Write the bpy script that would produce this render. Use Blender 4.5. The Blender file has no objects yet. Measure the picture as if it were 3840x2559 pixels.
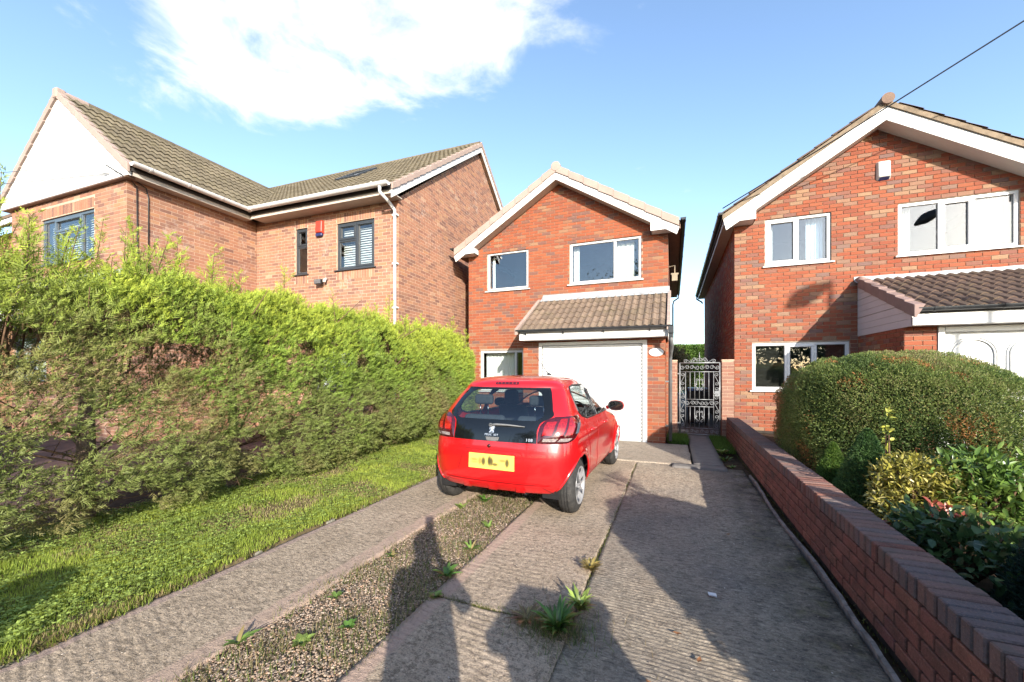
import bpy, math, random
import numpy as np
from mathutils import Vector, Matrix
random.seed(7); rng = np.random.default_rng(11)
S = bpy.context.scene
COL = S.collection
rad = math.radians

# ------------------------------------------------------------------ camera, sky, sun, exposure
CAM_H = 1.46; YAW = rad(22.1)
cd = bpy.data.cameras.new('camera'); cam = bpy.data.objects.new('camera', cd); COL.objects.link(cam)
cam.location = (0, 0, CAM_H); cam.rotation_euler = (rad(90), 0, YAW)
cd.sensor_width = 36; cd.lens = 1490 / 3840 * 36; cd.shift_y = 115.5 / 3840
cd.clip_start = 0.01; cd.clip_end = 3000
S.camera = cam
SUN_AZ = rad(33.7); SUN_EL = rad(20.5)
TOSUN = Vector((math.sin(SUN_AZ) * math.cos(SUN_EL), -math.cos(SUN_AZ) * math.cos(SUN_EL), math.sin(SUN_EL)))
sl = bpy.data.lights.new('sun', 'SUN'); sl.energy = 4.3; sl.angle = rad(0.53); sl.color = (1.0, 0.93, 0.82)
so = bpy.data.objects.new('sun', sl); COL.objects.link(so); so.location = TOSUN * 60
so.rotation_euler = TOSUN.to_track_quat('Z', 'Y').to_euler()

W = bpy.data.worlds.new('World'); S.world = W; W.use_nodes = True
nt = W.node_tree; nt.nodes.clear()
def WN(t, **k):
    n = nt.nodes.new(t)
    for a, b in k.items(): setattr(n, a, b)
    return n
def wl(a, b): nt.links.new(a, b)
sky = WN('ShaderNodeTexSky', sky_type='NISHITA'); sky.sun_disc = False
sky.sun_elevation = SUN_EL; sky.sun_rotation = math.atan2(TOSUN.x, TOSUN.y)
sky.altitude = 50; sky.air_density = 1.0; sky.dust_density = 0.8; sky.ozone_density = 1.9
tc = WN('ShaderNodeTexCoord'); sp = WN('ShaderNodeSeparateXYZ'); wl(tc.outputs['Generated'], sp.inputs[0])
zc = WN('ShaderNodeMath', operation='MAXIMUM'); wl(sp.outputs[2], zc.inputs[0]); zc.inputs[1].default_value = 0.06
dx = WN('ShaderNodeMath', operation='DIVIDE'); wl(sp.outputs[0], dx.inputs[0]); wl(zc.outputs[0], dx.inputs[1])
dy = WN('ShaderNodeMath', operation='DIVIDE'); wl(sp.outputs[1], dy.inputs[0]); wl(zc.outputs[0], dy.inputs[1])
cb = WN('ShaderNodeCombineXYZ'); wl(dx.outputs[0], cb.inputs[0]); wl(dy.outputs[0], cb.inputs[1])
n1 = WN('ShaderNodeTexNoise'); n1.inputs['Scale'].default_value = 3.3; n1.inputs['Detail'].default_value = 9; n1.inputs['Roughness'].default_value = 0.60
n1.inputs['Distortion'].default_value = 0.35
wl(cb.outputs[0], n1.inputs['Vector'])
# bank of cumulus: distance to an ellipse on the cloud layer
mp = WN('ShaderNodeMapping'); wl(cb.outputs[0], mp.inputs[0]); mp.vector_type = 'TEXTURE'
mp.inputs['Location'].default_value = (-1.0, 0.93, 0); mp.inputs['Rotation'].default_value = (0, 0, rad(4)); mp.inputs['Scale'].default_value = (0.86, 0.38, 1)
ln = WN('ShaderNodeVectorMath', operation='LENGTH'); wl(mp.outputs[0], ln.inputs[0])
mk = WN('ShaderNodeMapRange'); wl(ln.outputs['Value'], mk.inputs[0]); mk.inputs[1].default_value = 0.55; mk.inputs[2].default_value = 1.25
mk.inputs[3].default_value = 0.20; mk.inputs[4].default_value = -0.20
ad = WN('ShaderNodeMath', operation='ADD'); wl(n1.outputs[0], ad.inputs[0]); wl(mk.outputs[0], ad.inputs[1])
cr = WN('ShaderNodeMapRange', interpolation_type='SMOOTHSTEP'); wl(ad.outputs[0], cr.inputs[0]); cr.inputs[1].default_value = 0.44; cr.inputs[2].default_value = 0.80
mx = WN('ShaderNodeMix', data_type='RGBA'); wl(cr.outputs[0], mx.inputs[0]); wl(sky.outputs[0], mx.inputs[6]); mx.inputs[7].default_value = (3.6, 3.7, 3.85, 1)
bg = WN('ShaderNodeBackground'); bg.inputs[1].default_value = 0.15; wl(mx.outputs[2], bg.inputs[0])
wo = WN('ShaderNodeOutputWorld'); wl(bg.outputs[0], wo.inputs[0])

S.view_settings.view_transform = 'Standard'; S.view_settings.look = 'None'
S.view_settings.exposure = 1.40; S.view_settings.gamma = 1.0; S.view_settings.use_curve_mapping = False
S.render.engine = 'CYCLES'
S.cycles.max_bounces = 8; S.cycles.transparent_max_bounces = 16

# ------------------------------------------------------------------ material helpers
class NT:
    def __init__(s, name):
        s.m = bpy.data.materials.new(name); s.m.use_nodes = True; s.t = s.m.node_tree; s.t.nodes.clear()
        s.out = s.n('ShaderNodeOutputMaterial'); s._pos = None
    def n(s, t, **k):
        x = s.t.nodes.new(t)
        for a, b in k.items(): setattr(x, a, b)
        return x
    def l(s, a, b): s.t.links.new(a, b)
    def pos(s):
        if not s._pos: s._pos = s.n('ShaderNodeNewGeometry')
        return s._pos.outputs['Position']
    def noise(s, scale, detail=4, rough=0.55, stretch=None, dist=0.0):
        x = s.n('ShaderNodeTexNoise'); x.inputs['Scale'].default_value = scale; x.inputs['Detail'].default_value = detail
        x.inputs['Roughness'].default_value = rough; x.inputs['Distortion'].default_value = dist
        if stretch:
            mpp = s.n('ShaderNodeMapping'); mpp.inputs['Scale'].default_value = stretch; s.l(s.pos(), mpp.inputs[0]); s.l(mpp.outputs[0], x.inputs['Vector'])
        else: s.l(s.pos(), x.inputs['Vector'])
        return x.outputs[0]
    def mr(s, v, a, b, c=0.0, d=1.0, smooth=False):
        x = s.n('ShaderNodeMapRange'); 
        if smooth: x.interpolation_type = 'SMOOTHSTEP'
        s.l(v, x.inputs[0])
        for i, q in enumerate((a, b, c, d)): x.inputs[i + 1].default_value = q
        return x.outputs[0]
    def mix(s, f, a, b, mode='MIX'):
        x = s.n('ShaderNodeMix', data_type='RGBA', blend_type=mode)
        for i, q in ((0, f), (6, a), (7, b)):
            if isinstance(q, (int, float)): x.inputs[i].default_value = q
            elif isinstance(q, tuple): x.inputs[i].default_value = (*q, 1)
            else: s.l(q, x.inputs[i])
        return x.outputs[2]
    def ramp(s, v, stops, interp='LINEAR'):
        x = s.n('ShaderNodeValToRGB'); e = x.color_ramp; e.interpolation = interp
        while len(e.elements) < len(stops): e.elements.new(0.5)
        for el, (p, c) in zip(e.elements, stops): el.position = p; el.color = (*c, 1)
        s.l(v, x.inputs[0]); return x.outputs[0]
    def rand(s):
        o = s.n('ShaderNodeObjectInfo'); s.pos(); a = s.n('ShaderNodeMath', operation='ADD')
        s.l(o.outputs['Random'], a.inputs[0]); s.l(s._pos.outputs['Random Per Island'], a.inputs[1])
        f = s.n('ShaderNodeMath', operation='FRACT'); s.l(a.outputs[0], f.inputs[0]); return f.outputs[0]
    def attr(s, name):
        a = s.n('ShaderNodeAttribute'); a.attribute_name = name; return a.outputs['Color']
    def bump(s, h, strength=0.3, dist=0.01):
        b = s.n('ShaderNodeBump'); b.inputs['Strength'].default_value = strength; b.inputs['Distance'].default_value = dist
        s.l(h, b.inputs['Height']); return b.outputs[0]
    def bsdf(s, col, rough=0.6, metal=0.0, spec=0.5, normal=None, coat=0.0, trans=None, emis=None):
        p = s.n('ShaderNodeBsdfPrincipled')
        if isinstance(col, tuple): p.inputs['Base Color'].default_value = (*col, 1)
        else: s.l(col, p.inputs['Base Color'])
        if isinstance(rough, (int, float)): p.inputs['Roughness'].default_value = rough
        else: s.l(rough, p.inputs['Roughness'])
        p.inputs['Metallic'].default_value = metal; p.inputs['Specular IOR Level'].default_value = spec
        if coat: p.inputs['Coat Weight'].default_value = coat; p.inputs['Coat Roughness'].default_value = 0.03
        if normal: s.l(normal, p.inputs['Normal'])
        s.p = p
        s.l(p.outputs[0], s.out.inputs[0]); return p
def plain(name, col, rough=0.5, metal=0, spec=0.5, var=0.12, scale=6, bump=0.0, bscale=60, coat=0, dirt=None):
    """colour with slow mottling, fine grain and optional relief"""
    t = NT(name); kk = .72 if min(col) > .5 else .70; col = tuple(q * kk for q in col)
    if dirt: dirt = tuple(q * kk for q in dirt)
    c = t.mix(t.mr(t.noise(scale, 5), 0.3, 0.7), tuple(q * (1 - var) for q in col), tuple(min(1, q * (1 + var)) for q in col))
    if dirt: c = t.mix(t.mr(t.noise(scale * 0.6, 6, 0.7), 0.56, 0.75), c, dirt)
    nrm = t.bump(t.noise(bscale, 4), bump, 0.005) if bump else None
    t.bsdf(c, rough, metal, spec, nrm, coat); return t.m
def brick_mat(name, stops, bloom=0.0, tint=0.2, fleck=0.25, moss=None, k=.56):
    t = NT(name); stops = [(p, (c_[0] * k * .97, c_[1] * k * 1.17, c_[2] * k * 1.38)) for p, c_ in stops]; c = t.ramp(t.rand(), stops)
    c = t.mix(t.mr(t.noise(9, 4), 0.35, 0.7, 0, tint), c, (0.11, 0.05, 0.035))
    c = t.mix(t.mr(t.noise(70, 3, 0.7), 0.5, 0.75, 0, fleck), c, (0.05, 0.025, 0.02))
    c = t.mix(t.mr(t.noise(120, 2, 0.7), 0.55, 0.8, 0, fleck), c, (0.40, 0.22, 0.15))
    if bloom:
        b = t.mr(t.noise(1.6, 5, 0.65, dist=0.4), 0.56, 0.70); b2 = t.mr(t.noise(14, 4), 0.42, 0.62)
        mm = t.n('ShaderNodeMath', operation='MULTIPLY'); t.l(b, mm.inputs[0]); t.l(b2, mm.inputs[1])
        m2 = t.n('ShaderNodeMath', operation='MULTIPLY'); t.l(mm.outputs[0], m2.inputs[0]); m2.inputs[1].default_value = bloom
        c = t.mix(m2.outputs[0], c, (0.40, 0.33, 0.28))
    if moss: c = t.mix(t.mr(t.noise(5, 6, 0.7), 0.52, 0.72, 0, 0.85), c, moss)
    t.bsdf(c, 0.88, 0, 0.25, t.bump(t.noise(90, 5, 0.7), 0.5, 0.006)); return t.m

M = {}
M['brickB'] = brick_mat('brick_red_orange', [(0, (.43, .095, .036)), (.25, (.52, .125, .045)), (.5, (.46, .10, .04)), (.66, (.36, .10, .05)), (.75, (.255, .115, .082)), (.85, (.40, .12, .055)), (.93, (.46, .21, .10)), (1, (.50, .11, .04))])
M['brickC'] = brick_mat('brick_red_multi', [(0, (.42, .085, .036)), (.22, (.49, .12, .05)), (.42, (.37, .085, .04)), (.58, (.36, .145, .09)), (.70, (.50, .25, .125)), (.80, (.27, .135, .10)), (.88, (.44, .10, .04)), (1, (.50, .14, .06))])
M['brickA'] = brick_mat('brick_brown_pink', [(0, (.40, .155, .080)), (.25, (.46, .19, .10)), (.45, (.36, .14, .08)), (.58, (.23, .10, .066)), (.72, (.42, .18, .095)), (.85, (.28, .125, .08)), (.95, (.48, .20, .09)), (1, (.52, .27, .15))], bloom=0.6, k=.76)
M['brickD'] = brick_mat('brick_sandy_orange', [(0, (.50, .20, .08)), (.5, (.55, .24, .10)), (1, (.44, .17, .08))])
M['brickP'] = brick_mat('brick_pale_pier', [(0, (.44, .17, .10)), (.5, (.50, .24, .15)), (1, (.38, .16, .10))])
M['brickW'] = brick_mat('brick_old_wall', [(0, (.25, .082, .055)), (.3, (.32, .10, .062)), (.55, (.18, .068, .05)), (.75, (.34, .12, .07)), (1, (.21, .078, .058))], k=.78, tint=.7, fleck=.65, moss=(.040, .034, .027))
M['brickcap'] = brick_mat('brick_cap_weathered', [(0, (.23, .12, .09)), (.4, (.31, .15, .105)), (.7, (.17, .12, .105)), (1, (.25, .15, .12))], k=.66, tint=.35, fleck=.6, moss=(.10, .085, .07))
M['mortar'] = plain('mortar_pale', (.46, .33, .24), .95, spec=.15, var=.25, scale=14, bump=.5, bscale=120)
M['mortarA'] = plain('mortar_pink', (.60, .43, .31), .95, spec=.15, var=.2, scale=14, bump=.5, bscale=120)
M['mortarW'] = plain('mortar_dark', (.06, .05, .042), .95, spec=.15, var=.3, scale=14, bump=.5, bscale=120)
def tile_mat(name, base, lichen, amt):
    t = NT(name); r = t.rand(); base = tuple(q * .72 for q in base); lichen = tuple(q * .75 for q in lichen)
    c = t.mix(t.mr(r, 0, 1, 0, 1), tuple(q * .80 for q in base), tuple(q * 1.22 for q in base))
    c = t.mix(t.mr(t.noise(7, 6, .7), .45, .7, 0, .45), c, tuple(q * .5 for q in base))
    c = t.mix(t.mr(t.noise(28, 5, .75), .60, .72, 0, amt), c, lichen)
    c = t.mix(t.mr(t.noise(2.2, 5, .7), .5, .72, 0, .35), c, (.16, .14, .07))
    t.bsdf(c, .92, 0, .2, t.bump(t.noise(150, 4), .5, .004)); return t.m
M['tileA'] = tile_mat('roof_tile_olive', (.175, .145, .098), (.42, .40, .33), .35)
M['tileB'] = tile_mat('roof_tile_brown', (.235, .17, .125), (.40, .36, .30), .15)
M['tileC'] = tile_mat('roof_tile_dark_brown', (.215, .145, .11), (.36, .31, .25), .3)
M['verge'] = plain('verge_pinkish', (.43, .325, .275), .8, spec=.3, var=.10, scale=3, bump=.2, bscale=80)
M['vergeC'] = plain('verge_mortar_old', (.26, .20, .14), .9, spec=.2, var=.3, scale=9, bump=.6, bscale=60, dirt=(.12, .10, .08))
M['upvc'] = plain('white_upvc', (.80, .80, .79), .28, spec=.5, var=.02, scale=3, dirt=None)
M['paintw'] = plain('white_painted_board', (.80, .79, .76), .5, spec=.4, var=.04, scale=4, bump=.1, bscale=40)
M['render_w'] = plain('white_cladding', (.82, .81, .79), .55, spec=.4, var=.03, scale=2, bump=.1, bscale=30)
M['soffit'] = plain('brown_soffit', (.20, .115, .07), .45, spec=.4, var=.3, scale=8)
M['soffitw'] = plain('cream_soffit', (.62, .55, .47), .5, var=.08)
M['gutter_w'] = plain('white_gutter', (.80, .79, .77), .35, var=.05, scale=5)
M['gutter_k'] = plain('black_gutter', (.035, .038, .042), .32, spec=.5, var=.3, scale=10, dirt=(.09, .09, .09))
M['pipe_g'] = plain('grey_downpipe', (.17, .17, .17), .5, var=.2, scale=7)
M['anth'] = plain('anthracite_frame', (.045, .052, .060), .35, var=.08)
M['anth2'] = plain('blue_grey_frame', (.10, .135, .17), .35, var=.08)
M['lead'] = plain('lead_flashing', (.40, .415, .43), .55, metal=.0, spec=.5, var=.22, scale=9, bump=.3, bscale=25, dirt=(.62, .62, .60))
M['black'] = plain('black_plastic', (.018, .019, .021), .4, var=.2, scale=20)
M['dark'] = plain('dark_interior', (.05, .045, .042), .9, var=.2)
M['roomwall'] = plain('room_plaster', (.30, .28, .25), .9, var=.08)
def glass_mat(name, refl, tint=(.92, .95, .95), rough=0.0):
    t = NT(name); g = t.n('ShaderNodeBsdfGlossy'); g.inputs['Roughness'].default_value = rough; g.inputs['Color'].default_value = (.95, .97, 1, 1)
    tr = t.n('ShaderNodeBsdfTransparent'); tr.inputs['Color'].default_value = (*tint, 1)
    lw = t.n('ShaderNodeLayerWeight'); pw = t.n('ShaderNodeMath', operation='POWER'); lw.inputs['Blend'].default_value = .5; t.l(lw.outputs['Facing'], pw.inputs[0]); pw.inputs[1].default_value = 5
    f = t.mr(pw.outputs[0], 0.0, 1.0, refl, 1.0)
    w = t.bump(t.noise(1.7, 2), .04, .02); t.l(w, g.inputs['Normal'])
    ms = t.n('ShaderNodeMixShader'); t.l(f, ms.inputs[0]); t.l(tr.outputs[0], ms.inputs[1]); t.l(g.outputs[0], ms.inputs[2]); t.l(ms.outputs[0], t.out.inputs[0])
    return t.m
M['glass'] = glass_mat('window_glass', .085)
M['carglass'] = glass_mat('car_glass', .10, (.66, .74, .76))
M['carglass_s'] = glass_mat('car_side_glass', .09, (.80, .86, .86))
def cloth(name, col, rough=.9):
    t = NT(name); p = t.bsdf(t.mix(t.mr(t.noise(40, 3), .3, .7), tuple(q * .9 for q in col), col), rough, 0, .2)
    return t.m
M['curtain'] = cloth('cream_curtain', (.74, .72, .66)); M['net'] = cloth('white_net_curtain', (.80, .79, .76)); M['curtain_b'] = cloth('pale_blue_curtain', (.58, .68, .76))
M['blind'] = plain('white_blind', (.80, .80, .78), .5, var=.02)
M['door_w'] = plain('white_garage_door', (.84, .84, .82), .4, spec=.4, var=.02, scale=2)
M['seal'] = plain('grey_seal', (.16, .16, .16), .6)
M['iron'] = plain('silver_painted_iron', (.30, .31, .32), .45, metal=.35, var=.25, scale=30)
M['iron_k'] = plain('black_painted_iron', (.025, .025, .027), .5, var=.3, scale=30)
M['steel'] = plain('galvanised', (.45, .45, .45), .35, metal=.8)
M['brass'] = plain('brass_lamp', (.38, .30, .20), .35, metal=.6)
M['red_p'] = plain('red_plastic', (.55, .055, .03), .45, var=.05); M['navy'] = plain('navy_plastic', (.03, .04, .14), .4)
M['cream_p'] = plain('cream_plastic', (.76, .73, .66), .45, var=.03)
M['bark'] = plain('conifer_bark', (.24, .165, .115), .95, spec=.1, var=.4, scale=25, bump=.9, bscale=45)
M['twig'] = plain('brown_twig', (.17, .105, .065), .95, spec=.1, var=.35, scale=20)
# leaves: colour per leaf stored as an attribute, translucent
def leaf_mat(name, rough=.55, trans=.35, spec=.35, attr='Col'):
    t = NT(name); c = t.attr(attr); r = t.rand()
    h = t.n('ShaderNodeHueSaturation'); t.l(c, h.inputs['Color']); t.l(t.mr(r, 0, 1, .60, 1.12), h.inputs['Value'])
    p = t.bsdf(h.outputs[0], rough, 0, spec)
    tl = t.n('ShaderNodeBsdfTranslucent'); t.l(h.outputs[0], tl.inputs[0])
    ms = t.n('ShaderNodeMixShader'); ms.inputs[0].default_value = trans
    t.l(p.outputs[0], ms.inputs[1]); t.l(tl.outputs[0], ms.inputs[2]); t.l(ms.outputs[0], t.out.inputs[0]); return t.m
M['leaf'] = leaf_mat('foliage'); M['leafh'] = leaf_mat('hedge_foliage', .6, .22, .25); M['leafg'] = leaf_mat('glossy_foliage', .35, .25, .5); M['grass'] = leaf_mat('grass_blades', .6, .4, .3)

# ------------------------------------------------------------------ object helpers
def link(o, parent=None):
    COL.objects.link(o)
    if parent is not None:
        o.parent = parent
        o.matrix_parent_inverse = Matrix(parent.get('_mw', None)) if False else PINV.get(parent.name, Matrix.Identity(4))
    return o
PINV = {}
def thing(name, loc, label, cat, group=None):
    o = bpy.data.objects.new(name, None); COL.objects.link(o); o.location = loc; o.empty_display_size = .2
    PINV[o.name] = Matrix.Translation(-Vector(loc)); tag(o, label, cat, group); return o
def tag(o, label=None, cat=None, group=None, kind=None):
    for k, v in (('label', label), ('category', cat), ('group', group), ('kind', kind)):
        if v: o[k] = v
    return o
def meshobj(name, verts, faces, mat=None, parent=None, smooth=False):
    me = bpy.data.meshes.new(name); me.from_pydata([tuple(v) for v in verts], [], faces)
    if mat: me.materials.append(M[mat] if isinstance(mat, str) else mat)
    if smooth: me.polygons.foreach_set('use_smooth', [True] * len(me.polygons))
    me.update(); o = bpy.data.objects.new(name, me); link(o, parent); return o
def npmesh(name, v, f, mat=None, parent=None, col=None, smooth=False):
    """v (n,3), f (m,k) arrays; col (n,3) per-vertex colours"""
    v = np.asarray(v, np.float32); f = np.asarray(f, np.int32); m, k = f.shape
    me = bpy.data.meshes.new(name); me.vertices.add(len(v)); me.vertices.foreach_set('co', v.ravel())
    me.loops.add(m * k); me.loops.foreach_set('vertex_index', f.ravel())
    me.polygons.add(m); me.polygons.foreach_set('loop_start', np.arange(0, m * k, k, dtype=np.int32))
    me.polygons.foreach_set('loop_total', np.full(m, k, np.int32))
    me.polygons.foreach_set('use_smooth', np.full(m, bool(smooth)))
    if col is not None:
        a = me.color_attributes.new('Col', 'FLOAT_COLOR', 'POINT'); c4 = np.ones((len(v), 4), np.float32); c4[:, :3] = col; a.data.foreach_set('color', c4.ravel())
    if mat: me.materials.append(M[mat] if isinstance(mat, str) else mat)
    me.update(calc_edges=True); o = bpy.data.objects.new(name, me); link(o, parent); return o
class B:
    """collects boxes, prisms and tubes in a local frame T and builds them as ONE mesh"""
    def __init__(s, T=None): s.v = []; s.f = []; s.T = T or Matrix.Identity(4)
    def add(s, vs, fs):
        k = len(s.v); s.v += [s.T @ Vector(q) for q in vs]; s.f += [[i + k for i in q] for q in fs]; return s
    def box(s, x0, x1, y0, y1, z0, z1):
        return s.add([(x0, y0, z0), (x1, y0, z0), (x1, y1, z0), (x0, y1, z0), (x0, y0, z1), (x1, y0, z1), (x1, y1, z1), (x0, y1, z1)],
                     [(0, 3, 2, 1), (4, 5, 6, 7), (0, 1, 5, 4), (1, 2, 6, 5), (2, 3, 7, 6), (3, 0, 4, 7)])
    def quad(s, a, b, c, d): return s.add([a, b, c, d], [(0, 1, 2, 3)])
    def prism(s, poly, y0, y1):
        """polygon of (x,z) extruded along y"""
        n = len(poly); vs = [(x, y0, z) for x, z in poly] + [(x, y1, z) for x, z in poly]
        fs = [tuple(range(n)), tuple(range(2 * n - 1, n - 1, -1))] + [(i, i + n, (i + 1) % n + n, (i + 1) % n) for i in range(n)]
        return s.add(vs, fs)
    def bar(s, a, b, w, h, up=(0, 0, 1)):
        a = Vector(a); b = Vector(b); d = (b - a).normalized(); u = Vector(up); sx = d.cross(u).normalized(); u = sx.cross(d)
        vs = [p + sx * i * w / 2 + u * j * h / 2 for p in (a, b) for i, j in ((-1, -1), (1, -1), (1, 1), (-1, 1))]
        return s.add(vs, [(0, 1, 2, 3), (7, 6, 5, 4), (0, 4, 5, 1), (1, 5, 6, 2), (2, 6, 7, 3), (3, 7, 4, 0)])
    def tube(s, pts, r, seg=8, cap=True):
        pts = [Vector(p) for p in pts]; rs = r if isinstance(r, (list, tuple)) else [r] * len(pts)
        vs = []; fs = []; ref = None
        for i, p in enumerate(pts):
            d = (pts[min(i + 1, len(pts) - 1)] - pts[max(i - 1, 0)]).normalized()
            if ref is None: ref = d.orthogonal().normalized()
            ref = (ref - d * ref.dot(d)).normalized(); bn = d.cross(ref)
            for j in range(seg):
                t = 2 * math.pi * j / seg; vs.append(p + (ref * math.cos(t) + bn * math.sin(t)) * rs[i])
        for i in range(len(pts) - 1):
            for j in range(seg): fs.append((i * seg + j, i * seg + (j + 1) % seg, (i + 1) * seg + (j + 1) % seg, (i + 1) * seg + j))
        if cap: fs.append(tuple(range(seg - 1, -1, -1))); fs.append(tuple((len(pts) - 1) * seg + j for j in range(seg)))
        return s.add(vs, fs)
    def halfpipe(s, a, b, r, up=(0, 0, 1), seg=12, th=.004):
        """open half-round gutter from a to b"""
        a = Vector(a); b = Vector(b); d = (b - a).normalized(); u = Vector(up); sx = d.cross(u).normalized(); vs = []; fs = []
        for p in (a, b):
            for rr in (r, r - th):
                for j in range(seg + 1):
                    t = math.pi + math.pi * j / seg; vs.append(p + sx * math.cos(t) * rr + u * math.sin(t) * rr)
        n = seg + 1
        for k in (0, 1):
            for j in range(seg): fs.append((k * n + j, k * n + j + 1, 2 * n + k * n + j + 1, 2 * n + k * n + j))
        for j in range(seg):
            fs.append((j, n + j, n + j + 1, j + 1)); fs.append((2 * n + j, 2 * n + j + 1, 3 * n + j + 1, 3 * n + j))
        for j in (0, seg): fs.append((j, 2 * n + j, 3 * n + j, n + j))
        fs.append(tuple(range(n))); fs.append(tuple(2 * n + j for j in range(n))); s.flat = True
        return s.add(vs, fs)
    def build(s, name, mat, parent=None, smooth=False): return meshobj(name, s.v, s.f, mat, parent, smooth and not getattr(s, 'flat', False))
def frame(o, u, d): 
    """wall frame: local x along the wall, y into the wall, z up"""
    u = Vector(u).normalized(); d = Vector(d).normalized(); m = Matrix.Identity(4)
    for i in range(3): m[i][0] = u[i]; m[i][1] = d[i]; m[i][2] = (0, 0, 1)[i]; m[i][3] = o[i]
    return m
def bevel(o, w, seg=2):
    md = o.modifiers.new('bevel', 'BEVEL'); md.width = w; md.segments = seg; md.limit_method = 'ANGLE'; return o
def inst(name, me, mw, parent):
    """copy sharing mesh data, placed by world matrix under a parent whose own frame is the world"""
    o = bpy.data.objects.new(name, me); COL.objects.link(o); o.parent = parent; o.matrix_parent_inverse = PINV.get(parent.name, Matrix.Identity(4)); o.matrix_basis = mw; return o
FS, FC = math.sin(YAW), math.cos(YAW)
def pix(p):
    f = -FS * p[0] + FC * p[1]; r = FC * p[0] + FS * p[1]
    if f < .1: return None
    return 512 + 397.3 * r / f, 372 - 397.3 * (p[2] - CAM_H) / f, f
# ------------------------------------------------------------------ brickwork, roofs, windows
PITCH = .0765; BL = .2265; BH = .066; BJ = .0105
class Bricks:
    """all the bricks of one thing: the 300 that show largest become objects, the rest one joined part"""
    def __init__(s, house, mat, joint=.009): s.h = house; s.mat = mat; s.cand = []; s.rest = []; s.j = joint
    def add(s, T, u0, u1, z0, z1, wall, full): (s.cand if full else s.rest).append((T, u0, u1, z0, z1, wall))
    def finish(s, cap=300, ok=lambda p: True):
        sc = []
        for i, (T, u0, u1, z0, z1, wall) in enumerate(s.cand):
            p = T @ Vector(((u0 + u1) / 2, 0, (z0 + z1) / 2)); q = pix(p)
            if q and -5 < q[0] < 1029 and -5 < q[1] < 687 and ok(p): sc.append((q[2], i))
        sc.sort(); pick = [i for _, i in sc[:cap]]; ps = set(pick); me = None
        for i in pick:
            T, u0, u1, z0, z1, wall = s.cand[i]
            if me is None:
                hl = BL / 2 - BJ / 2; hh = BH / 2
                b = B(); b.box(-hl, hl, 0, .022, -hh, hh); me = bpy.data.meshes.new('brick'); me.from_pydata([tuple(v) for v in b.v], [], b.f); me.materials.append(M[s.mat])
            L = Matrix.Translation(((u0 + u1) / 2, random.uniform(-.002, .001), (z0 + z1) / 2)) @ Matrix.Rotation(random.uniform(-.004, .004), 4, 'Y')
            inst('brick', me, T @ L, wall)
        rest = s.rest + [c for i, c in enumerate(s.cand) if i not in ps]
        if not rest: return
        V = np.empty((len(rest), 8, 3), np.float32)
        for k, (T, u0, u1, z0, z1, wall) in enumerate(rest):
            j = random.uniform(-.002, .001); o = np.array(T.translation); U = np.array(T.col[0][:3]); D = np.array(T.col[1][:3])
            n = 0
            for d in (j, .022):
                for (u, z) in ((u0, z0), (u1, z0), (u1, z1), (u0, z1)):
                    V[k, n] = o + U * u + D * d + np.array((0, 0, z)); n += 1
        base = np.array([(0, 1, 2, 3), (4, 5, 1, 0), (5, 6, 2, 1), (6, 7, 3, 2), (7, 4, 0, 3)])
        F = (base[None] + (np.arange(len(rest)) * 8)[:, None, None]).reshape(-1, 4)
        o = npmesh('brickwork', V.reshape(-1, 3), F, s.mat, s.h); tag(o, kind='stuff')
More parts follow.
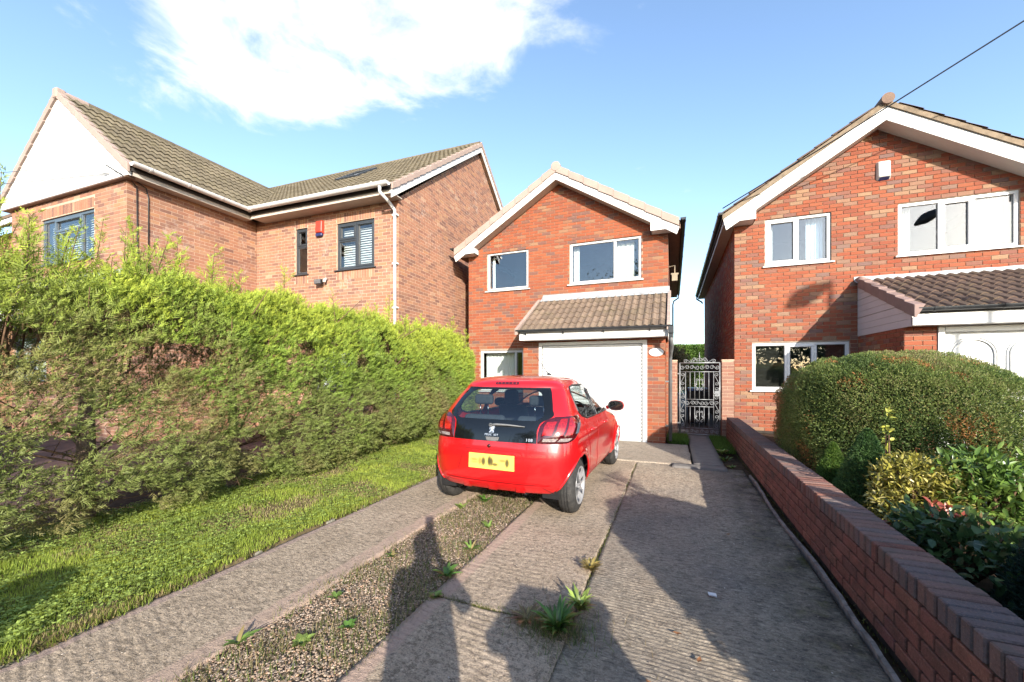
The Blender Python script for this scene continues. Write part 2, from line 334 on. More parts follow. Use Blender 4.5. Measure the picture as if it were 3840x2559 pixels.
def brick_wall(bk, name, T, w, z0, z1, openings=(), mortar='mortar', gable=None, soldiers=(), reveal=.13, off=0.0, shift=0):
    """bk: Bricks; openings (u0,u1,z0,z1); gable (uapex, zapex); soldiers (u0,u1,z0) upright courses over or under openings"""
    def span(z):
        if z <= z1 or not gable: return 0.0, w
        t = (z - z1) / (gable[1] - z1)
        return gable[0] * t, w - (w - gable[0]) * t
    us = sorted({0, w, *[o[0] for o in openings], *[o[1] for o in openings]}); zs = sorted({z0, z1, *[o[2] for o in openings], *[o[3] for o in openings]})
    us = [u for u in us if 0 <= u <= w]; zs = [z for z in zs if z0 <= z <= z1]; b = B(T); jd = bk.j
    for i in range(len(us) - 1):
        for k in range(len(zs) - 1):
            cu = (us[i] + us[i + 1]) / 2; cz = (zs[k] + zs[k + 1]) / 2
            if any(o[0] < cu < o[1] and o[2] < cz < o[3] for o in openings): continue
            b.quad((us[i], jd, zs[k]), (us[i + 1], jd, zs[k]), (us[i + 1], jd, zs[k + 1]), (us[i], jd, zs[k + 1]))
    if gable: b.add([(0, jd, z1), (w, jd, z1), (gable[0], jd, gable[1])], [(0, 1, 2)])
    for (a, c, e, g) in openings:
        b.quad((a, jd, e), (a, jd, g), (a, reveal, g), (a, reveal, e)); b.quad((c, jd, g), (c, jd, e), (c, reveal, e), (c, reveal, g))
        b.quad((a, jd, g), (c, jd, g), (c, reveal, g), (a, reveal, g)); b.quad((a, jd, e), (a, reveal, e), (c, reveal, e), (c, jd, e))
    wall = b.build(name, mortar, bk.h)
    n = 0; z = z0 + off; ztop = gable[1] if gable else z1
    blocks = list(openings) + [(a, c, e, e + .222) for a, c, e in soldiers]
    while z + BH < ztop + .04:
        n += 1; lo, hi = span(z + BH * .5)
        segs = [(lo + .003, hi - .003)]
        for (a, c, e, g) in blocks:
            if z + BH > e + .02 and z < g - .02:
                ns = []
                for (p, q) in segs:
                    if c <= p or a >= q: ns.append((p, q)); continue
                    if a > p: ns.append((p, a - BJ / 2))
                    if c < q: ns.append((c + BJ / 2, q))
                segs = ns
        x = -BL + (((n + shift) % 2) * BL / 2)
        while x < w:
            a, c = x + BJ / 2, x + BL - BJ / 2
            for (p, q) in segs:
                aa, cc = max(a, p), min(c, q)
                if cc - aa > .025: bk.add(T, aa, cc, z, min(z + BH, z1 + 9), wall, cc - aa > BL - BJ - .001)
            x += BL
        z += PITCH
    for (a, c, e) in soldiers:
        k = max(1, round((c - a) / PITCH)); st = (c - a) / k
        for i in range(k): bk.add(T, a + i * st + BJ / 2, a + (i + 1) * st - BJ / 2, e + .004, e + .216, wall, False)
    return wall
def tile_mesh(name, mat, w=.30, length=.40, rolls=2, rh=.030, rw=.052, lift=.022, th=.016):
    pw = w / rolls; prof = []
    for r in range(rolls):
        c = pw * (r + .5)
        for t in ((-pw / 2, 0), (-rw, 0), (-rw * .6, .62), (0, 1), (rw * .6, .62), (rw, 0)): prof.append((c + t[0], t[1] * rh))
    prof.append((w, 0)); prof = [(x - w / 2, z) for x, z in prof]
    b = B(); n = len(prof)
    vs = [(x, 0, z + lift) for x, z in prof] + [(x, length, z) for x, z in prof] + [(x, .003, z + lift - th) for x, z in prof]
    fs = [(i, i + 1, n + i + 1, n + i) for i in range(n - 1)] + [(2 * n + i, 2 * n + i + 1, i + 1, i) for i in range(n - 1)] + [(0, n, 2 * n), (n - 1, 3 * n - 1, 2 * n - 1)]
    me = bpy.data.meshes.new(name); me.from_pydata(vs, [], fs); me.materials.append(M[mat]); return me
class Tiles:
    def __init__(s, house, me): s.h = house; s.me = me; s.c = []
    def slope(s, P, U, Sd, cols, rows, cw, rl, parent, keep=None, stagger=False):
        U = Vector(U).normalized(); Sd = Vector(Sd).normalized(); N = U.cross(Sd)
        R = Matrix.Identity(4)
        for i in range(3): R[i][0] = U[i]; R[i][1] = Sd[i]; R[i][2] = N[i]
        for j in range(rows):
            for i in range(cols):
                p = Vector(P) + U * ((i + .5) * cw + (cw / 2 if stagger and j % 2 else 0)) + Sd * j * rl
                if keep and not keep(p): continue
                m = R.copy(); m.translation = p + N * random.uniform(-.003, .003)
                s.c.append((m @ Matrix.Rotation(random.uniform(-.008, .008), 4, 'Z') @ Matrix.Rotation(random.uniform(-.006, .006), 4, 'X'), parent))
    def finish(s, cap=300, ok=lambda p: True):
        sc = []
        for i, (m, par) in enumerate(s.c):
            q = pix(m.translation)
            if q and -5 < q[0] < 1029 and -5 < q[1] < 687 and ok(m.translation): sc.append((q[2], i))
        sc.sort(); ps = {i for _, i in sc[:cap]}
        for i in sorted(ps): inst('tile', s.me, s.c[i][0], s.c[i][1])
        rest = [c for i, c in enumerate(s.c) if i not in ps]
        if rest:
            base = np.array([tuple(v.co) for v in s.me.vertices]); n = len(base); quads = [tuple(p.vertices) for p in s.me.polygons]
            F = np.array([q if len(q) == 4 else (q[0], q[1], q[2], q[2]) for q in quads if len(q) == 4])
            V = np.concatenate([base @ np.array(m.to_3x3()).T + np.array(m.translation) for m, _ in rest])
            FF = (F[None] + (np.arange(len(rest)) * n)[:, None, None]).reshape(-1, 4)
            tag(npmesh('tiling', V, FF, s.me.materials[0], s.h), kind='stuff')
def wavy(T, u0, u1, d, z0, z1, amp=.02, waves=8, seed=0):
    r = random.Random(seed); n = max(12, waves * 6); vs = []; ph = r.random() * 6
    for k, z in enumerate((z0, (z0 + z1) / 2, z1)):
        for i in range(n + 1):
            u = u0 + (u1 - u0) * i / n
            vs.append(T @ Vector((u, d + amp * math.sin(ph + waves * 6.283 * i / n + .7 * math.sin(i * .9 + seed)) * (1 - .25 * k), z)))
    fs = [(k * (n + 1) + i, k * (n + 1) + i + 1, (k + 1) * (n + 1) + i + 1, (k + 1) * (n + 1) + i) for k in (0, 1) for i in range(n)]
    return vs, fs
def window(house, T, u0, u1, z0, z1, lights, mat='upvc', fw=.062, d=.035, sill=True, curtains=(), glass='glass', blind=None, sillmat=None, label=None):
    """lights: (u_a,u_b,z_a,z_b,sash?) openings inside the frame in fractions of the clear width/height"""
    cu0, cu1, cz0, cz1 = u0 + fw, u1 - fw, z0 + fw, z1 - fw
    b = B(T); b.box(u0, u1, d, d + .07, z0, cz0); b.box(u0, u1, d, d + .07, cz1, z1); b.box(u0, cu0, d, d + .07, cz0, cz1); b.box(cu1, u1, d, d + .07, cz0, cz1)
    W_, H_ = cu1 - cu0, cz1 - cz0; L = [(cu0 + a * W_, cu0 + c * W_, cz0 + e * H_, cz0 + g * H_, sa) for a, c, e, g, sa in lights]
    mu = sorted({round(q, 4) for l in L for q in l[:2]}); 
    for u in mu:
        if cu0 + .01 < u < cu1 - .01: b.box(u - .028, u + .028, d + .002, d + .068, cz0, cz1)
    for (a, c, e, g, sa) in L:
        if e > cz0 + .01: b.box(a + (.028 if a > cu0 + .01 else 0), c - (.028 if c < cu1 - .01 else 0), d + .003, d + .067, e - .028, e + .028)
    fr = b.build('window', mat, house); bevel(fr, .006, 2)
    if label: fr['label'] = label
    for (a, c, e, g, sa) in L:
        a2 = a + (.028 if a > cu0 + .01 else 0); c2 = c - (.028 if c < cu1 - .01 else 0); e2 = e + (.028 if e > cz0 + .01 else 0); g2 = g - (.028 if g < cz1 - .01 else 0)
        if sa:
            s_ = .05; q = B(T); y0, y1 = d - .012, d + .055
            a2 -= .012; c2 += .012; e2 -= .012; g2 += .012
            q.box(a2, c2, y0, y1, e2, e2 + s_); q.box(a2, c2, y0, y1, g2 - s_, g2); q.box(a2, a2 + s_, y0, y1, e2 + s_, g2 - s_); q.box(c2 - s_, c2, y0, y1, e2 + s_, g2 - s_)
            bevel(q.build('sash', mat, fr), .008, 2); a2 += s_; c2 -= s_; e2 += s_; g2 -= s_
        q = B(T); q.box(a2, c2, d + .030, d + .036, e2, g2); q.build('pane', glass, fr)
        q = B(T); gs = .012
        q.box(a2, c2, d + .024, d + .029, e2, e2 + gs); q.box(a2, c2, d + .024, d + .029, g2 - gs, g2); q.box(a2, a2 + gs, d + .024, d + .029, e2 + gs, g2 - gs); q.box(c2 - gs, c2, d + .024, d + .029, e2 + gs, g2 - gs)
        q.build('gasket', 'seal', fr)
    if sill:
        q = B(T); q.prism([(0, 0), (0, 0)], 0, 0) if False else None
        q.add([(u0 - .05, -.045, z0 - .035), (u1 + .05, -.045, z0 - .035), (u1 + .05, d + .07, z0 - .035), (u0 - .05, d + .07, z0 - .035), (u0 - .05, -.045, z0 - .012), (u1 + .05, -.045, z0 - .012), (u1 + .05, d + .07, z0 + .0), (u0 - .05, d + .07, z0 + .0)],
              [(0, 3, 2, 1), (4, 5, 6, 7), (0, 1, 5, 4), (1, 2, 6, 5), (2, 3, 7, 6), (3, 0, 4, 7)]); q.build('sill', sillmat or mat, fr)
    for k, (a, c, m, amp, wv) in enumerate(curtains):
        vs, fs = wavy(T, cu0 + a * W_, cu0 + c * W_, d + .20, z0 - .05, z1 + .02, amp, wv, k + int(u0 * 37) % 50)
        meshobj('curtain', vs, fs, m, fr, True)
    if blind:
        n = blind.get('n', 22); me = None
        for (a, c) in blind['spans']:
            for k in range(n):
                zz = cz0 + H_ * (k + .5) / n
                if blind.get('from', 0) * H_ + cz0 > zz: continue
                q = B(T); th = H_ / n * blind.get('th', .36)
                q.add([(cu0 + a * W_, d + .12, zz - th), (cu0 + c * W_, d + .12, zz - th), (cu0 + c * W_, d + .15, zz + th), (cu0 + a * W_, d + .15, zz + th)], [(0, 1, 2, 3)])
                q.add([(cu0 + a * W_, d + .123, zz - th - .003), (cu0 + c * W_, d + .123, zz - th - .003), (cu0 + c * W_, d + .153, zz + th - .003), (cu0 + a * W_, d + .153, zz + th - .003)], [(0, 1, 2, 3)])
                q.build('slat', blind.get('mat', 'blind'), fr)
    return fr
def verge_caps(house, T, xa, za, slope, xend, ydepth, ch, step, mat, parent=None, proud=.028):
    """stepped dry-verge caps along one rake; T frame with x across the gable, y into the house; xend the eaves tip"""
    sg = 1 if xend > xa else -1; n = max(1, round(abs(xend - xa) / step)); st = abs(xend - xa) / n; cs = math.sqrt(1 + slope * slope)
    for k in range(n):
        x0 = xa + sg * (k * st - .02); x1 = xa + sg * ((k + 1) * st); zt0 = za - slope * k * st; zt1 = za - slope * (k + 1) * st
        lift = .012
        b = B(T); b.prism([(x0, zt0 + .0), (x1, zt1 + lift), (x1, zt1 - ch + lift), (x0, zt0 - ch)], -proud, .022)
        b.prism([(x0, zt0 + .001), (x1, zt1 + lift + .001), (x1, zt1 + lift - .02), (x0, zt0 - .02)], .022, ydepth)
        bevel(b.build('verge_cap', mat, house), .008, 2)
def gable_front(house, T, xa, za, slope, xl, xr, yo, capH, boardH, cap='verge', step=.30, board='paintw', boxw=.50, sof='soffitw', boxz=None, caps=True):
    """barge boards, boxed eaves and soffit. T: x across, y into wall (wall face y=0); the rake stands at y=-yo"""
    T2 = T @ Matrix.Translation((0, -yo, 0))
    for xe in (xl, xr):
        sg = 1 if xe > xa else -1; L = abs(xe - xa)
        zt = lambda x: za - slope * abs(x - xa) - capH
        b = B(T2); b.prism([(xa, zt(xa)), (xe, zt(xe)), (xe, zt(xe) - .03), (xe - sg * .05, zt(xe) - boardH + .02), (xa, zt(xa) - boardH)], 0, .024)
        bevel(b.build('barge_board', board, house), .004, 1)
        zb = boxz if boxz is not None else zt(xe) - boardH * .9
        bx = xe - sg * boxw
        b = B(T2); b.prism([(xe - sg * .02, zt(xe) - .02), (bx, zt(bx) - boardH + .03), (bx, zb), (xe - sg * .10, zb), ], -.004, .03)
        b.box(min(xe - sg * .10, bx), max(xe - sg * .10, bx), .03, yo - .004, zb, zb + .02)
        b.prism([(bx, zb), (bx + sg * .02, zb), (bx + sg * .02, zt(bx) - boardH + .03), (bx, zt(bx) - boardH + .03)], .03, yo - .004)
        b.build('eaves_box', board, house)
        b = B(T2); b.add([(xa, .024, zt(xa) - boardH + .012), (bx, .024, zt(bx) - boardH + .012), (bx, yo, zt(bx) - boardH + .012), (xa, yo, zt(xa) - boardH + .012)], [(0, 1, 2, 3)]); b.build('soffit', sof, house)
        if caps: verge_caps(house, T2, xa, za, slope, xe, .14, capH, step, cap)
def tube_part(name, pts, r, mat, parent, seg=10): b = B(); b.tube(pts, r, seg); return b.build(name, mat, parent, True)

# ------------------------------------------------------------------ house B (middle)
YB, YG = 9.85, 8.62
hB = thing('brick_house', (-2.7, YB, 0), 'red brick house with white garage door, in the middle behind the red car', 'house', 'brick houses')
TB = frame((-5.31, YB, 0), (1, 0, 0), (0, 1, 0)); wB = 5.20; xB = lambda X: X + 5.31
bkB = Bricks(hB, 'brickB')
wl1 = (xB(-4.735), xB(-3.535), 3.67, 4.71); wl2 = (xB(-2.43), xB(-.70), 3.665, 4.70); wl3 = (xB(-4.94), xB(-3.66), .95, 2.04)
# (front window heads sit at the same height as the eaves, so the front wall is taller than the side walls by the gable)
brick_wall(bkB, 'front_wall', TB, wB, -.05, 4.78, [wl1, wl2, wl3], gable=(xB(-2.71), 6.38))
b = B(); b.box(-5.30, -5.20, YB + .02, 18.4, -.05, 4.78); b.build('side_wall', 'brickB', hB)
b = B(); b.box(-.22, -.115, YB + .02, 18.4, -.05, 4.78); b.build('side_wall', 'brickB', hB)
b = B(); b.box(-5.30, -.115, 18.4, 18.5, -.05, 4.78); b.prism([(-5.30, 4.78), (-.115, 4.78), (-2.71, 6.3)], 18.4, 18.5); b.build('back_wall', 'brickB', hB)
b = B(); b.box(-5.2, -.22, YB + 3.2, YB + 3.26, -.05, 5.2); b.box(-5.2, -.22, YB + .13, 18.4, 2.45, 2.55); b.box(-2.95, -2.88, YB + .13, YB + 3.2, -.05, 5.2); b.box(-5.2, -.22, YB + .13, 18.4, 4.95, 5.0); b.build('interior_wall', 'roomwall', hB)
window(hB, TB, *wl1, [(0, 1, 0, 1, False)], curtains=[(0, .07, 'net', .012, 2)])
window(hB, TB, *wl2, [(0, .655, 0, 1, False), (.655, 1, 0, 1, False)], curtains=[(0, .09, 'net', .015, 2), (.66, .93, 'curtain', .025, 4)])
window(hB, TB, *wl3, [(0, .84, 0, 1, False), (.84, 1, 0, 1, False)], curtains=[(0, .83, 'net', .02, 9)])
slB = .615; zaB = 6.61
for sg, xe in ((-1, -5.60), (1, .14)):
    L = abs(xe + 2.71); b = B(); 
    b.prism([(-2.71, zaB - .03), (xe, zaB - .03 - slB * L), (xe, zaB - .10 - slB * L), (-2.71, zaB - .10)], 9.60, 18.75); b.build('roof_deck', 'dark', hB)
tB = Tiles(hB, tile_mesh('tile', 'tileB'))
for sg, xe in ((-1, -5.62), (1, .16)):
    L = abs(xe + 2.71); Sd = Vector((-sg, 0, slB)).normalized(); P = Vector((xe, 9.62 if sg > 0 else 18.7, zaB - .035 - slB * L)); n = int((math.hypot(L, slB * L) - .42) / .335)
    tB.slope(P, (0, 1 if sg > 0 else -1, 0), Sd, 30, n + 1, .30, .335, hB)
gable_front(hB, TB, xB(-2.71), zaB, slB, xB(-5.60), xB(.12), .30, .185, .185, step=.34, boxw=.60, boxz=4.665)
b = B(TB); b.add(*(lambda n=14: ([(xB(-2.71) + .12 * math.cos(math.pi * 2 * k / n), -.335, 6.56 + .12 * math.sin(math.pi * 2 * k / n)) for k in range(n)] + [(xB(-2.71) + .12 * math.cos(math.pi * 2 * k / n), .10, 6.56 + .12 * math.sin(math.pi * 2 * k / n)) for k in range(n)],
    [tuple(range(n)), tuple(range(2 * n - 1, n - 1, -1))] + [(k, k + n, (k + 1) % n + n, (k + 1) % n) for k in range(n)]))()); bevel(b.build('ridge_end_cap', 'verge', hB), .012, 2)
for k in range(20):
    b = B(); y = 9.98 + k * .44; b.tube([(-2.71, y, 6.55), (-2.71, y + .43, 6.555)], .11, 12); b.build('ridge_tile', 'verge', hB)
# eaves: soffit and black gutter on both long sides
for sg, xw, xe in ((-1, -5.31, -5.58), (1, -.11, .13)):
    b = B(); b.box(min(xw, xe), max(xw, xe), 9.86, 18.5, 4.665, 4.685); b.build('soffit', 'soffit', hB)
    b = B(); b.box(min(xe, xe + sg * .02), max(xe, xe + sg * .02), 9.62, 18.6, 4.66, 4.84); b.build('fascia', 'soffit', hB)
    b = B(); b.halfpipe((xe + sg * .075, 9.50, 4.86), (xe + sg * .075, 18.6, 4.82), .058); b.build('gutter', 'gutter_k', hB, True)
    for k in range(9):
        b = B(); b.halfpipe((xe + sg * .075, 9.7 + k, 4.86), (xe + sg * .075, 9.735 + k, 4.86), .064); b.build('gutter_bracket', 'gutter_k', hB, True)
tube_part('swan_neck_pipe', [(.20, 18.45, 4.78), (.20, 18.45, 4.62), (.02, 18.45, 4.50), (-.02, 18.45, 4.35), (-.02, 18.45, .1)], .034, 'gutter_k', hB)
# garage
TG = frame((-3.22, YG, 0), (1, 0, 0), (0, 1, 0)); xg = lambda X: X + 3.22
dg = (xg(-2.84), xg(-.50), -.02, 2.10)
brick_wall(bkB, 'garage_front_wall', TG, 3.07, -.02, 2.22, [dg])
TGs = frame((-3.22, YB - .002, 0), (0, -1, 0), (1, 0, 0)); brick_wall(bkB, 'garage_side_wall', TGs, YB - YG - .002, -.02, 2.22)
TGr = frame((-.15, YG, 0), (0, 1, 0), (-1, 0, 0)); brick_wall(bkB, 'garage_side_wall', TGr, YB - YG, -.02, 2.22)
bkB.finish(300, lambda p: p.x > -5.4)
b = B(TG); x0, x1 = dg[0], dg[1]; b.box(x0, x0 + .07, -.012, .09, -.02, 2.12); b.box(x1 - .09, x1, -.012, .09, -.02, 2.12); b.box(x0 + .07, x1 - .09, -.012, .09, 2.055, 2.12)
gdo = b.build('garage_door_frame', 'upvc', hB); bevel(gdo, .006)
gd = B(TG); gd.box(x0 + .072, x1 - .092, .045, .06, -.02, 2.054); gdb = gd.build('garage_door', 'door_w', hB)
for k in range(27):
    z = .0 + k * .0765; q = B(TG); q.prism([(0, 0), (1, 0), (1, 1)], 0, 0) if False else None
    yv = [(.045, z), (.031, z + .010), (.026, z + .038), (.031, z + .066), (.045, z + .0755)]
    vs = []
    for u in (x0 + .085, x1 - .105): vs += [(u, a, c) for a, c in yv]
    q.add(vs, [(i, i + 5, i + 6, i + 1) for i in range(4)]); q.build('slat', 'door_w', gdb, True)
for k in range(36):
    q = B(TG); q.box(x1 - .104, x1 - .094, .018, .03, .02 + k * .057, .038 + k * .057); q.build('guide_clip', 'seal', gdb)
q = B(TG); q.box(x0 + .072, x0 + .084, .02, .04, 0, 2.05); q.box(x0 + .084, x1 - .105, .024, .04, 2.043, 2.054); q.box(x0 + .08, x1 - .1, .024, .044, -.018, .0); q.build('door_seal', 'seal', gdb)
# garage lean-to roof
zg0, zg1 = 2.37, 3.30; yg0, yg1 = 8.26, YB; sg_ = (zg1 - zg0) / (yg1 - yg0)
b = B(); b.add([(-3.20, yg0, zg0 - .05), (-.10, yg0, zg0 - .05), (-.10, yg1 - .01, zg1 - .05), (-3.20, yg1 - .01, zg1 - .05), (-3.20, yg0, zg0), (-.10, yg0, zg0), (-.10, yg1 - .01, zg1), (-3.20, yg1 - .01, zg1)], [(0, 3, 2, 1), (4, 5, 6, 7), (0, 1, 5, 4), (1, 2, 6, 5), (2, 3, 7, 6), (3, 0, 4, 7)]); gr = b.build('garage_roof', 'dark', hB)
tG = Tiles(hB, tile_mesh('tile', 'tileB', rh=.034, rw=.050))
tG.slope((-3.17, yg0 - .06, zg0 - .025), (1, 0, 0), (0, yg1 - yg0, zg1 - zg0), 10, 6, .302, .298, gr); tG.finish(300)
tB.c = [c for c in tB.c]; tB.finish(0)
for X, sx in ((-3.215, -1), (-.10, 1)):
    for k in range(6):
        a = k / 6; c = (k + 1) / 6 + .01; b = B(); w0 = X - (.05 if sx < 0 else .02); w1 = X + (.02 if sx < 0 else .05)
        y0, y1_ = yg0 - .08 + (yg1 - yg0 + .06) * a, yg0 - .08 + (yg1 - yg0 + .06) * c; z0_, z1_ = zg0 - .03 + (zg1 - zg0) * a, zg0 - .03 + (zg1 - zg0) * c
        b.add([(w0, y0, z0_ - .07), (w1, y0, z0_ - .07), (w1, y1_, z1_ - .07), (w0, y1_, z1_ - .07), (w0, y0, z0_ + .075), (w1, y0, z0_ + .075), (w1, y1_, z1_ + .06), (w0, y1_, z1_ + .06)], [(0, 3, 2, 1), (4, 5, 6, 7), (0, 1, 5, 4), (1, 2, 6, 5), (2, 3, 7, 6), (3, 0, 4, 7)])
        bevel(b.build('verge_cap', 'verge', hB), .006, 1)
b = B(); b.add([(-3.16, YB - .14, 3.275), (-.08, YB - .14, 3.275), (-.08, YB - .012, 3.35), (-3.16, YB - .012, 3.35), (-.08, YB - .012, 3.44), (-3.12, YB - .012, 3.44), (-3.16, YB - .15, 3.255), (-.08, YB - .15, 3.255)], [(0, 1, 2, 3), (3, 2, 4, 5), (6, 7, 1, 0)]); b.build('lead_flashing', 'lead', hB)
b = B(); b.box(-3.17, -.10, 8.285, 8.31, 2.155, 2.33); bevel(b.build('fascia', 'paintw', hB), .004, 1)
b = B(); b.box(-3.17, -.10, 8.31, YG - .002, 2.16, 2.18); b.build('soffit', 'paintw', hB)
for X in (-3.19, -.115):
    b = B(); b.add([(X, 8.29, 2.16), (X + .02, 8.29, 2.16), (X + .02, YB - .02, 2.16), (X, YB - .02, 2.16), (X, 8.29, 2.35), (X + .02, 8.29, 2.35), (X + .02, YB - .02, 3.22), (X, YB - .02, 3.22)], [(0, 3, 2, 1), (4, 5, 6, 7), (0, 1, 5, 4), (1, 2, 6, 5), (2, 3, 7, 6), (3, 0, 4, 7)]); b.build('end_board', 'paintw', hB)
b = B(); b.halfpipe((-3.24, 8.225, 2.385), (.0, 8.225, 2.365), .058); b.build('gutter', 'gutter_k', hB, True)
for X in (-3.05, -2.2, -1.35, -.45):
    b = B(); b.halfpipe((X, 8.225, 2.384), (X + .04, 8.225, 2.383), .064); b.bar((X + .02, 8.225, 2.32), (X + .02, 8.29, 2.27), .02, .02); b.build('gutter_bracket', 'gutter_k', hB, True)
b = B(); b.box(-.09, .01, 8.17, 8.28, 2.20, 2.34); b.box(-.075, -.005, 8.19, 8.26, 2.12, 2.2); bevel(b.build('hopper', 'gutter_k', hB), .01)
b = B(); b.tube([(-.04, 8.225, 2.14), (-.02, 8.35, 1.98), (-.05, 8.60, 1.80), (-.055, 8.66, 1.72), (-.055, 8.66, .06)], .034, 10); b.build('downpipe', 'pipe_g', hB, True)
for z in (.35, 1.25):
    b = B(); b.box(-.15, -.01, 8.64, 8.68, z, z + .03); b.build('pipe_clip', 'pipe_g', hB)
# oval name plaque on the pier
b = B(TG); n = 28; cx, cz = xg(-.325), 1.86
vs = [(cx + .145 * math.cos(6.2832 * k / n), -.004, cz + .086 * math.sin(6.2832 * k / n)) for k in range(n)] + [(cx + .14 * math.cos(6.2832 * k / n), -.018, cz + .082 * math.sin(6.2832 * k / n)) for k in range(n)]
b.add(vs, [tuple(range(n, 2 * n))[::-1]] + [(k, (k + 1) % n, (k + 1) % n + n, k + n) for k in range(n)]); pl = b.build('name_plaque', 'upvc', hB)
M['sage'] = plain('sage_ink', (.20, .23, .19), .6); M['ink'] = plain('grey_ink', (.42, .42, .42), .6)
for k, (ax, az) in enumerate(((-.085, .035), (.075, .038), (-.10, -.032), (.06, -.045))):
    b = B(TG)
    for j in range(4):
        t = k + j * 1.6; b.add([(cx + ax, -.0195, cz + az), (cx + ax + .020 * math.cos(t), -.0195, cz + az + .014 * math.sin(t)), (cx + ax + .014 * math.cos(t + .8), -.0195, cz + az + .012 * math.sin(t + .8))], [(0, 1, 2)])
    b.build('painted_sprig', 'sage', pl)
b = B(TG); 
for u0_, u1_ in ((-.035, -.026), (-.005, .012), (.017, .034), (.039, .054)): b.box(cx + u0_, cx + u1_, -.0197, -.0187, cz - .012, cz + .006)
b.build('faded_lettering', 'ink', pl)
# side security lamp under the eaves
b = B(); b.tube([(-.10, 9.95, 3.9), (.03, 9.95, 3.92), (.03, 9.95, 3.72)], .016, 8); b.box(-.03, .09, 9.88, 10.0, 3.56, 3.72); b.box(-.05, .11, 9.9, 9.93, 3.70, 3.74); b.build('wall_lamp', 'brass', hB)

# ------------------------------------------------------------------ house C (right)
YC = 9.9; PX = 3.40; YP = 8.2
hC = thing('brick_house', (3.7, YC, .2), 'red and buff multi-brick house on the right behind the big clipped bush', 'house', 'brick houses')
TC = frame((1.24, YC, 0), (1, 0, 0), (0, 1, 0)); xC = lambda X: X - 1.24; bkC = Bricks(hC, 'brickC', .011)
c1 = (xC(1.82), xC(2.965), 3.715, 4.71); c2 = (xC(4.02), xC(5.69), 3.70, 4.70); c3 = (xC(1.58), xC(3.27), 1.07, 2.08)
brick_wall(bkC, 'front_wall', TC, 4.92, .12, 4.80, [c1, c2, c3], gable=(xC(3.70), 6.30), shift=1)
TCs = frame((1.24, 19.0, 0), (0, -1, 0), (1, 0, 0)); brick_wall(bkC, 'side_wall', TCs, 19.0 - YC, .12, 4.80)
b = B(); b.box(6.05, 6.15, YC + .02, 19, .12, 4.8); b.box(1.25, 6.15, 19, 19.1, .12, 4.8); b.prism([(1.25, 4.8), (6.15, 4.8), (3.7, 6.3)], 19, 19.1); b.build('back_wall', 'brickC', hC)
b = B(); b.box(1.3, 6.05, YC + 3, YC + 3.06, .1, 5.3); b.box(1.3, 6.05, YC + .14, 19, 2.5, 2.6); b.box(3.5, 3.56, YC + .14, YC + 3, .1, 5.3); b.box(1.3, 6.05, YC + .14, 19, 5.0, 5.05); b.build('interior_wall', 'roomwall', hC)
window(hC, TC, *c1, [(0, .5, 0, 1, True), (.5, 1, 0, 1, False)], curtains=[(0, .11, 'net', .02, 2), (.70, .98, 'curtain_b', .025, 5)])
window(hC, TC, *c2, [(0, .36, 0, 1, False), (.36, .655, 0, 1, True), (.655, 1, 0, 1, False)], curtains=[(0, .13, 'net', .02, 2), (.68, .98, 'curtain', .025, 6)])
window(hC, TC, *c3, [(0, .36, 0, 1, False), (.36, .68, 0, 1, True), (.68, 1, 0, 1, False)], blind={'spans': [(0, .98)], 'n': 34, 'th': .16, 'mat': plain('dull_blind', (.17, .16, .135), .6)})
# flowers on two sills, seen through the glass
slC = .64; zaC = 6.55
gable_front(hC, TC, xC(3.70), zaC, slC, xC(.99), xC(6.42), .35, .10, .26, cap='vergeC', step=.9, boxw=.60, boxz=4.64, sof='paintw', caps=False)
for sg, xe in ((-1, .97), (1, 6.43)):
    L = abs(xe - 3.7); b = B(); b.prism([(3.7, zaC), (xe, zaC - slC * L), (xe, zaC - .10 - slC * L), (3.7, zaC - .10)], 9.52, 9.64); b.build('verge_mortar', 'vergeC', hC)
    b = B(); b.prism([(3.7, zaC - .01), (xe, zaC - .01 - slC * L), (xe, zaC - .09 - slC * L), (3.7, zaC - .09)], 9.64, 19.3); b.build('roof_deck', 'dark', hC)
tC = Tiles(hC, tile_mesh('tile', 'tileC', rh=.045, rw=.060))
for sg, xe in ((-1, .93), (1, 6.47)):
    L = abs(xe - 3.7); Sd = Vector((-sg, 0, slC)).normalized(); P = Vector((xe, 9.50 if sg > 0 else 19.1, zaC + .005 - slC * L)); n = int((math.hypot(L, slC * L) - .42) / .335)
    tC.slope(P, (0, 1 if sg > 0 else -1, 0), Sd, 32, n + 1, .30, .335, hC)
for k in range(21):
    b = B(); y = 9.46 + k * .45; b.tube([(3.7, y, zaC + .0), (3.7, y + .445, zaC + .005)], .10, 14); b.build('ridge_tile', 'tileC', hC)
b = B(); b.box(1.02, 1.245, 9.91, 19.2, 4.64, 4.66); b.build('soffit', 'soffitw', hC)
b = B(); b.box(1.0, 1.02, 9.60, 19.3, 4.63, 4.83); b.build('fascia', 'soffitw', hC)
b = B(); b.halfpipe((.945, 9.52, 4.86), (.945, 19.3, 4.82), .058); b.build('gutter', 'gutter_k', hC, True)
for k in range(9):
    b = B(); b.halfpipe((.945, 9.7 + k, 4.86), (.945, 9.735 + k, 4.855), .064); b.build('gutter_bracket', 'gutter_k', hC, True)
tube_part('swan_neck_pipe', [(.95, 19.1, 4.78), (.95, 19.1, 4.62), (1.13, 19.1, 4.50), (1.18, 19.1, 4.42)], .034, 'gutter_k', hC)
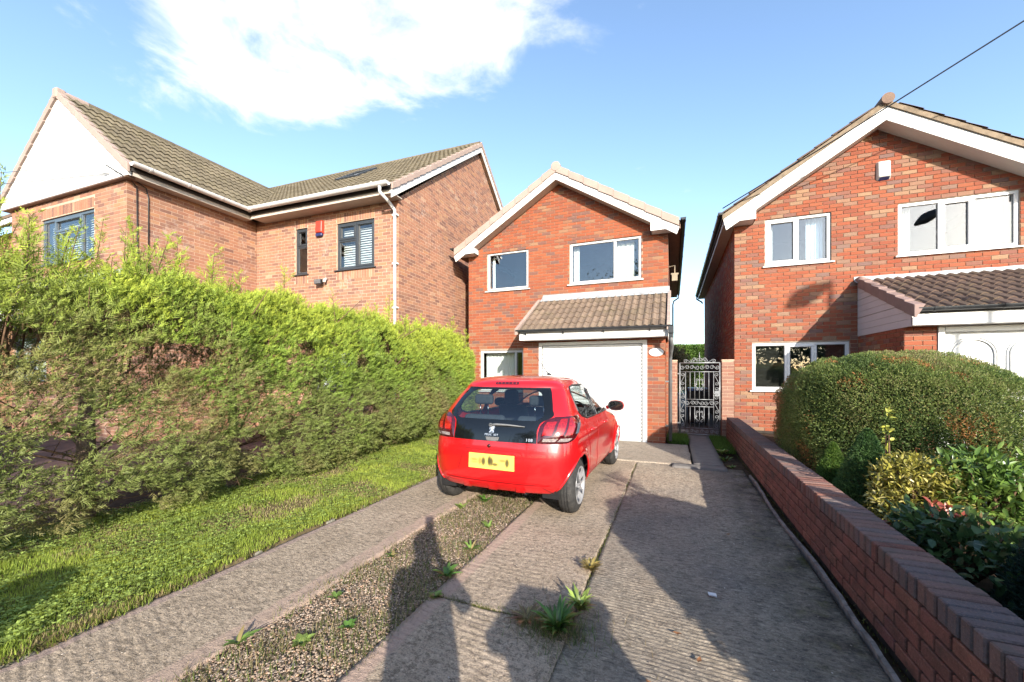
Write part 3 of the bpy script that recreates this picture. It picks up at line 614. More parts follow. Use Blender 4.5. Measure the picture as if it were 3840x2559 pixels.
# burglar alarm box
b = B(TC); b.add([(xC(3.68), 0, 5.20), (xC(3.90), 0, 5.20), (xC(3.90), 0, 5.56), (xC(3.68), 0, 5.56), (xC(3.70), -.075, 5.25), (xC(3.88), -.075, 5.25), (xC(3.88), -.06, 5.545), (xC(3.70), -.06, 5.545)], [(4, 5, 6, 7), (0, 1, 5, 4), (1, 2, 6, 5), (2, 3, 7, 6), (3, 0, 4, 7)])
al = b.build('alarm_box', 'cream_p', hC); bevel(al, .02, 3)
b = B(TC); b.add([(xC(3.71), -.01, 5.19), (xC(3.87), -.01, 5.19), (xC(3.87), -.072, 5.235), (xC(3.71), -.072, 5.235)], [(0, 1, 2, 3)]); b.build('strobe_lens', 'navy', al)
for u, z in ((2.10, .88), (2.05, .25)):
    b = B(TC); b.box(xC(u), xC(u + .215), -.004, .02, z, z + .066); ab = b.build('air_brick', 'brickC', hC)
    for k in range(8):
        for j in range(2):
            b = B(TC); b.box(xC(u + .012 + k * .025), xC(u + .026 + k * .025), -.0055, 0, z + .010 + j * .028, z + .028 + j * .028); b.build('vent_hole', 'black', ab)
b = B(TC); b.box(-.002, 4.9, -.025, .01, .10, .20); b.build('plinth', 'mortarW', hC)
# porch / garage with lean-to roof
TP = frame((PX, YP, 0), (1, 0, 0), (0, 1, 0)); brick_wall(bkC, 'porch_front_wall', TP, 3.0, .12, 2.22, [(.40, 2.75, .10, 2.13)])
TPs = frame((PX, YC - .002, 0), (0, -1, 0), (1, 0, 0)); brick_wall(bkC, 'porch_side_wall', TPs, YC - YP - .002, .12, 2.20)
bkC.finish(300, lambda p: p.z > 1.5)
px0 = .40; b = B(TP); b.box(px0, px0 + .08, -.02, .09, .1, 2.16); b.box(px0 + .08, 2.67, -.02, .09, 2.07, 2.16); b.box(2.67, 2.75, -.02, .09, .1, 2.16); bevel(b.build('garage_door_frame', 'upvc', hC), .006)
b = B(TP); b.box(px0 + .082, 2.668, .05, .07, .1, 2.068); pd = b.build('garage_door', 'door_w', hC)
for cxp in (px0 + .43, px0 + 1.07, px0 + 1.71):
    for rr, dep in ((.27, .012), (.235, .026)):
        b = B(TP); pts = [(cxp - rr, .05 - dep / 2, .45)] + [(cxp + rr * math.cos(math.pi - math.pi * k / 16), .05 - dep / 2, 1.72 + rr * math.sin(math.pi * k / 16)) for k in range(17)] + [(cxp + rr, .05 - dep / 2, .45)]
        b.tube(pts, .012, 6); b.build('panel_moulding', 'door_w', pd, True)
    b = B(TP); b.tube([(cxp - .2, .05, .42), (cxp + .2, .05, .42), (cxp + .2, .05, .2), (cxp - .2, .05, .2), (cxp - .2, .05, .42)], .01, 6); b.build('panel_moulding', 'door_w', pd, True)
b = B(TP); b.box(px0 + .80, px0 + .86, .0, .05, .78, .90); b.bar((px0 + .83, -.01, .84), (px0 + .95, -.01, .84), .02, .025); b.build('door_handle', 'black', pd)
zp0, zp1, yp0, yp1 = 2.40, 3.24, 7.92, YC
b = B(); b.add([(PX + .03, yp0, zp0 - .05), (7.2, yp0, zp0 - .05), (7.2, yp1 - .01, zp1 - .05), (PX + .03, yp1 - .01, zp1 - .05), (PX + .03, yp0, zp0), (7.2, yp0, zp0), (7.2, yp1 - .01, zp1), (PX + .03, yp1 - .01, zp1)], [(0, 3, 2, 1), (4, 5, 6, 7), (0, 1, 5, 4), (1, 2, 6, 5), (2, 3, 7, 6), (3, 0, 4, 7)]); pr = b.build('porch_roof', 'dark', hC)
tP = Tiles(hC, tile_mesh('tile', 'tileC', rh=.060, rw=.068, th=.02))
tP.slope((PX + .06, yp0 - .06, zp0 - .02), (1, 0, 0), (0, yp1 - yp0, zp1 - zp0), 12, 7, .302, .300, pr); tP.finish(300); tC.finish(0)
for k in range(7):
    a, c = k / 7, (k + 1) / 7 + .004; b = B(); w0, w1 = PX - .035, PX + .10
    y0, y1_ = yp0 - .09 + (yp1 - yp0) * a, yp0 - .09 + (yp1 - yp0) * c; z0_, z1_ = zp0 + .0 + (zp1 - zp0) * a, zp0 + .0 + (zp1 - zp0) * c
    b.add([(w0, y0, z0_ - .12), (w0 + .03, y0, z0_ - .12), (w0 + .03, y1_, z1_ - .13), (w0, y1_, z1_ - .13), (w0, y0, z0_ + .075), (w1, y0, z0_ + .075), (w1, y1_, z1_ + .05), (w0, y1_, z1_ + .05)], [(0, 3, 2, 1), (4, 5, 6, 7), (0, 1, 5, 4), (1, 2, 6, 5), (2, 3, 7, 6), (3, 0, 4, 7)])
    bevel(b.build('verge_cap', plain('verge_mauve', (.30, .20, .175), .8, var=.12) if k == 0 else bpy.data.materials['verge_mauve'], hC), .006, 1)
b = B(); b.tube([(PX + .02, YC - .02, zp1 + .035), (PX + .02, YC - .16, zp1 - .005)], .07, 12); b.build('verge_end_cap', bpy.data.materials['verge_mauve'], hC, True)
# white cladding boards on the gable end of the lean-to
nb = 9; z_lo, z_hi = 2.16, 3.22; M['clad'] = plain('mauve_white_cladding', (.66, .63, .64), .45, var=.05, scale=3)
for k in range(nb):
    za_, zb_ = z_lo + (z_hi - z_lo) * k / nb, z_lo + (z_hi - z_lo) * (k + 1) / nb
    yf = lambda z: max(yp0 + .0, yp0 + (z - zp0 + .06) / (zp1 - zp0) * (yp1 - yp0))
    g_ = .004 if k not in (3, 6) else .012
    b = B(); X = PX - .012
    b.add([(X, yf(za_), za_ + g_), (X, YC - .015, za_ + g_), (X, YC - .015, zb_), (X, min(YC - .016, yf(zb_)), zb_)], [(3, 2, 1, 0)])
    b.add([(X + .018, yf(za_), za_), (X + .018, YC - .015, za_), (X, YC - .015, za_ + g_), (X, yf(za_), za_ + g_)], [(0, 1, 2, 3)])
    b.build('cladding_board', 'clad', hC)
b = B(); b.add([(PX + .01, yp0 + .02, 2.16), (PX + .01, YC - .01, 2.16), (PX + .01, YC - .01, 3.2), (PX + .01, yp0 + .02, 2.36)], [(0, 1, 2, 3)]); b.build('gable_board', 'seal', hC)
b = B(); b.box(PX - .012, 7.2, 7.945, 7.97, 2.17, 2.37); bevel(b.build('fascia', 'paintw', hC), .004, 1)
b = B(); b.box(PX - .01, 7.2, 7.97, YP - .003, 2.17, 2.19); b.build('soffit', 'paintw', hC)
b = B(); b.halfpipe((PX + .02, 7.885, 2.43), (7.2, 7.885, 2.42), .058); b.build('gutter', 'gutter_k', hC, True)
for k in range(5):
    X = PX + .2 + k * .75; b = B(); b.halfpipe((X, 7.885, 2.43), (X + .03, 7.885, 2.43), .064); b.build('gutter_bracket', 'gutter_k', hC, True)
b = B(); n = 26; vs = []
for k in range(n + 1):
    X = 3.33 + k * (7.2 - 3.33) / n; j = .008 * math.sin(k * 2.1) + random.uniform(-.006, .006); vs += [(X, YC - .15 + j, 3.20 + j), (X, YC - .012, 3.27), (X, YC - .012, 3.345 + j * .5)]
b.add(vs, [(3 * k, 3 * k + 3, 3 * k + 4, 3 * k + 1) for k in range(n)] + [(3 * k + 1, 3 * k + 4, 3 * k + 5, 3 * k + 2) for k in range(n)]); b.build('lead_flashing', 'lead', hC)

# ------------------------------------------------------------------ house A (left, L-shaped)
A_ang = rad(1.8); MA = Matrix.Translation((-6.1, 7.4, 0)) @ Matrix.Rotation(A_ang, 4, 'Z')
hA = thing('brick_house', (-10, 7, 0), 'brown brick L-shaped house with white gable and grey window frames, on the left', 'house', 'brick houses')
bkA = Bricks(hA, 'brickA', .0025); AX = .30; WX = -4.22; WY = -2.76; WL = -8.85
def fA(o, u, d): return MA @ frame(o, u, d)
TA = fA((WX, 0, 0), (1, 0, 0), (0, 1, 0)); xa_ = lambda X: X - WX
a1 = (xa_(-2.83), xa_(-2.43), 3.93, 5.09); a2 = (xa_(-1.49), xa_(-.37), 3.93, 5.06)
brick_wall(bkA, 'front_wall', TA, AX - WX, -.05, 5.42, [a1, a2, (xa_(-2.2), xa_(-.9), 1.0, 2.1)], 'mortarA', soldiers=[(a1[0], a1[1], 5.10), (a2[0], a2[1], 5.07), (a1[0], a1[1], 3.68), (a2[0], a2[1], 3.68)])
TAs = fA((AX, 0, 0), (0, 1, 0), (-1, 0, 0)); brick_wall(bkA, 'gable_wall', TAs, 8.5, -.05, 5.42, (), 'mortarA', gable=(4.25, 8.62), shift=1)
TAw = fA((WX, WY, 0), (0, 1, 0), (-1, 0, 0)); brick_wall(bkA, 'wing_side_wall', TAw, -WY, -.05, 5.42, (), 'mortarA', shift=1)
TAf = fA((WL, WY, 0), (1, 0, 0), (0, 1, 0)); xw = lambda X: X - WL; a3 = (xw(-7.5), xw(-5.37), 3.90, 4.94); a4 = (xw(-8.75), xw(-7.28), 1.28, 2.26)
brick_wall(bkA, 'wing_front_wall', TAf, WX - WL, -.05, 5.42, [a3, a4], 'mortarA', soldiers=[(a3[0], a3[1], 4.96), (a3[0], a3[1], 3.65)])
bkA.finish(300, lambda p: p.z > 3.1 and p.x < -4)
b = B(MA); b.box(WL, WL + .1, WY + .05, 8.5, -.05, 5.42); b.box(WL, AX - .02, 8.4, 8.5, -.05, 5.42); b.build('back_wall', 'brickA', hA)
b = B(MA); b.box(WL + .1, AX - .1, 2.6, 2.66, -.05, 5.4); b.box(WX - .1, AX - .1, .14, 8.4, 2.6, 2.7); b.box(WL + .1, WX - .1, WY + .14, 8.4, 2.6, 2.7); b.box(WL + .1, AX - .05, .05, 8.4, 5.42, 5.46); b.box(WL + .1, WX - .05, WY + .05, .05, 5.42, 5.46); b.box(-3.4, -3.34, .14, 2.6, -.05, 5.4); b.box(-7.9, -4.3, .6, .66, -.05, 5.4); b.build('interior_wall', 'roomwall', hA)
window(hA, TA, *a1, [(0, 1, .62, 1, True), (0, 1, 0, .62, False)], 'anth', fw=.05, curtains=[(.25, .95, 'curtain', .02, 2)])
window(hA, TA, *a2, [(0, .5, .64, 1, True), (0, .5, 0, .64, False), (.5, 1, 0, 1, True)], 'anth', fw=.055, blind={'spans': [(.02, .48), (.52, .98)], 'n': 18})
window(hA, TA, xa_(-2.2), xa_(-.9), 1.0, 2.1, [(0, .5, 0, 1, False), (.5, 1, 0, 1, True)], 'anth', curtains=[(0, .98, 'net', .02, 7)])
window(hA, TAf, *a3, [(0, .22, 0, 1, False), (.22, .76, .68, 1, True), (.22, .76, 0, .68, False), (.76, 1, 0, 1, False)], 'anth2', blind={'spans': [(.01, .2), (.24, .74), (.78, .99)], 'n': 18})
window(hA, TAf, *a4, [(0, .5, 0, 1, False), (.5, 1, 0, 1, False)], 'anth2', blind={'spans': [(.02, .48), (.52, .98)], 'n': 16})
# roofs
slA = .73; zE = 5.50; yE = -.40; yR = 4.25; zR = zE + slA * (yR - yE); slW = .80; xE = -3.93; xR = -6.53; zRW = zE + slW * (xE - xR); xEl = 2 * xR - xE
def slab(name, pts, th, parent, mat='dark'):
    n = len(pts); vs = [MA @ Vector(p) for p in pts] + [MA @ (Vector(p) - Vector((0, 0, th))) for p in pts]
    return meshobj(name, vs, [tuple(range(n)), tuple(range(2 * n - 1, n - 1, -1))] + [(i, i + n, (i + 1) % n + n, (i + 1) % n) for i in range(n)], mat, parent)
rm = slab('main_roof', [(WL - .2, yE, zE - .0), (AX + .10, yE, zE), (AX + .10, yR, zR), (WL - .2, yR, zR)], .06, hA)
slab('rear_roof', [(AX + .10, 2 * yR - yE, zE), (WL - .2, 2 * yR - yE, zE), (WL - .2, yR, zR), (AX + .10, yR, zR)], .06, hA, 'tileA')
rw = slab('wing_roof', [(xE, WY - .1, zE), (xE, 3.2, zE), (xR, 3.2, zRW), (xR, WY - .1, zRW)], .06, hA)
slab('wing_roof', [(xEl, 3.2, zE), (xEl, WY - .1, zE), (xR, WY - .1, zRW), (xR, 3.2, zRW)], .06, hA, 'tileA')
tA = Tiles(hA, tile_mesh('tile', 'tileA', rh=.028, rw=.055, th=.022, lift=.03)); R3 = MA.to_3x3()
inv = MA.inverted()
def zw(x): return zE + slW * (xE - x) if x > xR else zRW - slW * (xR - x)
def keep_main(p): q = inv @ p; zz = zE + slA * (q.y + .17 - yE); return q.x > xE - .1 or zz > zw(min(q.x, xE)) - .12
def keep_wing(p): q = inv @ p; zz = zE + slW * (xE - q.x + .15); return q.y < yE + .1 or zz > zE + slA * (q.y - yE) - .12
tA.slope(MA @ Vector((WL - .2, yE - .05, zE + .0)), R3 @ Vector((1, 0, 0)), R3 @ Vector((0, 1, slA)), 31, 18, .302, .325, rm, keep_main)
tA.slope(MA @ Vector((xE + .05, WY - .06, zE + .0)), R3 @ Vector((0, 1, 0)), R3 @ Vector((-1, 0, slW)), 20, 10, .302, .33, rw, keep_wing)
tA.finish(300)
for k in range(22):
    b = B(MA); x = AX + .08 - k * .43; b.tube([(x, yR, zR + .0), (x - .42, yR, zR + .004)], .10, 12); b.build('ridge_tile', 'tileA', hA)
for k in range(14):
    b = B(MA); y = WY - .05 + k * .43; b.tube([(xR, y, zRW + .0), (xR, y + .42, zRW + .004)], .10, 12); b.build('ridge_tile', 'tileA' if k else 'verge', hA)
# valley lead
b = B(MA); b.tube([(xE, yE, zE + .02), (xR, yE + (zRW - zE) / slA, zRW + .02)], .035, 6); b.build('valley_lead', 'lead', hA)
# skylight
def on_main(x, y, h=0): n_ = Vector((0, -slA, 1)).normalized(); return MA @ (Vector((x, y, zE + slA * (y - yE))) + n_ * h)
sk = B(); x0s, x1s, y0s, y1s = -3.45, -2.65, 2.0, 2.95
def ring(bb, xa, xb, ya, yb, h0, h1):
    vs = [on_main(x, y, h) for h in (h0, h1) for x, y in ((xa, ya), (xb, ya), (xb, yb), (xa, yb))]; bb.add(vs, [(4, 5, 6, 7), (0, 1, 5, 4), (1, 2, 6, 5), (2, 3, 7, 6), (3, 0, 4, 7)])
ring(sk, x0s, x1s, y0s, y0s + .07, .02, .12); ring(sk, x0s, x1s, y1s - .07, y1s, .02, .12); ring(sk, x0s, x0s + .07, y0s + .07, y1s - .07, .02, .12); ring(sk, x1s - .07, x1s, y0s + .07, y1s - .07, .02, .12)
sko = sk.build('skylight', 'anth', hA); sk = B(); ring(sk, x0s + .07, x1s - .07, y0s + .07, y1s - .07, .06, .09); sk.build('pane', 'glass', sko)
# wing gable: white triangle, verge caps, ridge end
TW = fA((0, WY, 0), (1, 0, 0), (0, 1, 0))
b = B(TW); b.prism([(xEl + .04, zE - .14), (xE - .04, zE - .14), (xE - .04, zE - .02), (xR, zRW - .03), (xEl + .04, zE - .02)], -.10, -.045); b.build('white_gable', 'render_w', hA)
b = B(TW); b.box(xEl + .1, xE - .1, -.098, .05, 5.335, 5.358); b.build('gable_trim', 'soffit', hA)
TW2 = TW @ Matrix.Translation((0, -.115, 0))
for xe in (xE + .02, xEl - .02): verge_caps(hA, TW2, xR, zRW + .075, slW, xe, .16, .17, .27, 'verge', proud=.03)
b = B(TW2); b.box(xR - .09, xR + .09, -.05, .12, zRW - .13, zRW + .10); bevel(b.build('ridge_end_cap', 'verge', hA), .035, 3)
# right-hand gable verge
TV = fA((AX, 0, 0), (0, 1, 0), (-1, 0, 0)) @ Matrix.Translation((0, -.12, 0))
for ye in (yE, 2 * yR - yE):
    verge_caps(hA, TV, yR, zR + .065, slA, ye, .16, .14, .26, 'verge')
    sg = 1 if ye > yR else -1; L = abs(ye - yR); b = B(TV); b.prism([(yR, zR - .08), (ye, zR - .08 - slA * L), (ye, zR - .25 - slA * L), (yR, zR - .25)], 0, .025); bevel(b.build('barge_board', 'paintw', hA), .004, 1)
    b = B(TV); b.add([(yR, .025, zR - .235), (ye, .025, zR - .235 - slA * L), (ye, .125, zR - .235 - slA * L), (yR, .125, zR - .235)], [(0, 1, 2, 3)]); b.build('soffit', 'soffit', hA)
# white eaves, gutters and downpipe
b = B(MA); b.box(xE + .0, AX + .1, yE + .02, yE + .045, 5.36, 5.50); b.box(xE + .045, AX + .1, yE + .045, .0, 5.37, 5.39); b.build('fascia', 'soffitw', hA)
b = B(MA); b.box(xE - .045, xE - .02, WY - .03, yE + .045, 5.36, 5.50); b.box(WX, xE - .045, WY - .03, yE + .1, 5.37, 5.39); b.build('fascia', 'soffitw', hA)
b = B(MA); b.halfpipe((xE + .12, yE - .125, 5.565), (AX + .12, yE - .125, 5.545), .078); b.build('gutter', 'gutter_w', hA, True)
b = B(MA); b.halfpipe((xE + .125, WY - .12, 5.57), (xE + .125, yE - .125, 5.565), .078); b.build('gutter', 'gutter_w', hA, True)
for k in range(7):
    b = B(MA); x = -3.7 + k * .62
    if x < AX: b.halfpipe((x, yE - .125, 5.562), (x + .035, yE - .125, 5.562), .085); b.build('gutter_bracket', 'gutter_w', hA, True)
for k in range(4):
    b = B(MA); y = WY + .15 + k * .7; b.halfpipe((xE + .125, y, 5.568), (xE + .125, y + .035, 5.568), .085); b.build('gutter_bracket', 'gutter_w', hA, True)
b = B(MA); b.tube([(AX - .10, yE - .125, 5.47), (AX - .10, yE - .125, 5.36), (AX - .07, -.25, 5.24), (AX - .06, -.06, 5.13), (AX - .06, -.05, 5.05), (AX - .06, -.05, 0)], .036, 10); b.build('downpipe', 'gutter_w', hA, True)
for z in (5.0, 3.9, 2.9):
    b = B(MA); b.box(AX - .11, AX + .012, -.09, -.002, z, z + .035); b.build('pipe_clip', 'gutter_w', hA)
# alarm box, floodlight, cables
b = B(TA); u = xa_(-2.12); b.add([(u, 0, 4.86), (u + .24, 0, 4.86), (u + .24, 0, 5.19), (u, 0, 5.19), (u + .015, -.085, 4.90), (u + .225, -.085, 4.90), (u + .215, -.07, 5.18), (u + .025, -.07, 5.18)], [(4, 5, 6, 7), (0, 1, 5, 4), (1, 2, 6, 5), (2, 3, 7, 6), (3, 0, 4, 7)]); al = b.build('alarm_box', 'red_p', hA); bevel(al, .025, 3)
b = B(TA); b.box(u + .02, u + .22, -.075, -.005, 4.80, 4.878); bevel(b.build('strobe_lens', 'navy', al), .02, 3)
b = B(TA); u = xa_(-2.05); b.box(u, u + .22, -.16, -.10, 3.60, 3.72); b.box(u + .09, u + .13, -.10, 0, 3.64, 3.68); fl = b.build('floodlight', 'black', hA); bevel(fl, .008)
b = B(TA); b.box(u + .015, u + .205, -.165, -.161, 3.612, 3.708); b.build('lens', 'steel', fl)
b = B(TA); b.tube([(u + .26, -.03, 3.74), (u + .27, -.09, 3.70), (u + .28, -.11, 3.64)], .035, 8); b.build('motion_sensor', 'cream_p', fl, True)
cp = lambda pts: [TAw @ Vector(p) for p in pts]
tube_part('cable', cp([(-.4, -.16, 5.42), (-.12, -.10, 5.36), (.05, -.03, 5.36), (.16, -.012, 5.26), (.17, -.010, 4.0), (.20, -.010, 3.75), (.36, -.010, 3.66)]), .011, 'black', hA, 6)
tube_part('cable', cp([(-.2, -.05, 5.40), (.1, -.02, 5.40), (.32, -.012, 5.30), (.36, -.010, 5.1), (.36, -.010, 2.8)]), .011, 'black', hA, 6)
for z in (5.70, 5.95): tube_part('overhead_cable', [MA @ Vector((WX - .35, WY - .12, 5.47)), MA @ Vector((WX - 2.4, WY - .35, z - .14)), MA @ Vector((WX - 9, WY - 1.1, z + .25))], .007, 'seal', hA, 5)
# lean-to canopy along the wing front (seen through the hedge)
b = B(MA); b.add([(WL - .3, WY - 1.0, 2.72), (WX + .1, WY - 1.0, 2.72), (WX + .1, WY - .02, 3.38), (WL - .3, WY - .02, 3.38), (WL - .3, WY - 1.0, 2.62), (WX + .1, WY - 1.0, 2.62), (WX + .1, WY - .02, 3.28), (WL - .3, WY - .02, 3.28)], [(0, 1, 2, 3), (7, 6, 5, 4), (0, 4, 5, 1), (1, 5, 6, 2), (2, 6, 7, 3), (3, 7, 4, 0)]); cn = b.build('canopy_roof', 'tileC', hA)
tK = Tiles(hA, tile_mesh('tile', 'tileC', rh=.012, rw=.06, th=.02)); tK.slope(MA @ Vector((WL - .3, WY - 1.05, 2.70)), R3 @ Vector((1, 0, 0)), R3 @ Vector((0, .98, .66)), 16, 4, .30, .295, cn); tK.finish(64)
b = B(MA); b.box(WL - .3, WX + .1, WY - 1.03, WY - 1.0, 2.45, 2.70); b.box(WL - .3, WX + .1, WY - 1.0, WY - .01, 2.46, 2.48); b.build('canopy_fascia', 'paintw', hA)
b = B(MA); b.add([(WL, WY - .12, 3.36), (WX, WY - .12, 3.36), (WX, WY - .008, 3.56), (WL, WY - .008, 3.56)], [(0, 1, 2, 3)]); b.build('lead_flashing', 'lead', hA)

# ------------------------------------------------------------------ house D (sliver at the far left)
hD = thing('brick_house', (-18, 5.2, 0), 'sandy orange brick house, only a strip at the left edge of the photo', 'house', 'brick houses')
bkD = Bricks(hD, 'brickD'); TD = frame((-19.0, 4.95, 0), (1, 0, 0), (0, 1, 0)); brick_wall(bkD, 'front_wall', TD, 3.6, -.05, 5.3); bkD.finish(60)
TDs = frame((-15.4, 4.95, 0), (0, 1, 0), (-1, 0, 0)); b = B(TDs); b.box(0, 6, .005, .1, -.05, 5.3); b.build('side_wall', 'brickD', hD)
b = B(); b.box(-19, -15.25, 4.62, 4.66, 5.30, 5.50); b.build('fascia', 'paintw', hD)
b = B(); b.add([(-19, 4.6, 5.52), (-15.2, 4.6, 5.52), (-15.2, 9, 7.9), (-19, 9, 7.9), (-19, 4.6, 5.44), (-15.2, 4.6, 5.44), (-15.2, 9, 7.8), (-19, 9, 7.8)], [(0, 1, 2, 3), (7, 6, 5, 4), (0, 4, 5, 1), (1, 5, 6, 2), (2, 6, 7, 3), (3, 7, 4, 0)]); b.build('roof', 'tileC', hD)
# ------------------------------------------------------------------ numpy value noise
class VN:
    def __init__(s, seed): s.g = np.random.default_rng(seed).random((64, 64))
    def __call__(s, x, y):
        xi = np.floor(x).astype(int); yi = np.floor(y).astype(int); fx = x - xi; fy = y - yi
        fx = fx * fx * (3 - 2 * fx); fy = fy * fy * (3 - 2 * fy); g = s.g
        a = g[xi % 64, yi % 64]; b = g[(xi + 1) % 64, yi % 64]; c = g[xi % 64, (yi + 1) % 64]; d = g[(xi + 1) % 64, (yi + 1) % 64]
        return (a * (1 - fx) + b * fx) * (1 - fy) + (c * (1 - fx) + d * fx) * fy
    def fbm(s, x, y, o=4):
        v = 0; a = .5
        for k in range(o): v = v + a * s(x * 2 ** k + 17 * k, y * 2 ** k + 31 * k); a *= .5
        return v
vn = VN(3); vn2 = VN(8); vn3 = VN(21)

# ------------------------------------------------------------------ ground, drive, road
M['earth'] = plain('bare_earth', (.11, .078, .05), .95, spec=.1, var=.4, scale=12, bump=.8, bscale=40)
M['soil'] = plain('dark_soil', (.085, .055, .038), .95, spec=.1, var=.4, scale=18, bump=.9, bscale=50)
M['asphalt'] = plain('asphalt', (.055, .055, .056), .9, var=.25, scale=20, bump=.5, bscale=150)
M['flag'] = plain('grey_paving', (.19, .175, .16), .9, var=.2, scale=9, bump=.4, bscale=90)
M['redpave'] = plain('red_block_paving', (.10, .045, .034), .9, var=.35, scale=14, bump=.5, bscale=60)
def concrete(name, base, dark, pale, pits, edges=(), moss=None, grey=None, pitmax=.75, st=.58):
    kc = 1.04; base, dark, pale = [tuple(q * kc for q in v) for v in (base, dark, pale)]; grey = tuple(q * kc for q in grey) if grey else None; edges = [(a_, b_, c_, tuple(q * kc for q in d_)) for a_, b_, c_, d_ in edges]
    t = NT(name); P = t.pos(); xyz = t.n('ShaderNodeSeparateXYZ'); t.l(P, xyz.inputs[0])
    c = t.mix(t.mr(t.noise(2.0, 6, .65), .35, .65), base, pale)
    if grey: c = t.mix(t.mr(t.noise(.9, 5, .6), .45, .62), c, grey)
    sp_ = t.noise(75, 4, .75, (1, 1.5, 1)); c = t.mix(t.mr(sp_, .50, .64, 0, pitmax), c, dark)
    c = t.mix(t.mr(t.noise(26, 6, .80, (st, 1.5 if st < .6 else 1.05, 1)), .48, .60, 0, .75), c, dark); c = t.mix(t.mr(t.noise(38, 5, .75, (min(1, st + .1), 1.4 if st < .6 else 1, 1)), .54, .66, 0, .7), c, tuple(min(1, q * 1.3) for q in pale))
    vo = t.n('ShaderNodeTexVoronoi'); vo.inputs['Scale'].default_value = 85; t.l(P, vo.inputs['Vector'])
    c = t.mix(t.mr(vo.outputs['Distance'], .0, .35, .35, 0), c, pale)
    c = t.mix(t.mr(t.noise(130, 3, .7), .55, .75, 0, .5), c, tuple(min(1, q * 1.35) for q in pale))
    c = t.mix(t.mr(t.noise(5, 6, .75), .55, .72, 0, .6), c, dark)
    m = None
    for (x, w, s_, ec) in edges:      # trowelled margins along the slab edges
        nz = t.n('ShaderNodeMath', operation='MULTIPLY_ADD'); t.l(t.noise(6, 4, .6, (1, .6, 1)), nz.inputs[0]); nz.inputs[1].default_value = .10; nz.inputs[2].default_value = -.05
        a = t.n('ShaderNodeMath', operation='ADD'); t.l(xyz.outputs[0], a.inputs[0]); t.l(nz.outputs[0], a.inputs[1])
        f = t.mr(a.outputs[0], x - w * s_ - .012, x - w * s_ + .012, 1 if s_ < 0 else 0, 0 if s_ < 0 else 1)
        c = t.mix(f, c, t.mix(t.mr(t.noise(30, 5, .7), .5, .7, 0, .5), ec, dark))
    if moss:
        x, w = moss; nz = t.mr(t.noise(3.5, 6, .7), .40, .62)
        f = t.mr(xyz.outputs[0], x - w, x, 0, 1); mm = t.n('ShaderNodeMath', operation='MULTIPLY'); t.l(nz, mm.inputs[0]); t.l(f, mm.inputs[1])
        c = t.mix(mm.outputs[0], c, t.mix(t.mr(t.noise(9, 4), .5, .66), (.035, .032, .022), (.10, .095, .025)))
    h = t.n('ShaderNodeMath', operation='ADD'); t.l(sp_, h.inputs[0]); t.l(t.noise(30, 4), h.inputs[1])
    t.bsdf(c, .93, 0, .2, t.bump(h.outputs[0], pits, .012)); return t.m
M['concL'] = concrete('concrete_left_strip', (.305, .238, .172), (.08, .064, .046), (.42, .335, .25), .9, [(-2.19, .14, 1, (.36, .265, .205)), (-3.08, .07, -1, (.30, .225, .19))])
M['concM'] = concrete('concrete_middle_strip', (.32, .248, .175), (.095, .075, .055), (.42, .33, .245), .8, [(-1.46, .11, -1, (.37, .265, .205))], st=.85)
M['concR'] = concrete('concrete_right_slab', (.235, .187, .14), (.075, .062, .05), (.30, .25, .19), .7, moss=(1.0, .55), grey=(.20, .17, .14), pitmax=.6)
M['concA'] = concrete('concrete_apron', (.30, .24, .18), (.10, .085, .065), (.36, .30, .235), .6)
M['edging'] = plain('pale_edging', (.36, .335, .30), .9, var=.3, scale=10, bump=.5, bscale=60, dirt=(.12, .11, .08))
def grid_slab(name, x0, x1, y0, y1, dx, dy, hf, mat, jag=0.0, depth=.10):
    nx = max(2, int((x1 - x0) / dx) + 1); ny = max(2, int((y1 - y0) / dy) + 1)
    X, Y = np.meshgrid(np.linspace(x0, x1, nx), np.linspace(y0, y1, ny)); Xd = X.copy()
    if jag:
        e = (vn(Y[:, 0] * 3, Y[:, 0] * 0 + 2.2) - .5) * jag + (vn2(Y[:, 0] * 14, Y[:, 0] * 0 + 1) - .5) * jag * .4; Xd[:, -1] += e; Xd[:, 0] -= (vn2(Y[:, 0] * 3, Y[:, 0] * 0 + 5) - .5) * jag
    Z = hf(X, Y); v = np.stack([Xd, Y, Z], -1).reshape(-1, 3); i = np.arange(nx * ny).reshape(ny, nx)
    f = np.stack([i[:-1, :-1], i[:-1, 1:], i[1:, 1:], i[1:, :-1]], -1).reshape(-1, 4)
    loop = np.concatenate([i[0, :], i[1:, -1], i[-1, -2::-1], i[-2:0:-1, 0]]); lv = v[loop].copy(); lv[:, 2] = -depth; k = len(v); n = len(loop); j = np.arange(n)
    f2 = np.stack([loop, k + j, k + (j + 1) % n, loop[(j + 1) % n]], -1)
    return tag(npmesh(name, np.vstack([v, lv]), np.vstack([f, f2]), mat, None, None, True), kind='structure')
def tamp(period, amp, tilt=0.0, near=4.5, warp=.9):
    def h(X, Y):
        ph = (Y + X * tilt) / period + (vn.fbm(X * 1.5, Y * 1.5) - .5) * warp + (vn2(X * 9, Y * 3) - .5) * .35
        s_ = np.clip(np.sin(ph * 2 * np.pi) * 1.4, -1, .6)
        mod = np.clip(vn3.fbm(X * 1.7, Y * .9) * 2.4 - .55, .15, 1) * np.clip(1.25 - Y / near * .35, .25, 1)
        return s_ * amp * mod + (vn.fbm(X * 12, Y * 12) - .5) * .005 + (vn2.fbm(X * 40, Y * 40) - .5) * .004 + .008 * (vn3(X * .8, Y * .6) - .5)
    return h
fl = lambda z: (lambda X, Y: z + (vn.fbm(X * 10, Y * 10) - .5) * .006 + (vn2.fbm(X * 40, Y * 40) - .5) * .003)
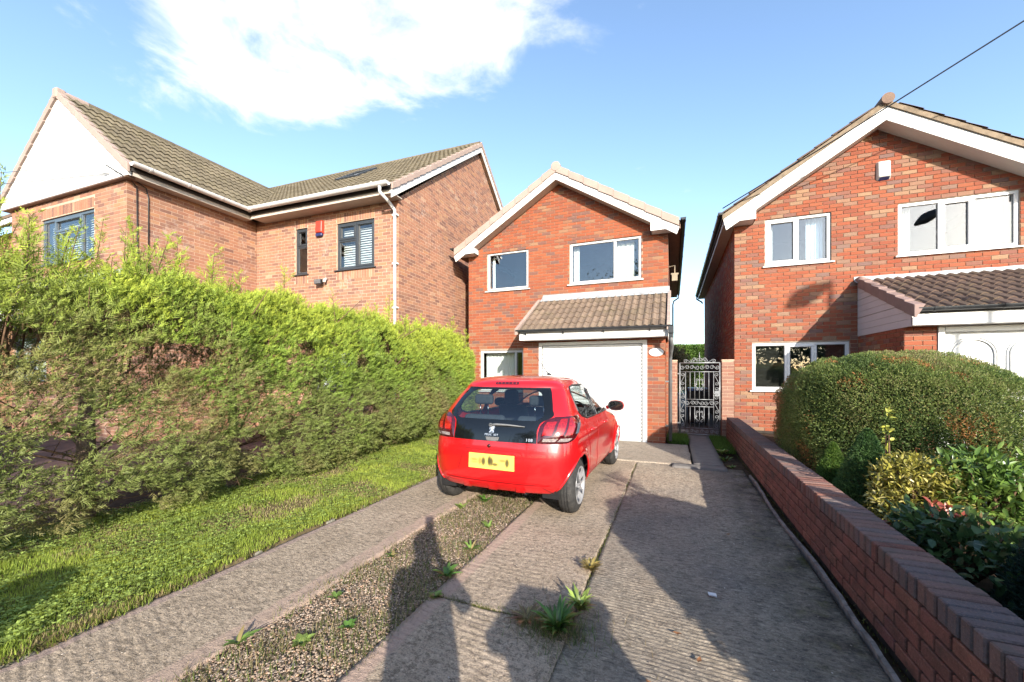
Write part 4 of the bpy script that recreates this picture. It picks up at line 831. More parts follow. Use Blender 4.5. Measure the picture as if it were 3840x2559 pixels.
grid_slab('driveway_strip', -3.08, -2.19, -.6, 6.74, .025, .011, tamp(.048, .0036, .28, 4.5, 1.8), 'concL', .035)
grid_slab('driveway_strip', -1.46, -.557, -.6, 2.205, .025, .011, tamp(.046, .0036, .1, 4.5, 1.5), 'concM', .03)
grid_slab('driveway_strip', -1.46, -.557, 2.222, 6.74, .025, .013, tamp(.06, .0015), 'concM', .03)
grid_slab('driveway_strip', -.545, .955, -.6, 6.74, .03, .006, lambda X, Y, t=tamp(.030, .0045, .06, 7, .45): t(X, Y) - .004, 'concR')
grid_slab('garage_apron', -3.30, .27, 6.755, 8.60, .06, .04, fl(.012), 'concA', .03)
grid_slab('path', .30, .72, 6.80, 9.9, .08, .05, fl(.03), 'flag'); grid_slab('path', -.02, .74, 6.56, 6.79, .05, .05, fl(.022), 'flag')
b = B(); b.quad((-400, -400, -.10), (400, -400, -.10), (400, 600, -.10), (-400, 600, -.10)); tag(b.build('ground', 'earth'), kind='structure')
grid_slab('soil_bed', -6.15, -4.6, -1.2, 9.8, .07, .07, lambda X, Y: -.02 + .05 * vn.fbm(X * 3, Y * 3) + .04 * np.exp(-((X + 5.2) / .3) ** 2), 'soil')
grid_slab('neighbour_drive', -16, -6.0, -1.2, 9.8, .5, .5, lambda X, Y: X * 0 - .01, 'redpave')
grid_slab('garden_bed', 1.28, 9, -1.0, 9.87, .06, .06, lambda X, Y: .13 + .05 * vn.fbm(X * 3, Y * 3), 'soil')
grid_slab('garden_path', 2.35, 2.75, 1.2, 5.2, .05, .05, lambda X, Y: .195 + .01 * vn.fbm(X * 9, Y * 9), 'flag')
grid_slab('back_path', -.09, 1.22, 9.9, 30, .3, .5, fl(.0), 'flag'); grid_slab('back_lawn', -14, 16, 19.4, 90, 3, 3, lambda X, Y: X * 0 - .02, plain('far_lawn', (.07, .11, .03), .9, var=.3))
b = B(); b.box(-200, 200, -3.0, -.62, -.2, -.03); tag(b.build('pavement', 'flag'), kind='structure')
b = B(); b.box(-200, 200, -9.5, -3.15, -.2, -.13); tag(b.build('road', 'asphalt'), kind='structure')
b = B(); b.box(-200, 200, -3.148, -3.002, -.2, -.02); tag(b.build('kerb', 'edging'), kind='structure')
grid_slab('gravel_bed', -2.26, -1.40, -.6, 6.74, .03, .03, lambda X, Y: -.038 + .03 * vn.fbm(X * 6, Y * 6), plain('gravel_dirt', (.22, .165, .115), .95, spec=.1, var=.4, scale=25, bump=.9, bscale=70, dirt=(.09, .085, .03)))
# loose stones in the gravel strip
def pebbles(n, xr, yr, zf, smin, smax, cols, name, mat):
    X = rng.uniform(*xr, n); Y = yr[0] + (yr[1] - yr[0]) * rng.random(n) ** 1.5; s_ = rng.uniform(smin, smax, n) * rng.uniform(.7, 1.5, n)
    oct_ = np.array([(1, 0, 0), (.2, .8, .1), (-.9, .3, 0), (-.3, -.8, .05), (.5, -.6, -.1), (.1, .1, .55), (0, 0, -.4)]); F = np.array([(0, 1, 5), (1, 2, 5), (2, 3, 5), (3, 4, 5), (4, 0, 5), (1, 0, 6), (2, 1, 6), (0, 4, 6)])
    a = rng.uniform(0, 6.283, n); ca, sa = np.cos(a), np.sin(a); v = oct_[None] * (1 + rng.uniform(-.25, .25, (n, 7, 3))) * s_[:, None, None]
    V = np.stack([v[..., 0] * ca[:, None] - v[..., 1] * sa[:, None] + X[:, None], v[..., 0] * sa[:, None] + v[..., 1] * ca[:, None] + Y[:, None], v[..., 2] + zf(X, Y)[:, None]], -1).reshape(-1, 3)
    FF = (F[None] + (np.arange(n) * 7)[:, None, None]).reshape(-1, 3); cc = np.array(cols)[rng.integers(0, len(cols), n)] * rng.uniform(.7, 1.25, (n, 1))
    return tag(npmesh(name, V, FF, mat, None, np.repeat(cc, 7, 0), True), kind='stuff')
ts = NT('pebble'); ts.bsdf(ts.attr('Col'), .9, 0, .25); M['pebble'] = ts.m
o = pebbles(26000, (-2.24, -1.42), (.9, 6.7), lambda X, Y: -.026 + .03 * vn.fbm(X * 6, Y * 6), .0035, .0085, [(.34, .25, .18), (.27, .20, .145), (.38, .30, .23), (.23, .17, .125), (.33, .21, .14), (.18, .145, .11)], 'gravel', 'pebble'); tag(o, 'loose brown gravel between the concrete drive strips', 'gravel')
o = pebbles(1500, (-3.0, 1.0), (1.0, 6.5), lambda X, Y: X * 0 + .004, .002, .005, [(.30, .24, .19), (.2, .16, .13), (.4, .35, .3)], 'grit', 'pebble'); tag(o, 'fine loose grit scattered over the concrete drive', 'grit')
# pale edging strip along the foot of the garden wall, broken edging along the lawn
pts = [(.985 + .015 * math.sin(y * 2.3) + random.uniform(-.006, .006), y) for y in np.arange(-.3, 6.5, .12)]
b = B()
for (a, c), (d, e) in zip(pts[:-1], pts[1:]): b.add([(a - .013, c, -.05), (a + .013, c, -.05), (d + .013, e - .004, -.05), (d - .013, e - .004, -.05), (a - .012, c, .012), (a + .010, c, .016), (d + .010, e - .004, .016), (d - .012, e - .004, .012)], [(4, 5, 6, 7), (0, 1, 5, 4), (1, 2, 6, 5), (2, 3, 7, 6), (3, 0, 4, 7)])
tag(b.build('edging_strip', plain('dull_edging', (.26, .24, .215), .95, var=.4, scale=14, bump=.5, bscale=60, dirt=(.07, .065, .04))), kind='structure')
for y0_, y1_ in ((.5, 1.0), (1.12, 1.24), (1.75, 2.25), (2.9, 3.0), (3.35, 3.42), (3.9, 4.7)):
    b = B(); n = max(2, int((y1_ - y0_) / .07)); 
    for k in range(n):
        y = y0_ + (y1_ - y0_) * k / n; w = random.uniform(.02, .04); b.box(-3.16 - w + random.uniform(-.01, .01), -3.11, y, y + (y1_ - y0_) / n * .98, -.06, random.uniform(-.004, .008))
    tag(bevel(b.build('lawn_edging', plain('mossy_edging', (.24, .225, .18), .95, var=.4, scale=18, bump=.6, bscale=60, dirt=(.08, .09, .04))), .008), kind='structure')

# ------------------------------------------------------------------ lawn
def blades(n, X, Y, Z, hgt, wid, cols, lean=.6):
    a = rng.uniform(0, 6.283, n); d = np.stack([np.cos(a), np.sin(a)], -1); l = rng.uniform(.15, lean, n) * hgt
    tip = np.stack([X + d[:, 0] * l, Y + d[:, 1] * l, Z + hgt], -1); p = np.stack([-d[:, 1], d[:, 0]], -1) * wid[:, None] / 2
    b0 = np.stack([X - p[:, 0], Y - p[:, 1], Z - .005], -1); b1 = np.stack([X + p[:, 0], Y + p[:, 1], Z - .005], -1)
    V = np.stack([b0, b1, tip], 1).reshape(-1, 3); F = np.arange(3 * n).reshape(n, 3); C = np.repeat(cols, 3, 0); C = C.reshape(n, 3, 3); C[:, 2] *= 1.2; return V, F, C.reshape(-1, 3)
def lawn_h(X, Y): return .012 + .035 * vn.fbm(X * 2, Y * 2) + .02 * np.clip((-3.6 - X), 0, 1)
grid_slab('lawn_soil', -5.15, -3.12, -1.2, 9.78, .05, .05, lambda X, Y: lawn_h(X, Y) - .008, plain('lawn_soil', (.15, .115, .06), .95, spec=.1, var=.45, scale=14, bump=.8, bscale=60, dirt=(.08, .09, .03)), .05)
n = 150000; Y = .3 + 9.3 * rng.random(n) ** 1.7; X = rng.uniform(-5.3, -3.10, n) + (rng.random(n) ** 6) * .05
dry = np.clip((vn2.fbm(X * 1.6 + 3, Y * 1.6) - .47) * 7, 0, 1); dry = dry * (X > -4.9); keep = rng.random(n) > dry * .45; X, Y, dry = X[keep], Y[keep], dry[keep]; n = len(X)
tall = vn3.fbm(X * 4, Y * 4); hg = (.018 + .05 * np.clip(tall - .25, 0, 1) * rng.uniform(.5, 1.6, n)) * (1 - .45 * dry); w = rng.uniform(.003, .006, n) * (1 + Y * .12)
g1 = np.array((.22, .30, .042)); g2 = np.array((.38, .44, .07)); g3 = np.array((.40, .32, .16)); mixv = vn.fbm(X * 3, Y * 3)[:, None] + rng.uniform(-.25, .25, (n, 1)); cols = g1 + (g2 - g1) * np.clip(mixv * 1.6 - .3, 0, 1); r_ = (rng.random(n) < dry * .75)[:, None]; cols = np.where(r_, g3 * rng.uniform(.7, 1.2, (n, 1)), cols)
V, F, C = blades(n, X, Y, lawn_h(X, Y), hg, w, cols, .9)
tag(npmesh('lawn_grass', V, F, 'grass', None, C), 'short patchy green lawn grass between hedge and drive', 'grass', kind='stuff')
# clover and broad-leaved weeds in the lawn: little three-leaf clusters
def clover(n, X, Y, Z, size, cols):
    a = rng.uniform(0, 6.283, n); VV = []; k = 4
    for j in range(3):
        t = a + j * 2.094; c, s_ = np.cos(t), np.sin(t); px_, py_ = -s_, c
        for (u, v_, z) in ((0, 0, 0), (.6, -.4, .22), (1.0, 0, .30), (.6, .4, .22)):
            VV.append(np.stack([X + size * (c * u + px_ * v_), Y + size * (s_ * u + py_ * v_), Z + size * z + size * rng.uniform(-.1, .25, n)], -1))
    V = np.stack(VV, 1).reshape(-1, 3); base = np.array([(0, 1, 2, 3), (4, 5, 6, 7), (8, 9, 10, 11)]); return V, (base[None] + (np.arange(n) * 12)[:, None, None]).reshape(-1, 4), np.repeat(cols, 12, 0)
n = 21000; Y = .4 + 8.5 * rng.random(n) ** 1.6; X = rng.uniform(-5.25, -3.13, n); k_ = vn3.fbm(X * 2.2 + 9, Y * 2.2) > .42 - .18 * (X < -4.5); X, Y = X[k_], Y[k_]; n = len(X)
cols = np.array((.24, .32, .075)) * rng.uniform(.6, 1.45, (n, 1)) + np.array((.03, .02, .0)) * rng.random((n, 1)); sz = rng.uniform(.010, .025, n)
V, F, C = clover(n, X, Y, lawn_h(X, Y) + rng.uniform(.008, .05, n), sz, cols); tag(npmesh('clover', V, F, 'leaf', None, C), 'clover and small broad-leaved weeds through the lawn', 'clover', kind='stuff')
# ragged fringe of grass hanging over the drive edge
n = 9000; Y = .5 + 8.5 * rng.random(n) ** 1.5; X = -3.13 + np.clip(rng.normal(0, .03, n), -.06, .09) + .05 * (vn2.fbm(Y * 2.5, Y * 0 + 4) - .5); k_ = vn3.fbm(Y * 3.3, X * 0 + 1) > .38; X, Y = X[k_], Y[k_]; n = len(X)
cols = np.where((rng.random(n) < .3)[:, None], np.array((.36, .28, .13)), np.array((.22, .28, .05))) * rng.uniform(.6, 1.25, (n, 1)); V, F, C = blades(n, X, Y, np.full(n, .004), rng.uniform(.015, .055, n), rng.uniform(.004, .007, n), cols, 1.6)
tag(npmesh('edge_grass', V, F, 'grass', None, C), 'ragged grass fringe hanging over the edge of the drive', 'grass', kind='stuff')
# dead leaves along the lawn edge
n = 1500; Y = .6 + 5.5 * rng.random(n) ** 1.3; X = -3.13 - np.abs(rng.normal(0, .035, n)); cols = np.array((.20, .11, .055)) * rng.uniform(.5, 1.6, (n, 1)); V, F, C = clover(n, X, Y, np.full(n, .012), rng.uniform(.006, .016, n), cols); tag(npmesh('dead_leaves', V, F, 'leaf', None, C), 'brown dead leaves caught along the lawn edge', 'dead leaves', kind='stuff')
# wisps of dry grass and moss over the gravel
n = 15000; Y = .9 + 5.0 * rng.random(n) ** 1.5; X = rng.uniform(-2.24, -1.42, n); q = vn2.fbm(X * 3.5, Y * 3.5) + rng.uniform(-.12, .12, n); k_ = q > .40; X, Y = X[k_], Y[k_]; n = len(X)
cols = np.where((rng.random(n) < .55)[:, None], np.array((.13, .17, .035)), np.array((.28, .22, .11))) * rng.uniform(.6, 1.3, (n, 1)); V, F, C = blades(n, X, Y, np.full(n, -.01), rng.uniform(.015, .05, n), rng.uniform(.003, .005, n), cols, 1.6)
tag(npmesh('dry_grass', V, F, 'grass', None, C), 'sparse dry grass and moss growing through the gravel', 'grass', kind='stuff')
# thin moss and grass in the slab joints and at the wall foot
n = 3000; seg = rng.integers(0, 4, n); t_ = rng.random(n)
X = np.select([seg == 0, seg == 1, seg == 2], [-.55 + rng.normal(0, .008, n), -1.46 + t_ * .9, 1.03 + rng.normal(0, .012, n)], -.02 + rng.normal(0, .02, n)); Y = np.select([seg == 0, seg == 1, seg == 2], [1.2 + 5.4 * t_, 2.213 + rng.normal(0, .012, n), .5 + 8 * t_], 6.6 + 2.0 * t_)
cols = np.array((.12, .13, .03)) * rng.uniform(.5, 1.4, (n, 1)); V, F, C = blades(n, X, Y, np.full(n, -.005), rng.uniform(.008, .022, n), rng.uniform(.004, .007, n), cols, 1.4)
tag(npmesh('joint_moss', V, F, 'grass', None, C), 'moss and fine grass in the joints of the drive', 'moss', kind='stuff')

# ------------------------------------------------------------------ weeds
def leaf_strip(pts, widths, up=Vector((0, 0, 1))):
    """a leaf as a folded strip along pts"""
    vs = []; fs = []
    for i, (p, w) in enumerate(zip(pts, widths)):
        d = (pts[min(i + 1, len(pts) - 1)] - pts[max(i - 1, 0)]).normalized(); s_ = d.cross(up)
        s_ = s_.normalized() if s_.length > 1e-4 else Vector((1, 0, 0)); n_ = s_.cross(d)
        vs += [p - s_ * w + n_ * w * .35, p, p + s_ * w + n_ * w * .35]
    for i in range(len(pts) - 1):
        k = 3 * i; fs += [(k, k + 1, k + 4, k + 3), (k + 1, k + 2, k + 5, k + 4)]
    return vs, fs
def rosette(name, label, loc, n, L, wd, elev, col, cat='weed', group=None, dry=0, seed=1, mat='leafg', toothed=False):
    r = random.Random(seed); th = thing(name, loc, label, cat, group)
    for k in range(n):
        a = 6.283 * k / n + r.uniform(-.4, .4); l = L * r.uniform(.55, 1.1); e = elev * r.uniform(.6, 1.25); p = Vector(loc); d = Vector((math.cos(a), math.sin(a), 0)); pts = []; ws = []
        for j in range(7):
            t = j / 6; ang = e * (1 - .85 * t); pts.append(p.copy()); p = p + (d * math.cos(ang) + Vector((0, 0, 1)) * math.sin(ang)) * l / 6
            wv = wd * math.sin(math.pi * min(1, .12 + t * .86)) ** .8 * (1 if not toothed else (.65 if j % 2 else 1.15)); ws.append(max(.0015, wv))
        vs, fs = leaf_strip(pts, ws); o = meshobj('leaf', vs, fs, mat, th, True); c = np.array(col) * r.uniform(.7, 1.3)
        if r.random() < dry: c = np.array((.26, .20, .08)) * r.uniform(.7, 1.2)
        ca = o.data.color_attributes.new('Col', 'FLOAT_COLOR', 'POINT'); ca.data.foreach_set('color', np.tile(np.append(c, 1), len(vs)).astype(np.float32))
    return th
big = rosette('weed_clump', 'big tuft of broad green weed leaves growing from the drive joint', (-.60, 2.16, 0), 40, .19, .013, 1.1, (.085, .18, .03), seed=3)
rosette('weed_clump', 'frilly pale green weed right behind the big weed tuft', (-.53, 2.40, 0), 44, .16, .013, 1.15, (.24, .32, .07), seed=5, toothed=True, dry=.15)
rosette('weed_clump', 'dry yellow-brown moss cushion in the joint beyond the big weed tuft', (-.56, 2.92, 0), 60, .11, .012, 1.0, (.30, .23, .07), seed=6, dry=.5, toothed=True)
rosette('weed_clump', 'brown withered weed low on the slab beside the big weed tuft', (-.80, 2.20, 0), 30, .14, .009, .5, (.16, .10, .05), seed=8, dry=.6)
for k, (x, y, n_, L, e, lab) in enumerate([(-2.16, 1.42, 11, .115, .75, 'pale green weed rosette at the edge of the left concrete strip'), (-1.95, 4.02, 12, .13, .8, 'leafy weed in the gravel just behind the red car'), (-2.10, 3.72, 7, .10, 1.1, 'small upright weed on the left strip short of the red car'),
        (-1.53, 2.88, 12, .13, .8, 'weed at the gravel edge in front of the photographer shadow'), (-1.50, 2.45, 12, .13, .7, 'dark green weed lying in the photographer shadow'), (-1.43, 2.20, 16, .06, .6, 'mossy weed at the corner of the cracked middle slab'), (-1.60, 3.35, 10, .10, .8, 'light green weed at the right edge of the gravel'),
        (-2.05, 2.55, 10, .07, .7, 'tiny weed at the left edge of the gravel'), (-1.85, 1.55, 14, .07, .6, 'low weed tuft in the middle of the gravel'), (-2.02, 1.95, 14, .06, .6, 'low creeping weed in the gravel nearest the left strip'), (-1.72, 1.75, 12, .06, .6, 'weed tuft in the gravel close to the middle strip'),
        (-3.13, 1.63, 9, .08, .8, 'small weed on the lawn edge beside the left strip'), (-3.14, 1.0, 10, .09, .8, 'weed on the lawn edge near the bottom left corner'), (.78, 7.25, 30, .16, .9, 'leafy weeds at the foot of the garden wall near the gate'), (.80, 7.9, 30, .14, 1.0, 'tall grassy weeds by the wall just before the gate'), (.82, 6.8, 22, .10, .8, 'low weeds at the end of the garden wall path')]):
    rosette('weed', lab, (x, y, 0), n_, L, .010 + .004 * (k % 3), e, ((.15, .24, .05), (.10, .20, .035), (.20, .27, .06))[k % 3], seed=20 + k, toothed=k % 2 == 1, dry=.12)
# dry seed stalks round the big weed
n = 1500; a = rng.uniform(0, 6.283, n); r_ = np.abs(rng.normal(0, .11, n)); X = -.62 + r_ * np.cos(a) * 1.3; Y = 2.18 + r_ * np.sin(a); cols = np.where((rng.random(n) < .5)[:, None], np.array((.28, .22, .12)), np.array((.10, .17, .03))) * rng.uniform(.6, 1.2, (n, 1)); V, F, C = blades(n, X, Y, np.full(n, 0.), rng.uniform(.02, .085, n), np.full(n, .0035), cols, 1.8)
tag(npmesh('grass_tuft', V, F, 'grass', None, C), 'thin green and straw grass around the big weed tuft', 'grass', kind='stuff')
# grass patches beside the path to the gate
for nm, (xa, xb, ya, yb), nb in (('left', (-.10, .28, 8.7, 9.75), 5000), ('right', (.74, 1.03, 8.0, 9.8), 3000)):
    X = rng.uniform(xa, xb, nb); Y = rng.uniform(ya, yb, nb); cols = np.array((.09, .17, .025)) * rng.uniform(.6, 1.5, (nb, 1)); V, F, C = blades(nb, X, Y, np.full(nb, .0), rng.uniform(.04, .12, nb), np.full(nb, .009), cols, 1.0)
    tag(npmesh('grass_patch', V, F, 'grass', None, C), 'grass patch on the %s of the path to the iron gate' % nm, 'grass', kind='stuff')
# ------------------------------------------------------------------ conifer hedge: seven trees in a row
def norm(a): return a / np.maximum(np.linalg.norm(a, axis=-1, keepdims=True), 1e-6)
def sprays(P, D, size, cb, ct, nl=9, wid=.011, ang=.75):
    """flat feathery conifer sprays: nl thin leaflets on alternate sides of each axis"""
    n = len(P); D = norm(D); up = norm(np.cross(D, rng.normal(0, 1, (n, 3)))); sd = norm(np.cross(up, D)); VV = []; CC = []
    for k in range(nl):
        t = k / (nl - 1); s_ = 1 if k % 2 else -1
        if k == nl - 1: s_ = 0
        L = size * (.42 * (1 - t) + .16) * rng.uniform(.7, 1.25, n); a = ang * (1 - .35 * t) * abs(s_) * rng.uniform(.7, 1.3, n)
        d = D * np.cos(a)[:, None] + sd * (s_ * np.sin(a))[:, None] + rng.normal(0, .10, (n, 3)); q = P + D * (size * t * .8)[:, None]
        w = norm(np.cross(d, up + rng.normal(0, .45, (n, 3)))) * (wid * (.7 + .5 * size / .15))[:, None] / 2
        VV += [q - w, q + w, q + d * L[:, None]]; c = cb + (ct - cb) * (.25 + .55 * t); CC += [c, c, cb + (ct - cb) * min(1, .55 + .6 * t)]
    V = np.stack(VV, 1).reshape(-1, 3); C = np.stack(CC, 1).reshape(-1, 3); return V, np.arange(len(V)).reshape(-1, 3), C
def hedge_pts(n, rmin, rmax):
    y = rng.uniform(.15, 9.2, n); th = rng.uniform(-.36 * np.pi, 1.05 * np.pi, n); r = rng.uniform(rmin ** 2, rmax ** 2, n) ** .5
    # superellipse cross-section, closing towards the far end
    e = 3.0; c, s_ = np.cos(th), np.sin(th); q = (np.abs(c) ** e + np.abs(s_) ** e) ** (-1 / e)
    top = 2.32 + .26 * (vn.fbm(y * 1.6, y * 0 + 3) - .5) * 2 + .0 * y; cz = 1.32; rz = np.where(s_ > 0, top - cz, 1.24); rx = .82 + .10 * (vn2.fbm(y * 1.1, th) - .5)
    lump = 1 + .42 * (vn3.fbm(y * 2.0 + 5, th * 2.2) - .47) + .26 * (vn.fbm(y * 5, th * 5) - .47)
    endf = np.clip((9.3 - y) / .6, .05, 1) ** .45
    x = -5.36 + rx * c * q * r * lump * endf; z = cz + rz * s_ * q * r * lump * (.35 + .65 * endf)
    x = x + .22 * np.clip(1.2 - z, 0, 1.1) * (x > -5.4)
    N = np.stack([c, 0 * c + np.where(y > 9.0, .8, 0), s_], -1); return x, y, z, N, r
def noise3(x, y, z, f): return vn.fbm(x * f + z * f * .7, y * f + z * f * .45)
trees = [(-5.50, .75), (-5.24, 1.98), (-5.03, 3.23), (-5.15, 4.55), (-5.1, 5.85), (-5.1, 7.1), (-5.1, 8.35)]
labs = ['leftmost conifer of the hedge, with sparse shoots in front of the grey window', 'hedge conifer with the thick bare grey trunk standing in the grass', 'hedge conifer with the short stump-like trunk, third from the left', 'fourth conifer of the hedge counted from the left', 'fifth conifer of the hedge, below the red alarm box', 'hedge conifer next to the last, below the white downpipe', 'last conifer of the hedge, beside the middle house']
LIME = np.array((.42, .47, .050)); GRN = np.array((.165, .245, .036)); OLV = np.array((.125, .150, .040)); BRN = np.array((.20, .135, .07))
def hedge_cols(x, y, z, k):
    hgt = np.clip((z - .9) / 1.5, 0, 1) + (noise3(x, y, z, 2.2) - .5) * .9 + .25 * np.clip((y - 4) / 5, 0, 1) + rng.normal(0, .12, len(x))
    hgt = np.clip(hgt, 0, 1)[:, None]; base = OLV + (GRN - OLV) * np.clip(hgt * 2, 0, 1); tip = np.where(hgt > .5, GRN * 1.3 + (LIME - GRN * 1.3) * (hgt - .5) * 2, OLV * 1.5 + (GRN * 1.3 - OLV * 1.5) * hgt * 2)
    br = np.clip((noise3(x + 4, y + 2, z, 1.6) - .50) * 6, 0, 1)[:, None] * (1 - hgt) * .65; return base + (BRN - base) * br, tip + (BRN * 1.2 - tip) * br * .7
def hole(x, y, z):
    h = np.zeros(len(x), bool)
    for (hy, hz, ry, rz) in ((2.06, .16, .22, .24), (3.30, .12, .18, .18), (2.45, 1.60, .34, .14), (2.15, 1.45, .18, .15), (1.25, 1.70, .30, .14), (3.15, .62, .20, .10), (5.0, .85, .3, .07), (1.6, .8, .2, .12), (3.9, 1.75, .15, .1), (4.9, 1.6, .12, .09), (.9, 2.1, .35, .18)):
        h |= ((y - hy) / ry) ** 2 + ((z - hz) / rz) ** 2 < 1
    return h
parts = {k: ([], [], []) for k in range(7)}
def put(x, y, z, V, C, nper):
    own = np.argmin(np.abs(y[:, None] + rng.normal(0, .12, len(y))[:, None] - np.array([t[1] for t in trees])[None]), 1)
    V = V.reshape(len(x), nper, 3); C = C.reshape(len(x), nper, 3)
    for k in range(7):
        m = own == k
        if m.any(): parts[k][0].append(V[m].reshape(-1, 3)); parts[k][1].append(C[m].reshape(-1, 3))
for cnt, r0, r1, sz, inner in ((88000, .86, 1.03, (.045, .12), 0), (16000, .55, .86, (.10, .19), 1)):
    x, y, z, N, r = hedge_pts(cnt, r0, r1)
    thin = np.clip((2.5 - y) / 1.2, 0, 1) * np.clip((z - 1.45) / .7, .25, 1.25); m = ~hole(x, y, z) & (z > .05 + .12 * rng.random(cnt)) & (rng.random(cnt) > thin * (.80 if not inner else .85)) & (noise3(x, y, z, 3.1) > (.25 if not inner else .33)); m &= ~((x < -5.7) & (rng.random(cnt) < .35))
    x, y, z, N = x[m], y[m], z[m], N[m]; n = len(x)
    D = N * .55 + np.array((.0, .42, .50)) + rng.normal(0, .33, (n, 3)); D[:, 2] += .5 * np.clip((z - 2.0), 0, 1)
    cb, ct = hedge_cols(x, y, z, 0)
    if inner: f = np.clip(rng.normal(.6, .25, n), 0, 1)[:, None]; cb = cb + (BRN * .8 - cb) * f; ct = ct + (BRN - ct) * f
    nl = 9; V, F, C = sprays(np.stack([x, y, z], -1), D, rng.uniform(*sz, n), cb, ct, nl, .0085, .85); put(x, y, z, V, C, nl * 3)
# leaders standing above the clipped top
shoots = []; stems = {k: B() for k in range(7)}
for k in range(330):
    y = random.uniform(.2, 9.1); big_ = y < 2.6; h = random.uniform(.10, .36) if not big_ else random.uniform(.2, .75)
    if random.random() < .12: h *= 1.6
    shoots.append((random.uniform(-5.75, -4.85), y, 2.22 if not big_ else random.uniform(1.8, 2.3), h, random.uniform(-.25, .25), random.uniform(-.1, .35)))
shoots += [(-5.15, 1.42, 2.1, 1.05, .02, .03), (-5.2, 1.15, 2.0, .9, -.1, -.25), (-5.1, .85, 1.9, .75, -.1, -.3), (-5.2, 2.25, 2.2, .85, .0, .05), (-5.0, 1.75, 2.1, .7, .05, .15), (-5.1, .55, 1.8, .9, 0, -.2), (-5.1, 4.0, 2.4, .55, 0, 0), (-5.0, 6.1, 2.45, .5, 0, .05), (-5.05, 3.0, 2.35, .6, .0, .08)]
for (x, y, z, h, lx, ly) in shoots:
    ns = int(h / .035) + 3; t = np.linspace(0, 1, ns); j = rng.normal(0, .02, (ns, 2)); P = np.stack([x + lx * h * t + j[:, 0], y + ly * h * t + j[:, 1], z + h * t], -1); a = rng.uniform(0, 6.283, ns)
    D = np.stack([np.cos(a) * .75, np.sin(a) * .75 + .2, np.full(ns, .75)], -1); s_ = (.19 * (1 - t) + .06) * min(1.2, .6 + h); cb, ct = hedge_cols(P[:, 0], P[:, 1], P[:, 2] + .1, 0); V, F, C = sprays(P, D, s_, cb * 1.1, ct, 11, .008); put(P[:, 0], P[:, 1], P[:, 2], V, C, 33)
    own = int(np.argmin([abs(y - t_[1]) for t_ in trees])); stems[own].tube([(x - lx * .4, y - ly * .4, z - .4), (x, y, z), (x + lx * h * .96, y + ly * h * .96, z + h * .96)], [.010, .007, .002], 5)
for k, (tx, ty) in enumerate(trees):
    t = thing('hedge_conifer', (tx, ty, 0), labs[k], 'conifer', 'conifers of the hedge'); r = random.Random(k)
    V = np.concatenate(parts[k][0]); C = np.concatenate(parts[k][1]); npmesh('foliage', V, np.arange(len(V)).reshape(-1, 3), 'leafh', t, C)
    rr = (.055, .075, .055, .05, .05, .05, .05)[k]; b = B(); pts = [(tx, ty, -.05), (tx, ty, .05), (tx + .01, ty + .01, .3), (tx - .02, ty + .03, .75), (tx - .06, ty + .05, 1.3), (tx - .05, ty + .05, 2.1)]
    b.tube(pts, [rr * 1.7, rr * 1.2, rr, rr * .9, rr * .7, rr * .25], 12); b.build('trunk', 'bark', t, True)
    br = B()
    for q in range(26):
        z = r.uniform(.35, 2.0); a = r.uniform(-1.2, 2.2) if q % 3 else r.uniform(2, 4.5); l = r.uniform(.4, .8); p0 = Vector((tx - .03, ty + .03, z)); d = Vector((math.cos(a), math.sin(a), r.uniform(.35, .8)))
        m1 = p0 + d * l * .5 + Vector((0, 0, -.04)); e = p0 + d * l; rb = r.uniform(.008, .017); br.tube([p0, m1, e], [rb, rb * .7, rb * .3], 6)
        for w_ in range(3): s0 = p0.lerp(e, r.uniform(.3, .8)); br.tube([s0, s0 + Vector((r.uniform(-.2, .2), r.uniform(-.2, .3), r.uniform(0, .22)))], [rb * .4, rb * .15], 4)
    for q in range(14):   # bare dead twigs low down
        a = r.uniform(-1, 1.5); p0 = Vector((tx + .03, ty, r.uniform(.15, .5))); br.tube([p0, p0 + Vector((math.cos(a) * .3, math.sin(a) * .3, r.uniform(-.08, .1))), p0 + Vector((math.cos(a) * .5, math.sin(a) * .5 + .1, r.uniform(-.12, .12)))], [.006, .004, .002], 4)
    br.build('branches', 'twig', t, True)
    if stems[k].v: stems[k].build('shoots', 'twig', t, True)
